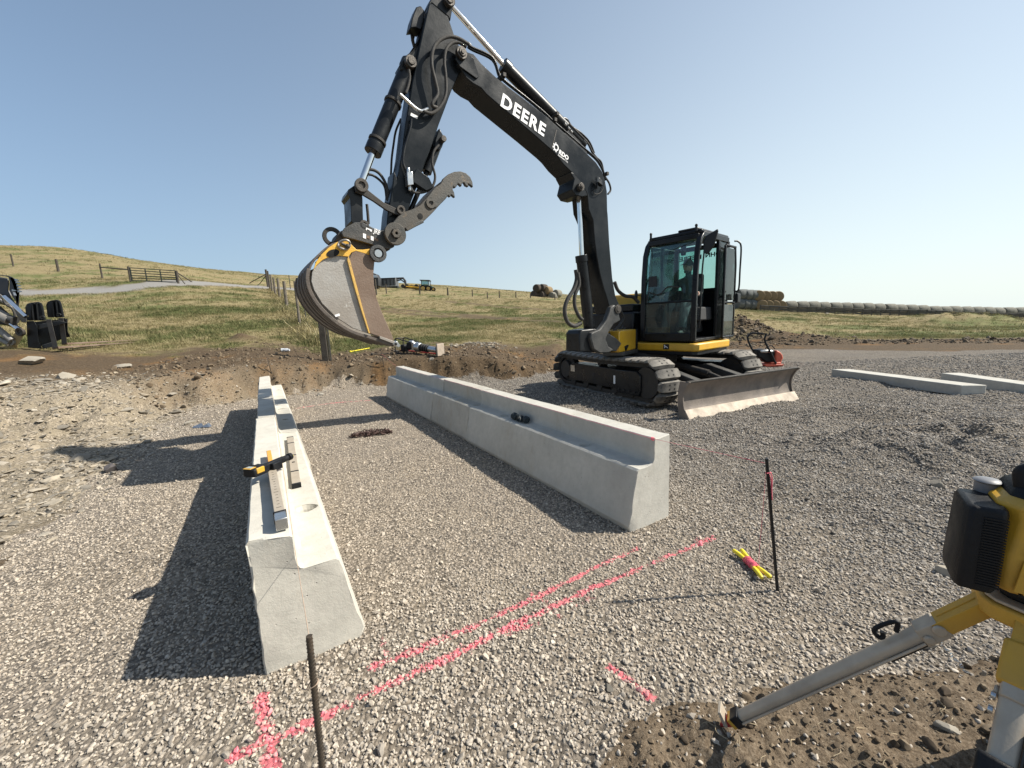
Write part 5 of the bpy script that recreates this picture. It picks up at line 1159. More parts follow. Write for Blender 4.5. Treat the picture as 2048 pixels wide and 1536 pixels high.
# hands closed on the levers
def hand(c, xdir, ydir, zdir, parent, mat_=M_SKIN, sc=1.0):
    """c = palm centre; xdir to the finger roots, zdir out of the back of the hand"""
    v = []; e = []; r = []
    def P(a, b_, c_): return c + (xdir * a + ydir * b_ + zdir * c_) * sc
    v += [P(-.06, 0, 0), P(-.02, 0, 0), P(.03, 0, .003)]; e += [(0, 1), (1, 2)]; r += [(.026, .020), (.036, .020), (.038, .016)]
    for k, (y, L_) in enumerate(((-.030, .040), (-.010, .046), (.010, .043), (.030, .034))):
        b0 = len(v); v += [P(.042, y, .0), P(.042 + L_ * .75, y * 1.05, -.014), P(.038 + L_ * .7, y * 1.05, -.042), P(.028, y, -.052)]; e += [(2, b0), (b0, b0 + 1), (b0 + 1, b0 + 2), (b0 + 2, b0 + 3)]; r += [.0095, .009, .0085, .0075]
    b0 = len(v); v += [P(-.012, -.040, -.008), P(.020, -.052, -.028), P(.046, -.036, -.044)]; e += [(1, b0), (b0, b0 + 1), (b0 + 1, b0 + 2)]; r += [.014, .011, .009]
    return skin_body('hand', v, e, r, mat_, 0, parent, 1)
fwd = (U(1, 0, 0) - U(0, 0, 0)); lft = (U(0, 1, 0) - U(0, 0, 0))
hand(S(.345, .355, .90), (fwd * .9 + V(0, 0, -.2)).normalized(), -lft, V(0, 0, 1), PER, sc=1.15); hand(S(.345, -.315, .90), (fwd * .9 + V(0, 0, -.2)).normalized(), lft, V(0, 0, 1), PER, sc=1.15)
# ================================================================== SMALL THINGS ON THE SITE
_ts = np.concatenate([np.linspace(.3, 40, 1600), np.geomspace(40, 400, 900)])
def gh(px, py, dmax=400):
    """where the line of sight through a measured point meets the ground"""
    r = ray(px, py); x = r.x * _ts; y = r.y * _ts; z = H + r.z * _ts; d = z - height(x, y)
    k = np.nonzero((d[:-1] > 0) & (d[1:] <= 0))[0]
    if len(k) == 0 or _ts[k[0]] > dmax: return None
    k = k[0]; t = _ts[k] + (_ts[k + 1] - _ts[k]) * d[k] / (d[k] - d[k + 1]); return CAMP + r * t
M_PINK = pm('pink_string', (.85, .16, .22), None, 20, .8); M_REBAR = pm('rebar', (.045, .038, .030), (.075, .055, .038), 30, .6, .4, .3, 80)
M_ALU = pm('aluminium', (.44, .38, .30), (.36, .31, .245), 12, .5, .2, .1, 60, dust=.15); M_ORG = pm('orange_scale', (.70, .33, .05), (.60, .28, .05), 20, .5)
M_PBLK = pm('black_plastic', (.007, .0075, .009), (.012, .0125, .014), 12, .5, bump=.2, bscale=120, spec=.22); M_WINY = pm('yellow_plastic', (.75, .62, .03), None, 8, .45)
M_LY = pm('level_yellow', (.56, .315, .020), (.47, .26, .018), 4, .46, bump=.12, bscale=200, dust=.34, dustc=(.34, .24, .12))
M_WOOD = pm('weathered_post', (.15, .13, .105), (.085, .070, .055), 5, .95, bump=.8, bscale=20); M_DWOOD = pm('dark_post', (.07, .06, .048), (.045, .038, .03), 5, .95, bump=.8, bscale=20)
M_TPOST = pm('green_steel_post', (.03, .035, .03), (.06, .05, .04), 10, .7); M_RED = pm('red_handle', (.45, .04, .035), None, 8, .5); M_ORED = pm('orange_red_paint', (.62, .10, .05), (.50, .08, .04), 8, .45, dust=.25)
M_LSTR = pm('tan_string', (.45, .33, .24), None, 20, .9)

# measuring rod with laser receiver on the left row
zt = PT + .062
ra, rb_ = G(561, 1033, zt), G(537, 900, zt); rd_ = (rb_ - ra); L_ = rd_.length; rd_.normalize(); rs_ = rd_.cross(V(0, 0, 1)).normalized()
ROD = empty('measuring_rod', (ra + rb_) / 2 - V(0, 0, .06), 'silver telescopic measuring rod with orange end lying along the near left block', 'measuring rod')
def along(name, t0, t1, w_, h_, zc, mat_, parent=ROD, sx=0.0, bev=.003):
    p0 = ra + rd_ * t0; p1 = ra + rd_ * t1; c = (p0 + p1) / 2; mb = MB()
    mb.box((0, sx, 0), ((p1 - p0).length, w_, h_), fr(V(c.x, c.y, zc), rd_, -rs_, V(0, 0, 1))); return mb.build(name, mat_, parent, bevel=bev)
zc = PT + .035
tub = along('rod_tube', .05, L_ * .66, .046, .052, zc, M_ALU); along('inner_rod', L_ * .62, L_ * 1.02, .028, .036, zc, M_ORG)
along('end_block', -.03, .058, .050, .056, zc, M_SILV); along('band', .055, .068, .056, .062, zc, M_PBLK); along('band', L_ * .60, L_ * .63, .048, .064, zc, M_PBLK)
for k in range(14): along('graduation', .12 + k * .045, .122 + k * .045, .012 if k % 5 else .022, .001, zc + .0268, M_PBLK, tub, bev=0)
rc = G(513, 941, PT + .09); cc_ = G(575, 915, PT + .085); cd_ = (cc_ - rc).normalized()
RCV = empty('laser_receiver', rc - V(0, 0, .05), 'black and yellow laser receiver clamped across the measuring rod', 'laser receiver')
cf = fr(rc, cd_, V(0, 0, 1).cross(cd_).normalized(), V(0, 0, 1))
mb = MB(); mb.box((.0, 0, 0), (.110, .085, .050), cf); mb.build('housing', M_PBLK, RCV, bevel=.008)
mb = MB(); mb.box((-.034, .012, .0265), (.045, .055, .004), cf); mb.build('display_frame', M_LY, RCV, bevel=.002)
mb = MB(); mb.box((-.030, .014, .0292), (.026, .034, .002), cf); mb.build('display', pm('lcd', (.34, .38, .36), None, 5, .2), RCV)
mb = MB(); mb.box((-.012, -.040, .010), (.055, .014, .034), cf); mb.build('grip', M_LY, RCV, bevel=.004)
mb = MB(); mb.box((.012, .02, .0268), (.012, .045, .002), cf); mb.build('sensor_window', M_HOLE, RCV)
mb = MB(); mb.box((.135, 0, .0), (.17, .036, .038), cf); mb.build('clamp_bar', M_PBLK, RCV, bevel=.006)
mb = MB(); a_ = cf @ V(.20, .0, .0); mb.cyl(cf @ V(.205, 0, .0), cf @ V(.245, 0, .0), .020, 14); mb.cyl(cf @ V(.25, 0, .0), cf @ V(.275, 0, 0), .024, 14); mb.build('clamp_knob', M_PBLK, RCV, bevel=.003)
mb = MB(); mb.box((.12, -.028, -.012), (.07, .03, .05), cf); mb.build('clamp_jaw', M_PBLK, RCV, bevel=.004)
# spirit level on the ledge
z_l = PL + .034; p0, p1 = G(592.5, 966, z_l), G(580, 874, z_l); ld = (p1 - p0).normalized(); ls = ld.cross(V(0, 0, 1)).normalized(); LL = (p1 - p0).length
LV = empty('spirit_level', (p0 + p1) / 2 - V(0, 0, .034), 'short silver box spirit level with black end caps on the left ledge', 'spirit level'); lm = fr(V(((p0 + p1) / 2).x, ((p0 + p1) / 2).y, PL + .018), ld, -ls, V(0, 0, 1))
mb = MB(); mb.box((0, 0, 0), (LL, .056, .030), lm); mb.build('level_body', M_ALU, LV, bevel=.002)
for t in (-1, 1): mb = MB(); mb.box((t * (LL / 2 + .006), 0, 0), (.022, .060, .034), lm); mb.build('end_cap', M_PBLK, LV, bevel=.003)
for t in (-.30, .02, .33): mb = MB(); mb.box((t * LL, 0, .001), (.024, .058, .031), lm); mb.build('vial_window', M_PBLK, LV, bevel=.002)
mb = MB(); mb.cyl(lm @ V(.005 * LL, -.006, .0175), lm @ V(.03 * LL, .006, .0175), .004, 8); mb.build('vial', M_WINY, LV)
mb = MB()
for k in range(4): mb.box((-.14 * LL + k * .009, 0, .0155), (.004, .018 + .006 * (k % 2), .0012), lm)
mb.build('lettering', M_PBLK, LV, smooth=0)['kind'] = 'stuff'

# gloves / dark cloth on the right ledge
gp = G(1034, 838, PL + .02); gd = WR['d']; gn = WR['n']
GL = empty('work_gloves', V(gp.x, gp.y, PL), 'dark work gloves bunched up on the right ledge', 'gloves')
M_GLV = pm('glove_knit', (.012, .020, .026), (.02, .03, .036), 20, .9, bump=.6, bscale=120); M_GLP = pm('glove_trim', (.20, .20, .19), None, 10, .7)
r0_ = random.Random(5); fm3 = Matrix((gd, gn, V(0, 0, 1))).transposed()
def gpos(a, b_, c_): return V(gp.x, gp.y, PL) + gd * a + gn * b_ + V(0, 0, c_)
for (a0, b0, flip) in ((.0, -.02, 1), (-.09, -.03, -1)):
    mb = MB(); mb.tube(spline([gpos(a0 + .10 * flip, b0 + .02, .035), gpos(a0 + .03 * flip, b0, .045), gpos(a0 - .05 * flip, b0 + .01, .03)], 6), [.030 + .012 * math.sin(k * .6) for k in range(13)], 12)
    for k in range(4):
        y_ = b0 - .03 + k * .02; mb.tube(spline([gpos(a0 - .03 * flip, y_, .035), gpos(a0 - .08 * flip, y_ + .005, .04 + .01 * k), gpos(a0 - .12 * flip, y_ + .02, .015)], 4), [.014] * 8 + [.008], 8)
    mb.build('glove', M_GLV, GL, smooth=60)
mb = MB(); mb.tube([gpos(-.10 + .022 * math.cos(t), .03 + .0 * t, .045 + .022 * math.sin(t)) for t in [k * .5 for k in range(9)]], .005, 6); mb.build('glove_loop', M_GLP, GL)

# chain heap
ch = G(745, 869); CHN = MB(); r0_ = random.Random(3)
for k in range(110):
    t = r0_.uniform(-1, 1); a_ = V(.27 * t + r0_.gauss(0, .035), .05 * t + r0_.gauss(0, .075) * (1 - .5 * abs(t)), 0); c = V(ch.x + a_.x, ch.y + a_.y, 0); c.z = hz(c.x, c.y) + r0_.uniform(.012, .05 * (1 - abs(t) * .6) + .013)
    m3 = Euler((r0_.uniform(-.9, .9), r0_.uniform(-.9, .9), r0_.uniform(0, 3.14))).to_matrix(); pts_ = []
    for j in range(12):
        t2 = j / 12 * 2 * math.pi; pts_.append(c + m3 @ V(.026 * math.cos(t2) + .012 * (1 if math.cos(t2) > 0 else -1), .017 * math.sin(t2), 0))
    CHN.tube(pts_, .0052, 6, closed=True)
M_CHAIN = pm('rusty_chain', (.045, .026, .022), (.10, .06, .05), 30, .55, .5)
tag(CHN.build('chain', M_CHAIN, None, smooth=60), 'dark rusty chain in a loose heap on the gravel between the rows', 'chain')

# stakes and strings
def rebar(name, base, top, r, label, ribs=True, mat_=M_REBAR):
    base, top = V(*base), V(*top); d = (top - base); L = d.length; d.normalize(); a, b_, _ = basis(d); root = empty(name, base, label, 'stake')
    mb = MB(); mb.cyl(base - d * .05, top, r, 14)
    mb.build('rod', mat_, root)
    if ribs:
        mb = MB(); pts_ = []; n_ = int(L / .0135)
        for k in range(n_):
            c = base + d * (.01 + k * .0135); tl = .9
            mb.tube([c + a * math.cos(t) * r * 1.05 + b_ * math.sin(t) * r * 1.05 + d * (r * tl * math.sin(t)) for t in [j * math.pi / 5 for j in range(10)]], r * .16, 5, closed=True)
        mb.build('ribs', mat_, root, smooth=60)['kind'] = 'stuff'
    return root
sb = G(650, 1592); st = at(618, 1272, sb.y + .015); rb0 = rebar('rebar_stake', (sb.x, sb.y, 0), st, .0098, 'ribbed rusty rebar stake standing in front of the near left block')
mb = MB(); mb.cyl(sb + V(0, 0, .0), sb + (st - sb) * .16, .0125, 10); mb.build('paint_mark', M_PINK, rb0)
s2b = G(1555, 1183); s2t = at(1533, 917, s2b.y - .02); rb1 = rebar('thin_stake', (s2b.x, s2b.y, hz(s2b.x, s2b.y)), s2t, .0085, 'black steel stake with pink string tied near its top, right of the right row', ribs=False, mat_=M_BLK)
s3b = gh(543, 745) or G(543, 745); s3t = at(534, 718, s3b.y); rb2 = rebar('string_stake', s3b, s3t + V(0, 0, .05), .009, 'short black stake on the bank beyond the far end of the left row', False, M_REBAR)
s4b = gh(768, 733); s4t = at(761, 697, s4b.y); rb3 = rebar('string_stake', s4b, s4t, .010, 'thin black stake with a wooden peg, on the bank beyond the right row', False, M_REBAR)
mb = MB(); pc_ = s4b.lerp(s4t, .42); mb.cyl(pc_ + V(-.14, 0, 0), pc_ + V(.12, .02, .01), .008, 8); o = mb.build('wooden_peg', M_WOOD, None); tag(o, 'short wooden peg crossing the black stake beyond the right row', 'peg')
def string(name, pts, r, mat_, label, cat='string'):
    mb = MB(); mb.tube(pts, r, 6); return tag(mb.build(name, mat_, None, smooth=60), label, cat)
tl = sb.lerp(st, .985); k1 = wpt(WL, .02, Pt + .012, PL + .004); 
string('string_line', [st.lerp(sb, .01) + V(0, 0, -.004), wpt(WL, -.004, Pt + .006, PL + .085), wpt(WL, 3.2, Pt + .006, PT + .012), wpt(WL, 7.4, Pt + .010, PT + .015), s3t + V(0, 0, .03)], .0013, M_LSTR, 'thin tan string line running from the rebar stake along the left row')
tie = st.lerp(sb, .28)
string('string_tie', spline([st.lerp(sb, .12) + V(-.010, 0, 0), tie + V(-.030, -.004, .03), tie + V(-.034, -.004, -.015), tie + V(-.012, -.012, -.012), tie + V(.012, -.008, 0), tie + V(.010, .010, .004), tie + V(-.011, .008, .002), tie + V(-.030, .004, -.03)], 5), .0016, M_LSTR, 'loose string end wound round the rebar stake')
c0 = wpt(WR, .012, Pt + .004, PT - .004); tp = s2t.lerp(s2b, .035)
string('string_line', [tp, c0, wpt(WR, 3, Pt + .006, PT + .006), wpt(WR, 7.1, Pt + .006, PT + .008), s4t.lerp(s4b, .3)], .0012, M_PINK, 'thin pink string line from the black stake along the top of the right row')
tk = s2t.lerp(s2b, .10)
string('string_tie', spline([tk + V(-.010, -.009, 0), tk + V(.010, -.010, .002), tk + V(.016, 0, 0), tk + V(.024, -.004, -.03), tk + V(.026, -.004, -.10), tk + V(.034, -.002, -.16), tk + V(.026, 0, -.11), tk + V(.020, 0, -.04), tk + V(.008, .010, 0), tk + V(-.012, 0, .002)], 5), .0022, M_PINK, 'pink string knotted round the top of the black stake')
hs = tk + V(-.02, 0, -.08); gw = G(1527, 1158)
string('hanging_string', spline([tk + V(-.010, 0, 0), tk.lerp(gw, .35) + V(-.02, 0, -.04), tk.lerp(gw, .75) + V(-.03, .0, -.05), gw + V(0, 0, .03)], 8), .0009, M_PINK, 'slack pink string hanging from the black stake to the yellow winder')
kn = MB()
for k in range(5): kn.tube([c0 + WR['d'] * (.0 + .004 * k) + WR['n'] * .012 * math.cos(t + k) + V(0, 0, .012 * math.sin(t + k)) for t in [j * .8 for j in range(8)]], .0014, 5)
tag(kn.build('string_knot', M_PINK, None), 'pink knot of string on the top corner of the near right block', 'string')
# string winder
w0, w1 = G(1476, 1106, .02), G(1530, 1158, .02); wd_ = (w1 - w0).normalized(); ww = V(-wd_.y, wd_.x, 0); wc_ = (w0 + w1) / 2; WLn = (w1 - w0).length
WN = empty('string_winder', V(wc_.x, wc_.y, hz(wc_.x, wc_.y)), 'yellow plastic winder wrapped in pink string, lying beside the black stake', 'string winder')
zb_ = hz(wc_.x, wc_.y) + .030
def wp(a, b_, z): return V(wc_.x, wc_.y, zb_ + z) + wd_ * a + ww * b_
for t in (-1, 1):
    mb = MB()
    for s in (-1, 1): mb.tube([wp(t * .02, s * .010, 0), wp(t * WLn * .32, s * .018, .004), wp(t * WLn * .50, s * .026, .002), wp(t * WLn * .54, s * .026, 0)], [.011, .013, .013, .009], 10)
    mb.build('prong', M_WINY, WN, smooth=60)
mb = MB(); npt = 260; mb.tube([wp(-.045 + .09 * (k / npt) + .008 * math.sin(k * .21), (.024 + .004 * math.sin(k * .13)) * math.cos(k * .9), (.021 + .004 * math.sin(k * .17)) * math.sin(k * .9)) for k in range(npt)], .0020, 5)
mb.sphere(wp(0, 0, 0), (.048, .021, .018), 14, 8, Matrix((wd_, ww, V(0, 0, 1))).transposed()); mb.build('wound_string', M_PINK, WN, smooth=60)

# ---- laser level on its tripod at the right edge
TC = at(2072, 1215, .95)                       # centre of the tripod head
TZ = TC.z
TP = empty('tripod', (TC.x, TC.y, 0), 'aluminium survey tripod with yellow head, cut by the right edge', 'tripod')
def leg(foot, name_i, kind=0):
    foot = V(*foot); hip = TC + (V(foot.x - TC.x, foot.y - TC.y, 0)).normalized() * .085 + V(0, 0, -.012); d = (foot - hip); L = d.length; d.normalize(); a, b_, _ = basis(d)
    M_ = fr(hip, d, a, b_)
    LG = empty('leg', hip); LG.parent = TP; LG.location = hip - W['tripod']
    mb = MB(); mb.box((.075, 0, 0), (.15, .050, .042), M_); mb.box((.07, 0, .022), (.11, .004, .004), M_); mb.build('hinge_arm', M_LY, LG, bevel=.006)
    mb = MB(); mb.box((.165, 0, 0), (.075, .058, .050), M_, taper=.8)
    for s in (-1, 1): mb.cyl(M_ @ V(.145, s * .034, .004), M_ @ V(.145, s * .024, .004), .016, 16); mb.cyl(M_ @ V(.185, s * .034, -.006), M_ @ V(.185, s * .024, -.006), .013, 16)
    mb.build('clamp', M_ALU, LG, bevel=.004)
    rl = []
    for t, wv in ((.16, .92), (L * .93, .76)):
        rl.append([M_ @ V(t, y * wv, z * wv) for y, z in [(.027 * math.copysign(abs(math.cos(q_)) ** .7, math.cos(q_)), .021 * math.copysign(abs(math.sin(q_)) ** .7, math.sin(q_))) for q_ in [k * math.pi / 10 for k in range(20)]]])
    mb = MB(); mb.loft(rl); mb.build('leg_tube', M_ALU, LG, smooth=50)
    mb = MB(); mb.tube([M_ @ V(.20, .028, -.012), M_ @ V(L * .90, .024, -.010)], .004, 6); mb.build('side_rail', M_ALU, LG)
    mb = MB(); mb.box((L * .915, 0, 0), (.035, .052, .044), M_); mb.build('foot_collar', M_PBLK, LG, bevel=.004); mb = MB(); mb.box((L * .937, 0, 0), (.022, .046, .038), M_); mb.build('foot_band', M_LY, LG, bevel=.003)
    mb = MB(); mb.cyl(M_ @ V(L * .945, 0, 0), M_ @ V(L * 1.0, 0, 0), .022, 12, r2=.006); mb.build('foot_point', M_RED if name_i == 0 else M_PBLK, LG)
    up = (V(0, 0, 1) - d * d.z).normalized(); sd = d.cross(up)
    mb = MB(); c = hip + d * (L * .955) + up * .03; mb.box((0, 0, 0), (.06, .055, .010), fr(c, (up * .9 - d * .4).normalized(), sd, (up * .4 + d * .9).normalized()))
    for k in range(5): mb.box((-.022 + k * .011, 0, .006), (.003, .055, .004), fr(c, (up * .9 - d * .4).normalized(), sd, (up * .4 + d * .9).normalized()))
    mb.build('foot_tread', M_ALU, LG, bevel=.001)
    return LG, M_, L, up, sd
f1 = G(1441, 1462); LG1, M1, L1, up1, sd1 = leg((f1.x, f1.y, hz(f1.x, f1.y) + .004), 0)
# clamp lever on the near leg: an open black hook
hp = M1 @ V(.21, 0, 0); d1 = (M1.to_3x3() @ V(1, 0, 0)).normalized()
mb = MB(); mb.tube(spline([hp + up1 * .030 + d1 * .03, hp + up1 * .052 + d1 * .005, hp + up1 * .062 + d1 * .045, hp + up1 * .058 + d1 * .075, hp + up1 * .036 + d1 * .080, hp + up1 * .034 + d1 * .068, hp + up1 * .046 + d1 * .06], 6), .0065, 8); mb.build('lever', M_PBLK, LG1, smooth=60)
mb = MB(); mb.box((.245, 0, -.016), (.14, .052, .018), M1); mb.build('leg_sleeve', M_PBLK, LG1, bevel=.006)
for k in range(7):
    c = M1 @ V(.175, -.0, -.03) + V(.012 * k, -.004 * k, -.015 * k); mb = MB(); m3 = Euler((k * 1.57, .4, .3)).to_matrix(); mb.tube([c + m3 @ V(.009 * math.cos(t), .006 * math.sin(t), 0) for t in [j * math.pi / 5 for j in range(10)]], .0015, 5, closed=True); mb.build('chain_link', M_SILV, LG1)
fx = G(1830, 2320); LG2, M2, L2, up2, sd2 = leg((fx.x, fx.y, 0.0), 1)
mb = MB(); mb.box((.36, 0, 0), (.055, .075, .060), M2); mb.build('strap', M_PBLK, LG2, bevel=.008)
mb = MB(); mb.box((.11, .0, .0), (.11, .070, .055), M2); mb.build('leg_bracket', M_LY, LG2, bevel=.008)
for k in (.20, .235): mb = MB(); c = M2 @ V(k, .03, -.01); mb.ring(M2 @ V(k, -.036, .0), M2 @ V(k, -.028, .0), .010, .005, 14); mb.build('rivet', M_SILV, LG2)
leg((TC.x + .36, TC.y + .26, 0), 2)
mb = MB(); mb.box((.46, .055, -.01), (.34, .05, .06), M2); mb.build('bag_strap', M_LY, LG2, bevel=.01); mb = MB(); mb.box((.28, .065, -.01), (.10, .07, .07), M2); mb.build('buckle', M_PBLK, LG2, bevel=.01)
hexr = [TC + V(math.cos(t) * .115, math.sin(t) * .115, 0) for t in [math.pi / 9 + k * math.pi / 3 + q_ for k in range(6) for q_ in (-.38, .38)]]
mb = MB(); mb.prism([p - V(0, 0, .030) for p in hexr], V(0, 0, .046)); mb.build('head_plate', M_LY, TP, bevel=.007, seg=3)
mb = MB(); mb.prism([TC + (p - TC) * .92 + V(0, 0, .018) for p in hexr], V(0, 0, .010)); mb.build('head_top', M_ALU, TP, bevel=.003)
mb = MB(); mb.prism([TC + (p - TC) * .66 + V(0, 0, .028) for p in hexr], V(0, 0, .050)); mb.build('turntable', M_PBLK, TP, bevel=.006)
LZ = empty('laser_level', TC + V(0, 0, .078), 'yellow and black rotary laser level standing on the tripod head', 'laser level')
lf = frz(TC + V(-.012, 0, .075), math.radians(-38)) @ Matrix.Scale(1.18, 4)                       # x right, y away
def LP(x, y, z): return lf @ V(x, y, z)
def oct_ring(rx, ry, z, ch=.32, cx=0, cy=0):
    return [LP(cx + a * rx, cy + b_ * ry, z) for a, b_ in ((-1, -1 + ch), (-1 + ch, -1), (1 - ch, -1), (1, -1 + ch), (1, 1 - ch), (1 - ch, 1), (-1 + ch, 1), (-1, 1 - ch))]
mb = MB(); mb.loft([oct_ring(.085, .085, .0), oct_ring(.097, .092, .02), oct_ring(.100, .094, .085), oct_ring(.092, .088, .115), oct_ring(.084, .084, .165), oct_ring(.090, .086, .192), oct_ring(.072, .070, .206)]); mb.build('housing', M_LY, LZ, bevel=.006, seg=3)
mb = MB(); mb.loft([oct_ring(.070, .068, .204), oct_ring(.062, .060, .222), oct_ring(.045, .045, .236)]); mb.build('rotor_cover', M_PBLK, LZ, bevel=.004)
mb = MB(); mb.tube(spline([LP(-.050, -.03, .215), LP(-.052, -.03, .262), LP(.0, -.03, .276), LP(.052, -.03, .262), LP(.05, -.03, .215)], 6), .014, 10); mb.build('carry_handle', M_PBLK, LZ, smooth=60)
for k in range(6): mb = MB(); mb.box((-.030 + k * .012, -.03, .291), (.005, .026, .004), lf); mb.build('handle_rib', M_SILV, LZ)
bmp = MB(); bmp.loft([oct_ring(.031, .062, -.006, .22, -.112, -.040), oct_ring(.033, .064, .02, .22, -.112, -.040), oct_ring(.032, .062, .176, .22, -.108, -.040), oct_ring(.028, .057, .187, .22, -.106, -.040)]); bmp.build('bumper', M_PBLK, LZ, bevel=.006)
for k in range(26): mb = MB(); mb.box((-.096, -.1045, .012 + k * .0062), (.034, .003, .0030), lf); mb.build('bumper_rib', M_PBLK, LZ)
mb = MB(); mb.cyl(LP(-.088, .02, .16), LP(-.088, .02, .212), .024, 20); mb.sphere(LP(-.088, .02, .212), (.028, .028, .008), 20, 6); mb.build('sensor_post', pm('grey_plastic', (.17, .175, .19), None, 6, .5), LZ, smooth=40)
mb = MB(); mb.prism([LP(x, -.0975, z) for x, z in ((-.058, .012), (.06, .012), (.06, .085), (-.050, .085))], LP(0, -.003, 0) - LP(0, 0, 0)); mb.build('battery_door', M_LY, LZ, bevel=.004)
for (x_, z_) in ((-.045, .098), (.052, .098), (-.045, .006), (.052, .006)): mb = MB(); mb.cyl(LP(x_, -.088, z_), LP(x_, -.0985, z_), .0035, 10); mb.build('screw', M_PBLK, LZ)
mb = MB(); c = LP(.015, -.1015, .045); mb.tube([c, c + (LP(0, -.004, 0) - LP(0, 0, 0))], [.036, .034], 28); mb.build('latch', M_PBLK, LZ)

# ---- tools and things on the far bank
def place(px, py): return gh(px, py) or G(px, py)
# jumping-jack rammer lying on its side
ra_ = place(804, 706); rb2_ = place(884, 712); rdir = (rb2_ - ra_); Lr = rdir.length; rdir.normalize(); rup = V(0, 0, 1); rsd = rup.cross(rdir).normalized()
RM = empty('rammer', (ra_ + rb2_) / 2, 'jumping jack rammer lying on its side on the bank behind the bucket', 'rammer')
def rp(a, b_, c_): return ra_ + rdir * (Lr * a) + rsd * b_ + V(0, 0, c_)
mb = MB(); mb.prism([rp(.955, -.16, .0), rp(.985, -.16, .0), rp(.985, -.16, .36), rp(.955, -.16, .36)], rsd * .32); mb.build('shoe_plate', pm('shoe_tan', (.36, .30, .24), None, 8, .7), RM, bevel=.012)
mb = MB(); mb.prism([rp(.90, -.09, .06), rp(.955, -.14, .02), rp(.955, -.14, .32), rp(.90, -.09, .26)], rsd * .2); mb.build('shoe_holder', M_PBLK, RM, bevel=.01)
mb = MB(); mb.cyl(rp(.70, 0, .19), rp(.90, 0, .16), .085, 20); mb.build('piston_sleeve', M_SILV, RM)
for k in range(7): mb = MB(); c = .50 + k * .028; mb.cyl(rp(c, 0, .215 - .004 * k), rp(c + .014, 0, .213 - .004 * k), .118, 20); mb.build('bellows_ring', M_PBLK if k % 2 else M_CAST, RM, bevel=.006)
mb = MB(); mb.cyl(rp(.50, 0, .21), rp(.70, 0, .19), .095, 20); mb.build('bellows', M_PBLK, RM)
mb = MB(); mb.cyl(rp(.38, 0, .22), rp(.50, 0, .21), .14, 20); mb.box((0, 0, 0), (.16, .22, .24), fr(rp(.34, 0, .24), rdir, rsd, rup)); mb.build('crankcase', M_SILV, RM, bevel=.02)
mb = MB(); mb.box((0, 0, 0), (.20, .26, .20), fr(rp(.27, 0, .25), rdir, rsd, rup)); mb.cyl(rp(.18, -.02, .20), rp(.26, -.02, .22), .10, 16); mb.build('engine', M_PBLK, RM, bevel=.03)
mb = MB(); mb.sphere(rp(.27, 0, .36), (.10, .09, .05), 12, 8); mb.build('fuel_tank', M_SILV, RM)
mb = MB(); mb.tube(spline([rp(.36, -.16, .36), rp(.15, -.17, .42), rp(-.02, -.17, .46), rp(-.05, -.17, .30), rp(-.06, -.16, .04), rp(.08, -.15, .02)], 5), .018, 8); mb.tube(spline([rp(.36, .16, .36), rp(.15, .17, .42), rp(-.02, .17, .46), rp(-.05, .17, .30), rp(-.06, .16, .04), rp(.08, .15, .02)], 5), .018, 8); mb.cyl(rp(-.02, -.17, .46), rp(-.02, .17, .46), .018, 8); mb.build('guide_handle', M_DRK, RM, smooth=60)
mb = MB(); mb.box((0, 0, 0), (.16, .20, .22), fr(rp(.08, 0, .16), rdir, rsd, rup)); mb.build('air_cleaner', M_PBLK, RM, bevel=.03)
# handles lying about
def stick(name, a, b_, r, mat_, label, cat, ends=()):
    mb = MB(); a = V(*a); b_ = V(*b_); mb.cyl(a, b_, r, 10); root = empty(name, (a + b_) / 2 - V(0, 0, r), label, cat); mb.build('handle', mat_, root)
    return root
p, q_ = place(802, 703), place(886, 711); sh = stick('shovel', p + V(0, 0, .05), q_ + V(0, 0, .03), .018, M_RED, 'red handled shovel lying in front of the rammer', 'shovel')
d_ = (p - q_).normalized(); mb = MB(); n_ = V(0, 0, 1); s_ = d_.cross(n_); mb.prism([p + V(0, 0, .04), p + d_ * .06 + s_ * .10, p + d_ * .26 + s_ * .10, p + d_ * .36, p + d_ * .26 - s_ * .10, p + d_ * .06 - s_ * .10], V(0, 0, .014)); mb.build('blade', M_DRK, sh, bevel=.003)
mb = MB(); mb.cyl(q_ + V(0, 0, .03), q_ - d_ * .0 + (q_ - p).normalized() * .22 + V(0, 0, .03), .024, 10); mb.build('grip', M_DRK, sh)
p, q_ = place(701, 705), place(739, 698); yl = stick('pick_handle', p + V(0, 0, .03), q_ + V(0, 0, .03), .018, M_WINY, 'yellow tool handle lying on the bare bank', 'tool handle')
mb = MB(); mb.sphere(p + V(0, 0, .03), .035, 8, 6); mb.build('knob', M_WINY, yl)
p, q_ = place(747, 710), place(778, 708); hm = stick('hammer', p + V(0, 0, .02), q_ + V(0, 0, .02), .014, M_WOOD, 'small wooden handled hammer lying beside the black stake', 'hammer'); mb = MB(); mb.box((0, 0, 0), (.06, .14, .06), fr(p + V(-.03, 0, .03))); mb.build('hammer_head', M_DRK, hm, bevel=.008)
c = place(572, 704); mb = MB(); mb.tube([c + V(-.12, 0, .06), c + V(-.06, .01, .07), c + V(.02, 0, .05), c + V(.11, .01, .055)], [.06, .045, .05, .035], 10); mb.sphere(c + V(.0, .03, .07), (.09, .05, .04)); tag(mb.build('crumpled_bottle', pm('clear_plastic', (.55, .57, .60), None, 8, .15), None), 'crumpled clear plastic bottle lying in the shadow of the big post', 'bottle')
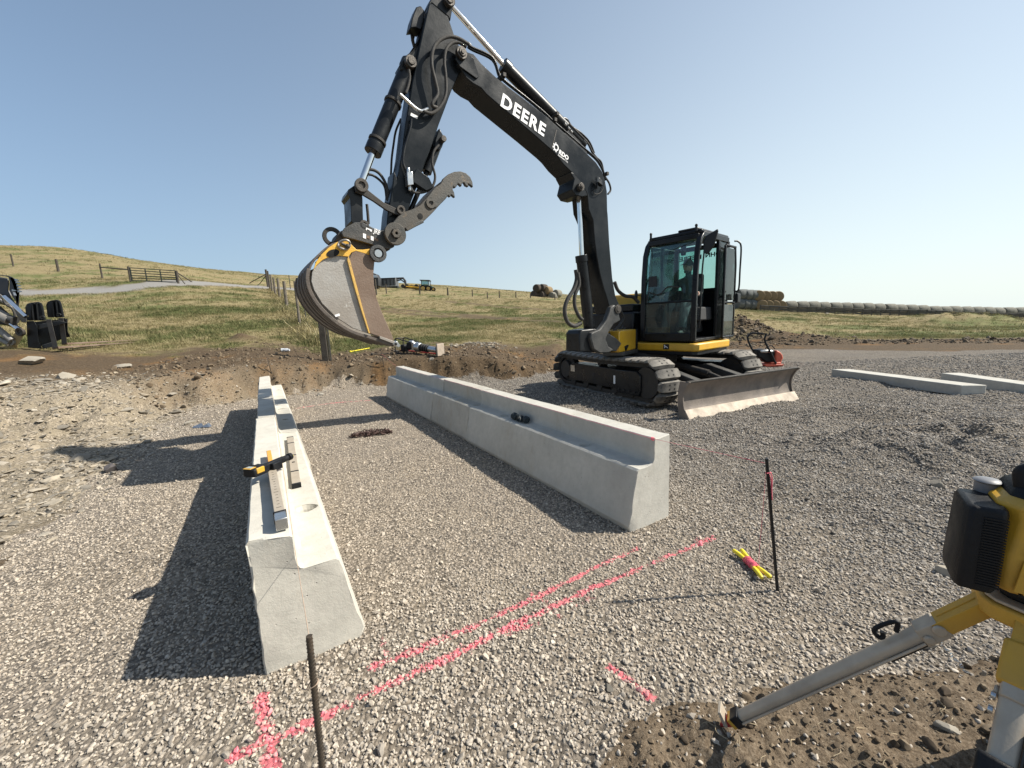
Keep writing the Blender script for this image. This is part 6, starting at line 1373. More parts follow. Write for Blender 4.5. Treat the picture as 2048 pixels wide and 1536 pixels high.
c = place(403, 856); mb = MB(); mb.prism([c + V(-.16, 0, .01), c + V(-.05, .05, .05), c + V(.02, -.01, .015), c + V(.0, -.02, .01)], V(.0, .03, .02)); mb.prism([c + V(-.02, .0, .01), c + V(.07, .04, .06), c + V(.15, -.01, .01)], V(.0, .05, .01)); tag(mb.build('metal_scrap', M_SILV, None), 'bent scrap of shiny metal on the gravel left of the left row', 'metal scrap')
# plate compactor
c0_ = place(1545, 733); PCX = empty('plate_compactor', c0_, 'orange red plate compactor with black handle on the gravel behind the blade', 'plate compactor')
cd_y = c0_.y; fpx = lambda px, py, dy=0.0: at(px, py, cd_y + dy)
def zz5(x, y, dy=0.0): return fpx(1480 + x / 17.07, 655 + y / 17.07, dy)
mb = MB(); P_ = [(880, 1250), (1480, 1250), (1500, 1290), (1440, 1320), (900, 1340), (850, 1290)]; mb.prism([zz5(x, y, -.18) for x, y in P_], V(0, .44, 0)); mb.build('base_plate', M_ORED, PCX, bevel=.01)
mb = MB(); mb.prism([zz5(x, y, -.12) for x, y in [(1240, 780), (1300, 790), (1400, 850), (1460, 930), (1490, 1050), (1440, 1120), (1420, 1240), (1220, 1180), (1210, 1000), (1230, 880)]], V(0, .32, 0)); mb.build('water_tank', M_ORED, PCX, bevel=.03)
mb = MB(); mb.prism([zz5(x, y, -.10) for x, y in [(600, 760), (860, 730), (1200, 760), (1200, 900), (1150, 1180), (1000, 1200), (900, 1190), (720, 1050), (600, 1000)]], V(0, .28, 0)); mb.build('engine', M_PBLK, PCX, bevel=.04)
mb = MB(); mb.prism([zz5(x, y, -.13) for x, y in [(700, 780), (1000, 760), (1180, 800), (1100, 880), (720, 860)]], V(0, .3, 0)); mb.build('engine_cover', M_SILV, PCX, bevel=.03)
mb = MB(); mb.prism([zz5(x, y, -.14) for x, y in [(1060, 1190), (1400, 1180), (1420, 1260), (1060, 1260)]], V(0, .34, 0)); mb.build('mount', M_ORED, PCX, bevel=.02)
hl_ = [zz5(x, y, -.16) for x, y in [(1240, 1230), (1170, 1130), (1090, 940), (960, 700), (870, 520), (835, 380), (870, 290), (910, 220)]] + [zz5(x, y, .12) for x, y in [(420, 190), (320, 240), (260, 330), (285, 480), (400, 720), (500, 880), (620, 1020)]]
mb = MB(); mb.tube(hl_, .028, 8); mb.cyl(zz5(870, 520, -.16), zz5(290, 485, .12), .012, 8); mb.build('handle', M_BLK, PCX, smooth=60)
mb = MB(); mb.tube(spline([zz5(860, 720), zz5(980, 640), (zz5(1070, 610)), zz5(1120, 650), zz5(1190, 730)], 5), .014, 8); mb.build('lifting_bar', M_BLK, PCX, smooth=60)

# single stones that stand out
ROCKM = stone_mat('field_stone', (.25, .225, .185), (.37, .335, .28), (.31, .27, .21))
def rock(px, py, wpx, seed, label, flat=.6, mat_=None):
    p = place(px, py); dist = (p - CAMP).length; s = wpx * .72 * dist / F; me = rock_mesh('stone', seed, mat_ or ROCKM, 3, flat); me.polygons.foreach_set('use_smooth', [False] * len(me.polygons)); me.transform(Matrix.Rotation(seed * 1.3, 4, 'Z') @ Matrix.Scale(s, 4)); o = bpy.data.objects.new('stone', me); COL.objects.link(o)
    o.location = p + V(0, 0, s * .12); W[o.name] = o.location.copy(); return tag(o, label, 'stone', 'single stones lying about the site')
rock(1876, 975, 30, 11, 'pale angular stone alone on the gravel left of the laser level', .75)
rock(1578, 1038, 16, 12, 'small pale stone just right of the black stake', .8)
rock(222, 943, 30, 13, 'dark rounded stone at the gravel edge left of the left row', .8, stone_mat('dark_stone', (.07, .065, .065), (.12, .11, .11), (.1, .09, .09)))
rock(641, 791, 20, 14, 'pale flat stone propped at the foot of the dug bank between the rows', .5)
rock(1850, 1290, 44, 15, 'grey flat slab of stone under the tripod leg', .35)
rock(1895, 1150, 40, 16, 'buff stone half buried in gravel behind the tripod head', .5)
rock(160, 920, 26, 17, 'pale block of stone on the left dirt slope, upslope of the dark rounded one', .7)
rock(380, 848, 24, 18, 'flat pale stone beside the bent metal scrap', .4)
rock(1895, 1460, 30, 19, 'buff stone in the dirt behind the lower tripod leg', .6)
rock(1540, 700, 6, 20, 'tiny white pebble beyond the plate compactor', .8)
rock(60, 728, 40, 21, 'large pale rock on the rubble heap at far left', .55); rock(245, 735, 26, 22, 'pale rock at the right end of the rubble heap', .6); rock(130, 755, 34, 23, 'grey flat rock low on the rubble heap', .4)
rock(863, 720, 16, 24, 'pinkish white stone below the shovel grip', .6); rock(779, 716, 10, 25, 'small white stone right of the hammer', .8); rock(1653, 628, 8, 26, 'white stone in the grass before the bale row', .7); rock(1676, 628, 7, 27, 'smaller white stone right of another in the grass before the bale row', .7)
rock(1218, 1378, 22, 28, 'pale stone at the edge of the dirt patch left of the tripod foot', .6)
# dry twigs on the dirt patch
M_TWIG = pm('dry_twig', (.42, .34, .22), None, 20, .9)
mb = MB(); r0_ = random.Random(9)
for k in range(46):
    c = G(r0_.uniform(1420, 1950), r0_.uniform(1420, 1700)); c.z = hz(c.x, c.y) + .008; a = r0_.uniform(0, 6.28); l_ = r0_.uniform(.015, .06); b1 = r0_.uniform(-.02, .02)
    mb.tube(spline([c, c + V(math.cos(a) * l_ * .5 - math.sin(a) * b1, math.sin(a) * l_ * .5 + math.cos(a) * b1, .008), c + V(math.cos(a) * l_, math.sin(a) * l_, .002)], 4), r0_.uniform(.0006, .0016), 4)
o = mb.build('dry_twigs', M_TWIG, None); o['kind'] = 'stuff'
# ================================================================== BACKGROUND
def post(px, pb, pt, wpx, mat_, label, name='fence_post', dist=None, group=None, square=False, lean=0.0):
    p = gh(px, pb, 170) if dist is None else None
    if p is None: p = at(px, pb, dist or 62); p.z = hz(p.x, p.y)
    d = p.y; h_ = max(.4, (pb - pt) * d / F); r = max(.03, wpx * d / F / 2); mb = MB()
    if square: mb.box((0, 0, h_ / 2 - .15), (r * 2, r * 2, h_ + .3), frz((p.x, p.y, p.z), .4))
    else: mb.tube([p - V(0, 0, .3), p + V(lean * .5, 0, h_ * .5), p + V(lean, 0, h_)], [r, r * .97, r * .9], 10)
    o = mb.build(name, mat_, None, bevel=.01 if square else 0); tag(o, label, 'fence post', group); return p, p + V(lean, 0, h_)
# big post by the pit
pb_ = gh(652, 722); hh = 122 * pb_.y / F; mb = MB()
mb.box((0, 0, hh / 2 - .15), (.17, .13, hh + .3), frz(tuple(pb_), .15)); bigp = mb.build('corner_post', M_DWOOD, None, bevel=.01); tag(bigp, 'thick dark square corner post standing on the bank behind the bucket', 'fence post')
mb = MB(); mb.box((.13, .02, hh / 2 - .1), (.045, .04, hh + .2), frz(tuple(pb_), .15)); mb.box((.13, .0, hh / 2 - .1), (.010, .07, hh + .2), frz(tuple(pb_), .15)); tag(mb.build('steel_post', M_TPOST, None), 'thin green steel T post fixed against the thick corner post', 'fence post')
PA = []
for (px, pb2, pt2, w_, mt, lab) in ((600, 652, 566, 5, M_WOOD, 'nearest weathered wooden post of the fence line beyond the bucket'), (612, 640, 590, 2, M_TPOST, 'thin steel post right of the nearest weathered wooden post'), (574, 615, 565, 6, M_WOOD, 'second weathered wooden post of the fence line, counted from the bucket'),
        (560, 597, 559, 5, M_WOOD, 'third weathered wooden post of the fence line, counted from the bucket'), (551, 589, 557, 4, M_WOOD, 'fourth weathered wooden post of the fence line, counted from the bucket'), (545, 583, 551, 4, M_WOOD, 'fifth weathered wooden post of the fence line, counted from the bucket'), (540, 579, 544, 3, M_DWOOD, 'sixth, darker post of the fence line, counted from the bucket'), (536, 574, 541, 4, M_DWOOD, 'dark gate post at the road end of the fence line')):
    PA.append(post(px, pb2, pt2, w_, mt, lab, group='weathered posts of the fence line by the bucket'))
post(581, 578, 552, 1.5, M_TPOST, 'thin steel post standing beside the road beyond the fence line')
def wires(a, b_, hs, n_, label, r=.004, sag=.03):
    mb = MB()
    for h_ in hs:
        for i in range(len(a) - 1):
            p, q_ = a[i][0].lerp(a[i][1], h_), a[i + 1][0].lerp(a[i + 1][1], h_); mb.tube([p, p.lerp(q_, .5) - V(0, 0, sag), q_], r, 4)
    return tag(mb.build('fence_wire', M_TPOST, None), label, 'wire', kind='stuff')
lineA = [(pb_, pb_ + V(0, 0, hh))] + [PA[i] for i in (0, 2, 3, 4, 5, 6, 7)]
wires(lineA, None, (.3, .5, .7, .9), 0, 'wires of the fence line by the bucket', .004)
g0 = PA[7]; gx = gh(500, 567) or at(500, 567, 48); mb = MB(); mb.tube([g0[0] + V(0, 0, 1.6), gx + V(0, 0, .1)], .06, 8); tag(mb.build('brace_pole', M_WOOD, None), 'long pale diagonal brace pole leaning on the dark gate post', 'pole'); gx = gh(520, 567) or at(520, 567, 48); mb = MB(); mb.tube([g0[0] + V(0, 0, 1.5), gx], .05, 8); tag(mb.build('brace_pole', M_DWOOD, None), 'short dark diagonal brace pole leaning on the dark gate post', 'pole')
# posts on the skyline at the middle
PB = []
for k, (px, pb2, pt2) in enumerate(((753, 590, 560), (773, 587, 569), (840, 589, 570), (896, 591, 576), (945, 593, 580), (975, 597, 585), (999, 596, 582), (1032, 596, 584), (1061, 596, 587), (1110, 600, 588), (1140, 601, 590))):
    lab = ['dark thick post beside the grey trailer wheels', 'thin post in front of the grey trailer box', 'dark post just in front of the green tractor', 'first post right of the green tractor on the grass ridge', 'second post right of the green tractor on the grass ridge', 'third post right of the green tractor on the grass ridge', 'fourth post right of the green tractor on the grass ridge', 'fifth post right of the green tractor on the grass ridge', 'post just left of the dark bale pile', 'post in front of the pale bales of the pile', 'post right of the bale pile by the boom'][k]
    PB.append(post(px, pb2, pt2, 3 if k in (0, 2, 3) else 2.2, M_DWOOD, lab, group='posts along the grass ridge'))
wires(PB[1:], None, (.45, .85), 0, 'wires of the fence along the grass ridge', .006)
# hill fence and gate on the left
PH = []
for k, (px, pb2, pt2, w_) in enumerate(((-60, 523, 500, 3), (27, 533, 510, 2.6), (117, 543, 520, 4), (205, 557, 529, 3))):
    PH.append(post(px, pb2, pt2, w_, M_DWOOD, ['hill fence post beyond the left edge of the view', 'leftmost post of the hill fence', 'second post of the hill fence from the left', 'dark post left of the steel gate, joined to it by a rail'][k], group='posts of the hill fence'))
gp0 = gh(262, 564); gp1 = gh(357, 567); gp1 = gp1 if gp1 else gp0 + V(5, 0, 0)
gd_ = gp0.y; hg = 29 * gd_ / F
def gpost(p, h_, lab): mb = MB(); mb.cyl(p - V(0, 0, .3), p + V(0, 0, h_), .09, 10); tag(mb.build('gate_post', M_DWOOD, None), lab, 'gate post')
gpost(gp0, hg, 'left post of the dark steel field gate'); gpost(gp1, 24 * gp1.y / F, 'right post of the dark steel field gate')
PH.append((gp0, gp0 + V(0, 0, hg))); wires(PH, None, (.35, .6, .85), 0, 'wires of the hill fence', .006)
mb = MB(); mb.cyl(PH[3][0] + V(0, 0, (PH[3][1] - PH[3][0]).z * .75), gp0 + V(0, 0, hg * .8), .05, 8); tag(mb.build('fence_rail', M_DWOOD, None), 'single dark rail between the post and the steel gate', 'rail')
GT = empty('field_gate', gp0, 'dark green tube steel field gate of six rails on the hillside', 'gate'); ga = gp0 + (gp1 - gp0) * .03; gb = gp0 + (gp1 - gp0) * .97
M_GATE = pm('gate_green', (.02, .032, .024), None, 8, .6)
for k in range(6):
    h0 = hg * (.10 + .165 * k); mb = MB(); mb.cyl(ga + V(0, 0, h0), gb + V(0, 0, h0 * .90), .035, 8); mb.build('rail', M_GATE, GT)
for t in (0, .33, .66, 1): p = ga.lerp(gb, t); mb = MB(); mb.cyl(p + V(0, 0, hg * .10), p + V(0, 0, hg * (.925 - .08 * t)), .045, 8); mb.build('upright', M_GATE, GT)
q_ = gh(384, 564) or gp1 + V(1.5, 0, 0); mb = MB(); mb.cyl(gp1 + V(0, 0, 1.0), q_, .05, 8); tag(mb.build('brace_pole', M_DWOOD, None), 'slanting brace pole right of the field gate', 'pole')
q_ = gh(370, 568) or gp1 + V(.8, 0, 0); mb = MB(); mb.cyl(gp1 + V(0, 0, .9), q_, .04, 8); tag(mb.build('brace_pole', M_DWOOD, None), 'shorter steep brace pole at the foot of the gate post', 'pole')

# ---- gooseneck dump trailer
td = 92.0
def far(px, py, d=td, dy=0): return at(px, py, d + dy)
M_TRL = pm('trailer_grey', (.13, .14, .15), (.10, .105, .11), 2, .6); M_TDK = pm('trailer_dark', (.03, .032, .035), None, 2, .6)
gz_ = hz(far(780, 575).x, td); TRz = far(780, 573).z
TRL = empty('dump_trailer', V(far(775, 575).x, td, gz_), 'grey ribbed gooseneck dump trailer on the ridge behind the bucket', 'trailer')
x0, x1 = far(690, 560).x, far(791, 560).x; zt_ = far(780, 555.5).z; zb2 = far(780, 572).z
mb = MB(); mb.prism([V(x0, td, zb2), V(x1, td, zb2), V(x1, td, zt_), V(x0, td, zt_)], V(0, 2.4, 0)); mb.build('box', M_TRL, TRL, bevel=.05)
mb = MB(); mb.prism([V(x0, td - .12, zt_ - .25), V(x1, td - .12, zt_ - .25), V(x1, td - .12, zt_), V(x0, td - .12, zt_)], V(0, .12, 0)); mb.build('top_rail', M_TDK, TRL)
mb = MB(); mb.prism([V(x0, td - .12, zb2 - .1), V(x1, td - .12, zb2 - .1), V(x1, td - .12, zb2 + .1), V(x0, td - .12, zb2 + .1)], V(0, .12, 0)); mb.build('bottom_rail', pm('rail_pale', (.35, .35, .35), None, 2, .6), TRL)
nr_ = 14
for k in range(nr_): xx = x0 + (x1 - x0) * (k + .5) / nr_; mb = MB(); mb.box((xx, td - .08, (zt_ + zb2) / 2), (.16, .16, zt_ - zb2 - .3)); mb.build('rib', M_TDK, TRL)
mb = MB(); mb.prism([V(x0, td + .2, zb2 - .55), V(x1 + .3, td + .2, zb2 - .55), V(x1 + .3, td + .2, zb2 - .1), V(x0, td + .2, zb2 - .1)], V(0, 2, 0)); mb.build('chassis', M_TDK, TRL)
xg = far(808.5, 565).x; mb = MB(); mb.tube([V(x1 - .2, td + 1, zt_ - .12), V(far(804, 556).x, td + 1, zt_ - .1), V(xg, td + 1, far(808, 561).z), V(xg + .05, td + 1, far(808, 570).z)], .24, 8); mb.tube([V(x1, td + 1, zt_ - .6), V(far(800, 560).x, td + 1, zt_ - .45), V(xg, td + 1, far(808, 565).z)], .14, 8); mb.build('gooseneck', M_TDK, TRL)
for k in range(3): c = V(far(700 + 18 * k, 580).x, td, gz_ + .5); mb = MB(); mb.cyl(c + V(0, .1, 0), c + V(0, .4, 0), .52, 20); mb.build('wheel', M_PBLK, TRL)
# dark truck cab half hidden by the bucket
TK = empty('farm_truck', V(far(745, 585).x, 88, hz(far(745, 585).x, 88)), 'dark vehicle roof and wheel showing past the edge of the bucket', 'truck')
mb = MB(); mb.prism([at(x, y, 88) for x, y in ((700, 572), (757, 572), (757, 556), (752, 548), (744, 545), (700, 545))], V(0, 2, 0)); mb.build('body', M_TDK, TK, bevel=.1)
mb = MB(); mb.prism([at(x, y, 87.9) for x, y in ((746, 555), (755, 555), (752, 550), (746, 549))], V(0, .1, 0)); mb.build('window', M_SILV, TK)
c = at(752, 581, 88); mb = MB(); mb.cyl(c - V(0, .2, 0), c + V(0, .3, 0), .85, 20); mb.build('wheel', M_PBLK, TK)
# ---- green tractor
M_JG = pm('tractor_green', (.012, .055, .025), (.01, .04, .02), 2, .5); M_JY = pm('implement_yellow', (.55, .36, .08), (.40, .27, .09), 2, .7, dust=.3)
tg = 92.0; tb = gh(856, 581, 200); tg = tb.y if tb else 92.0
def t5(x, y, dy=0): return at(730 + x / 13.65, 540 + y / 13.65, tg + dy)
TRC = empty('tractor', V(t5(1700, 570).x, tg, hz(t5(1700, 570).x, tg)), 'dark green farm tractor with cab on the ridge right of the bucket', 'tractor')
mb = MB(); mb.prism([t5(x, y, -1) for x, y in ((1485, 262), (1760, 268), (1755, 290), (1490, 285))], V(0, 2, 0)); mb.build('cab_roof', M_TDK, TRC, bevel=.05)
for x in (1535, 1725):
    for dy in (-.9, .8): mb = MB(); mb.cyl(t5(x, 285, dy), t5(x + 10, 430, dy), .07, 6); mb.build('cab_post', M_TDK, TRC)
mb = MB(); mb.prism([t5(x, y, -.85) for x, y in ((1545, 290), (1720, 290), (1720, 420), (1545, 420))], V(0, 1.7, 0)); mb.build('cab_glass', M_GLASS2, TRC)
mb = MB(); mb.prism([t5(x, y, -.7) for x, y in ((1520, 420), (1700, 410), (1830, 440), (1850, 480), (1840, 520), (1620, 540), (1510, 500))], V(0, 1.4, 0)); mb.build('bonnet', M_JG, TRC, bevel=.08)
mb = MB(); mb.cyl(t5(1790, 440), t5(1790, 300), .06, 8); mb.build('exhaust', M_TDK, TRC)
for (x, y, r) in ((1580, 500, .80), (1725, 505, .66), (1865, 525, .45)):
    c = t5(x, y, -1.0); mb = MB(); mb.cyl(c, c + V(0, .4, 0), r * tg / 92, 24); wh = mb.build('wheel', M_PBLK, TRC); mb = MB(); mb.cyl(c - V(0, .02, 0), c + V(0, .05, 0), r * .5, 16); mb.build('rim', M_JY, wh)
# yellow implement in front of the trailer
IMP = empty('yellow_implement', V(t5(1300, 480).x, tg + 2, hz(t5(1300, 480).x, tg + 2)), 'pale yellow farm implement between the trailer and the tractor', 'farm implement')
mb = MB(); mb.prism([t5(x, y, 1.5) for x, y in ((1000, 440), (1080, 400), (1180, 410), (1260, 380), (1330, 400), (1400, 390), (1480, 420), (1560, 470), (1570, 540), (1400, 520), (1100, 480), (1010, 490))], V(0, 2.2, 0)); mb.build('frame', M_JY, IMP, bevel=.12)
for x in (1030, 1140, 1400): mb = MB(); c = t5(x, 440, 1.2); mb.cyl(c, c + V(0, .3, 0), .38, 16); mb.build('gauge_wheel', M_DRK, IMP)
mb = MB(); mb.cyl(t5(1120, 450, 1.2), t5(1500, 480, 1.2), .10, 8); mb.build('tool_bar', M_YEL, IMP)

# ---- round bales
def straw(name, c1, c2, ring_):
    m, n, b = nmat(name); q = N(n); co = q.obj(); c = q.mix(q.noise(q.scalev(co, (2, 9, 9)), 4, 5, .7), c1, c2)
    c = q.mix(q.mr(q.noise(co, 1.2, 4, .6), .4, .65, 0, .5), c, tuple(x * .7 for x in c2)); q.put(b.inputs['Base Color'], c); b.inputs['Roughness'].default_value = .95; q.put(b.inputs['Normal'], q.bump(q.noise(co, 14, 6, .75), .8, .05)); return m
M_B1 = straw('bale_pale', (.25, .24, .20), (.15, .142, .118), 0); M_B2 = straw('bale_gold', (.28, .205, .11), (.17, .12, .068), 0); M_B3 = straw('bale_grey', (.15, .16, .155), (.09, .095, .09), 0); M_B4 = straw('bale_dark', (.045, .035, .028), (.07, .055, .042), 0)
def bale_mesh(mat_):
    mb = MB(); R = []; n_ = 24
    for x, r in ((-.78, .10), (-.77, .60), (-.74, .70), (-.60, .76), (0, .775), (.60, .76), (.74, .70), (.77, .60), (.78, .10)):
        R.append([V(x, r * math.cos(2 * math.pi * k / n_), r * math.sin(2 * math.pi * k / n_) * (1 if math.sin(2 * math.pi * k / n_) > 0 else .93)) for k in range(n_)])
    mb.loft(R); return mb.mesh('hay_bale', mat_, 40)
BM = [bale_mesh(m_) for m_ in (M_B1, M_B2, M_B3, M_B4)]
def bale(p, yaw, k, label, group, s=1.0, up=0):
    o = bpy.data.objects.new('hay_bale', BM[k]); COL.objects.link(o); zg = hz(p[0], p[1]); o.location = (p[0], p[1], zg + .74 * s + up); o.rotation_euler = (random.uniform(-.1, .1), random.uniform(-.03, .03), yaw + random.uniform(-.05, .05)); o.scale = (s, s * random.uniform(.95, 1.03), s)
    return tag(o, label, 'hay bale', group)
# the long row beyond the fence
ry = lambda x: at(x, 626, 1).x
A0 = at(1568, 620, 60); A1 = at(2130, 632, 61)
dr = V(A1.x - A0.x, A1.y - A0.y, 0); nb_ = int(dr.length / 1.62); yaw_ = math.atan2(dr.y, dr.x)
for k in range(nb_):
    p = A0 + dr * ((k + .5) / nb_); ORD = ['first', 'second', 'third', 'fourth', 'fifth', 'sixth', 'seventh', 'eighth', 'ninth', 'tenth', 'eleventh', 'twelfth', 'thirteenth', 'fourteenth', 'fifteenth', 'sixteenth', 'seventeenth', 'eighteenth', 'nineteenth', 'twentieth', 'twenty-first', 'twenty-second', 'twenty-third', 'twenty-fourth', 'twenty-fifth', 'twenty-sixth'] if k == 0 else ORD
    lab = 'grey round bale, %s of the long row counting from the golden stack' % ORD[k] if k < 26 else 'grey round bale of the long row at the right edge of the view'
    bale((p.x, p.y + random.uniform(-.15, .15)), yaw_, 0, lab, 'round bales in the long row at the right', .98 + random.uniform(-.03, .03))
# stack at the left end of the row: two high
S0 = at(1474, 620, 58); S1 = at(1562, 620, 58); ns = 7
for k in range(ns):
    p = S0.lerp(S1, (k + .5) / ns)
    if k < 3:
        bale((p.x, p.y), .25, 2, '%s dark grey bale of the bottom layer of the two high stack, from the left' % ORD[k], 'dark grey bales of the stack', 1.05); bale((p.x + .2, p.y), .25, 2, '%s dark grey bale on top of the two high stack, from the left' % ORD[k], 'dark grey bales on top of the stack', 1.0, 1.35)
    else:
        bale((p.x, p.y - .2), 1.35, 1, '%s golden bale of the bottom layer of the two high stack, from the left' % ORD[k - 3], 'golden bales in the bottom layer of the stack', 1.02)
        if k < ns: bale((p.x - .3, p.y), 1.30, 1, '%s golden bale on top of the two high stack, from the left' % ORD[k - 3], 'golden bales on top of the stack', 1.0, 1.30)
# bale pile on the ridge
pd_ = 78.0; pw = lambda px: at(px, 590, pd_).x
for (px, up, k, lab, g_) in ((1071, 0, 3, 'dark bale at the left foot of the ridge pile', None), (1085, 0, 3, 'middle dark bale in the bottom layer of the ridge pile', 'dark bales in the ridge pile'), (1098, 0, 3, 'right dark bale in the bottom layer of the ridge pile, next to the pale ones', 'dark bales in the ridge pile'), (1076, 1.2, 3, 'dark bale on top left of the ridge pile', None), (1087, 1.35, 3, 'highest dark bale of the ridge pile', None), (1096, 1.0, 1, 'brown bale on top of the ridge pile', None), (1106, 0, 0, 'pale bale in the middle of the ridge pile', None), (1115, .5, 0, 'upper pale bale at the right of the ridge pile', None)):
    bale((pw(px), pd_ + random.uniform(-.4, .4)), .9, k, lab, g_, 1.0, up - .3)
# dark pole fence in front of the row
F0_ = at(1520, 626, 54); F1_ = at(2140, 640, 55); fd = V(F1_.x - F0_.x, F1_.y - F0_.y, 0); FN = empty('pole_fence', V(F0_.x, F0_.y, hz(F0_.x, F0_.y)), 'dark weathered pole fence running in front of the long bale row', 'fence'); nn_ = 34
M_PF = pm('fence_grey_wood', (.060, .058, .055), (.10, .095, .085), 3, .95)
pts_ = []
for k in range(nn_ + 1):
    p = F0_ + fd * (k / nn_); p = V(p.x, p.y, hz(p.x, p.y)); pts_.append(p); mb = MB(); mb.cyl(p - V(0, 0, .2), p + V(0, 0, .85 + random.uniform(-.12, .12)), .08, 6); mb.build('post', M_PF, FN)
for j, h_ in enumerate((.12, .28, .44, .60, .76)):
    for k in range(nn_): mb = MB(); mb.cyl(pts_[k] + V(0, -.1, h_ + random.uniform(-.05, .05)), pts_[k + 1] + V(0, -.1, h_ + random.uniform(-.05, .05)), .065, 5); mb.build('rail', M_PF, FN)

# ---- loader with pallet forks and an upturned digging bucket, cut by the left edge
lb = gh(100, 702); ly = lb.y; lz = lb.z
def q6(x, y, dy=0.0): return at(x / 7.68, 520 + y / 7.68, ly + dy)
M_NAVY = pm('navy_steel', (.030, .040, .055), (.045, .055, .07), 4, .5, .2, .2, 30, dust=.25); M_TAN = pm('tan_yellow_steel', (.36, .26, .10), (.27, .19, .08), 5, .55, dust=.35); M_GREYP = pm('dusty_grey_steel', (.30, .29, .27), (.20, .19, .175), 5, .5, .4, .3, 40, dust=.3)
LD = empty('loader', V(q6(-100, 1340).x, ly + .2, hz(q6(0, 1340).x, ly + .2)), 'front of a loader with linkage and hydraulic rams, cut by the left edge', 'loader')
LRD = q6(70, 1000) - CAMP; LRD = V(LRD.x, LRD.y, 0).normalized()
def lp(name, pts, d0, th_, mat_, bev=.01, parent=LD):
    mb = MB(); mb.prism([q6(x, y, d0) for x, y in pts], LRD * th_); return mb.build(name, mat_, parent, bevel=bev)
lp('linkage_plate', [(250, 1080), (340, 1040), (375, 1060), (370, 1130), (330, 1220), (260, 1330), (180, 1335), (150, 1260), (190, 1180)], -.12, .10, M_TAN); lp('linkage_plate', [(0, 1330), (280, 1310), (260, 1350), (0, 1370)], -.1, .5, M_TAN)
lp('loader_boom', [(-300, 480), (0, 520), (60, 560), (420, 880), (410, 960), (340, 960), (150, 720), (0, 640), (-300, 600)], .15, .16, M_GREYP, .02); lp('loader_boom', [(-300, 700), (0, 700), (140, 820), (240, 960), (290, 1020), (380, 1060), (360, 1180), (260, 1060), (100, 1000), (-300, 960)], .35, .3, M_BLK, .02)
for (a_, b_, r, mt) in (((-200, 740), (160, 930), .12, M_GREYP), ((140, 960), (270, 1060), .045, M_CHR), ((60, 560), (400, 870), .045, M_CHR), ((-200, 920), (190, 1240), .07, M_GREYP), ((-200, 1120), (150, 1290), .06, M_GREYP), ((0, 860), (230, 930), .10, M_CAST)):
    mb = MB(); mb.cyl(q6(*a_, -.16), q6(*b_, -.16), r, 18); mb.build('ram', mt, LD)
hose([q6(x, y, -.1) for x, y in ((40, 560), (60, 640), (110, 700), (180, 740), (220, 820), (230, 900), (250, 960))], .022, M_RUB2, 'hose', 6, LD); hose([q6(x, y, -.05) for x, y in ((0, 600), (80, 660), (150, 690), (210, 780), (240, 860))], .018, M_GREYP, 'hydraulic_pipe', 6, LD)
for (x, y, r) in ((290, 1105, .10), (160, 1265, .08)): c = q6(x, y, -.17); mb = MB(); mb.ring(c, c + V(0, .06, 0), r, r * .5, 20); mb.cyl(c + V(0, .02, 0), c + V(0, .06, 0), r * .55, 14); mb.build('pivot_pin', M_BOLT if r > .09 else M_GREYP, LD, bevel=.004)
# upturned bucket with teeth
BK = empty('digging_bucket', q6(60, 560), 'navy digging bucket with pale teeth held up behind the loader rams', 'bucket')
lp('bucket_side', [(-400, 200), (0, 235), (125, 255), (150, 330), (140, 460), (190, 560), (290, 700), (285, 640), (300, 480), (235, 300), (190, 262), (125, 240), (0, 225), (-400, 190)], .3, .05, M_NAVY, .008, BK); lp('bucket_shell', [(-400, 240), (0, 260), (120, 275), (140, 330), (128, 470), (180, 580), (280, 720), (-400, 560)], .36, .8, M_NAVY, .03, BK); lp('bucket_lip', [(190, 262), (240, 300), (300, 480), (290, 720), (260, 700), (230, 480), (180, 330), (150, 270)], .30, .9, M_NAVY, .01, BK)
for (x, y) in ((225, 300), (240, 335), (255, 385), (265, 430), (270, 475), (180, 460)): lp('tooth', [(x, y - 16), (x + 75, y + 8), (x + 70, y + 16), (x, y + 22)], .28, .07, M_SILV, .004, BK)
lp('label', [(195, 490), (235, 500), (258, 545), (215, 545)], .285, .004, M_WHITE, 0, BK)
# pallet forks: frame with two guard panels and two tines
PF = empty('pallet_forks', V(q6(700, 1350).x, ly, lz), 'black pallet fork frame with two rounded guards and two long tines on the ground', 'pallet forks')
def guard(x0, w_, y0, y1, dy):
    c = [(x0, y1), (x0 - 25, y0 + 60), (x0, y0 + 15), (x0 + 40, y0), (x0 + w_ - 60, y0 - 15), (x0 + w_ - 20, y0 + 5), (x0 + w_, y0 + 60), (x0 + w_ + 38, y1)]
    lp('guard_back', c, dy + .06, .03, M_BLK, .004, PF)
    rim = [q6(x, y, dy) for x, y in c]; mb = MB()
    for i in range(len(rim) - 1): mb.tube([rim[i], rim[i + 1]], .022, 6)
    mb.build('guard_frame', M_BLK, PF)
    for t in (.33, .66): mb = MB(); mb.cyl(q6(x0 + w_ * t - 10, y0, dy), q6(x0 + w_ * t + 18, y1, dy), .016, 6); mb.build('guard_bar', M_CAST, PF)
    lp('guard_side', [(x0 - 5, y1), (x0 - 25, y0 + 60), (x0, y0 + 15), (x0 + 45, y0 + 5), (x0 + 50, y0 + 40), (x0 + 45, y1)], dy - .03, .03, M_BLK, .004, PF)
guard(430, 220, 670, 930, 0); guard(750, 185, 635, 880, .45)
lp('frame_side', [(410, 940), (520, 935), (570, 1010), (580, 1140), (590, 1240), (650, 1365), (430, 1345), (415, 1150)], -.06, .05, M_BLK, .008, PF)
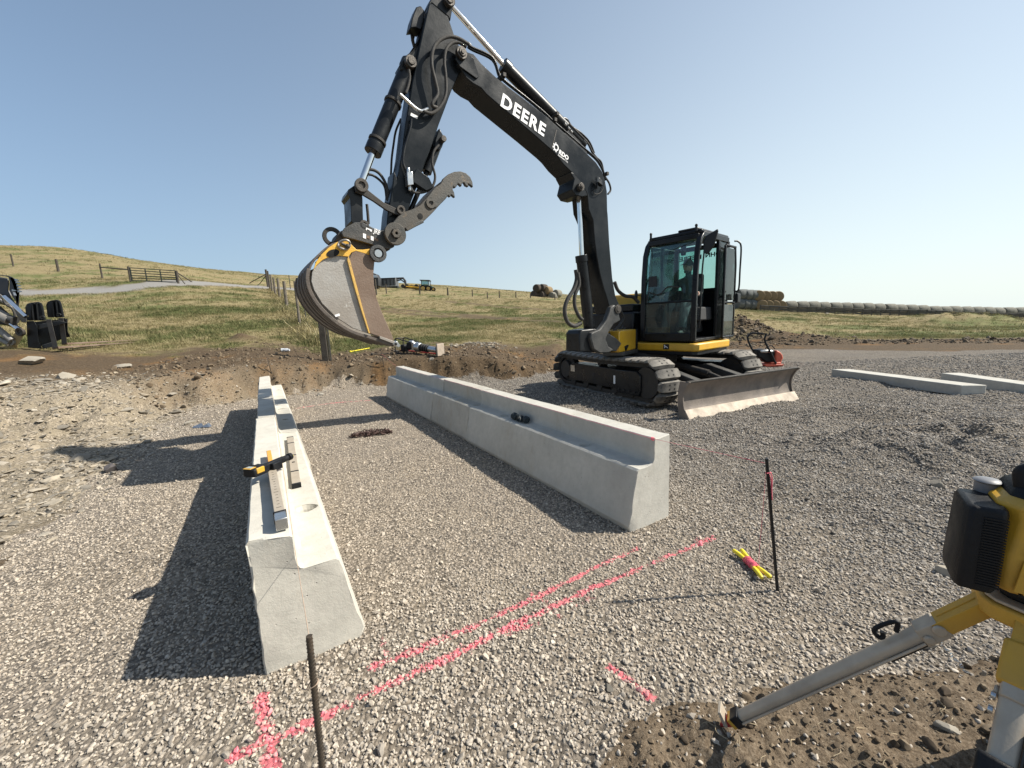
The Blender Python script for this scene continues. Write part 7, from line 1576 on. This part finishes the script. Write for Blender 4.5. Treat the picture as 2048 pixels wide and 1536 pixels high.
lp('frame_side', [(900, 900), (1000, 890), (1040, 960), (1040, 1090), (1080, 1180), (960, 1200), (900, 1100)], .45, .05, M_BLK, .008, PF)
lp('carriage_bar', [(570, 990), (740, 960), (740, 1030), (590, 1065)], -.02, .08, M_CAST, .008, PF); lp('carriage_bar', [(740, 960), (900, 930), (1040, 960), (900, 1000), (740, 1030)], .2, .08, M_CAST, .008, PF); lp('carriage_bar', [(640, 1310), (800, 1260), (830, 1330), (660, 1365)], -.02, .10, M_CAST, .008, PF); lp('frame_back', [(420, 960), (1040, 900), (1040, 1180), (640, 1340), (420, 1330)], .55, .05, M_BLK, .01, PF)
def tine(xt, yt, xb, yb, xe, ye, dy):
    lp('tine_shank', [(xt, yt), (xt + 75, yt), (xb + 70, yb - 20), (xb + 50, yb), (xb - 5, yb)], dy - .05, .12, pm('fork_steel', (.13, .12, .105), (.09, .08, .07), 6, .6, .4, dust=.3), .006, PF)
    a_ = gh(xb / 7.68, 520 + yb / 7.68) or q6(xb, yb); e_ = q6(xb + 30, yb - 5, dy); f_ = gh(xe / 7.68, 520 + ye / 7.68); f_ = V(f_.x, f_.y, f_.z + .04) if f_ else q6(xe, ye)
    d_ = (f_ - e_).normalized(); s_ = d_.cross(V(0, 0, 1)).normalized(); mb = MB(); mb.loft([[e_ + s_ * .07 + V(0, 0, .02), e_ - s_ * .07 + V(0, 0, .02), e_ - s_ * .07 - V(0, 0, .03), e_ + s_ * .07 - V(0, 0, .03)], [f_ + s_ * .04 + V(0, 0, .006), f_ - s_ * .04 + V(0, 0, .006), f_ - s_ * .04 - V(0, 0, .006), f_ + s_ * .04 - V(0, 0, .006)]]); mb.build('tine', M_RUST, PF, bevel=.004)
tine(710, 910, 820, 1350, 2050, 1285, -.10); tine(900, 890, 960, 1290, 2130, 1245, .30)
for (x, y, dy) in ((650, 880, -.02), (900, 840, .42)): c = q6(x, y, dy); mb = MB(); mb.tube([c + V(.06 * math.cos(t), 0, .03 * math.sin(t)) for t in [k * math.pi / 7 for k in range(14)]], .010, 6, closed=True); mb.build('ring', M_CAST, PF)
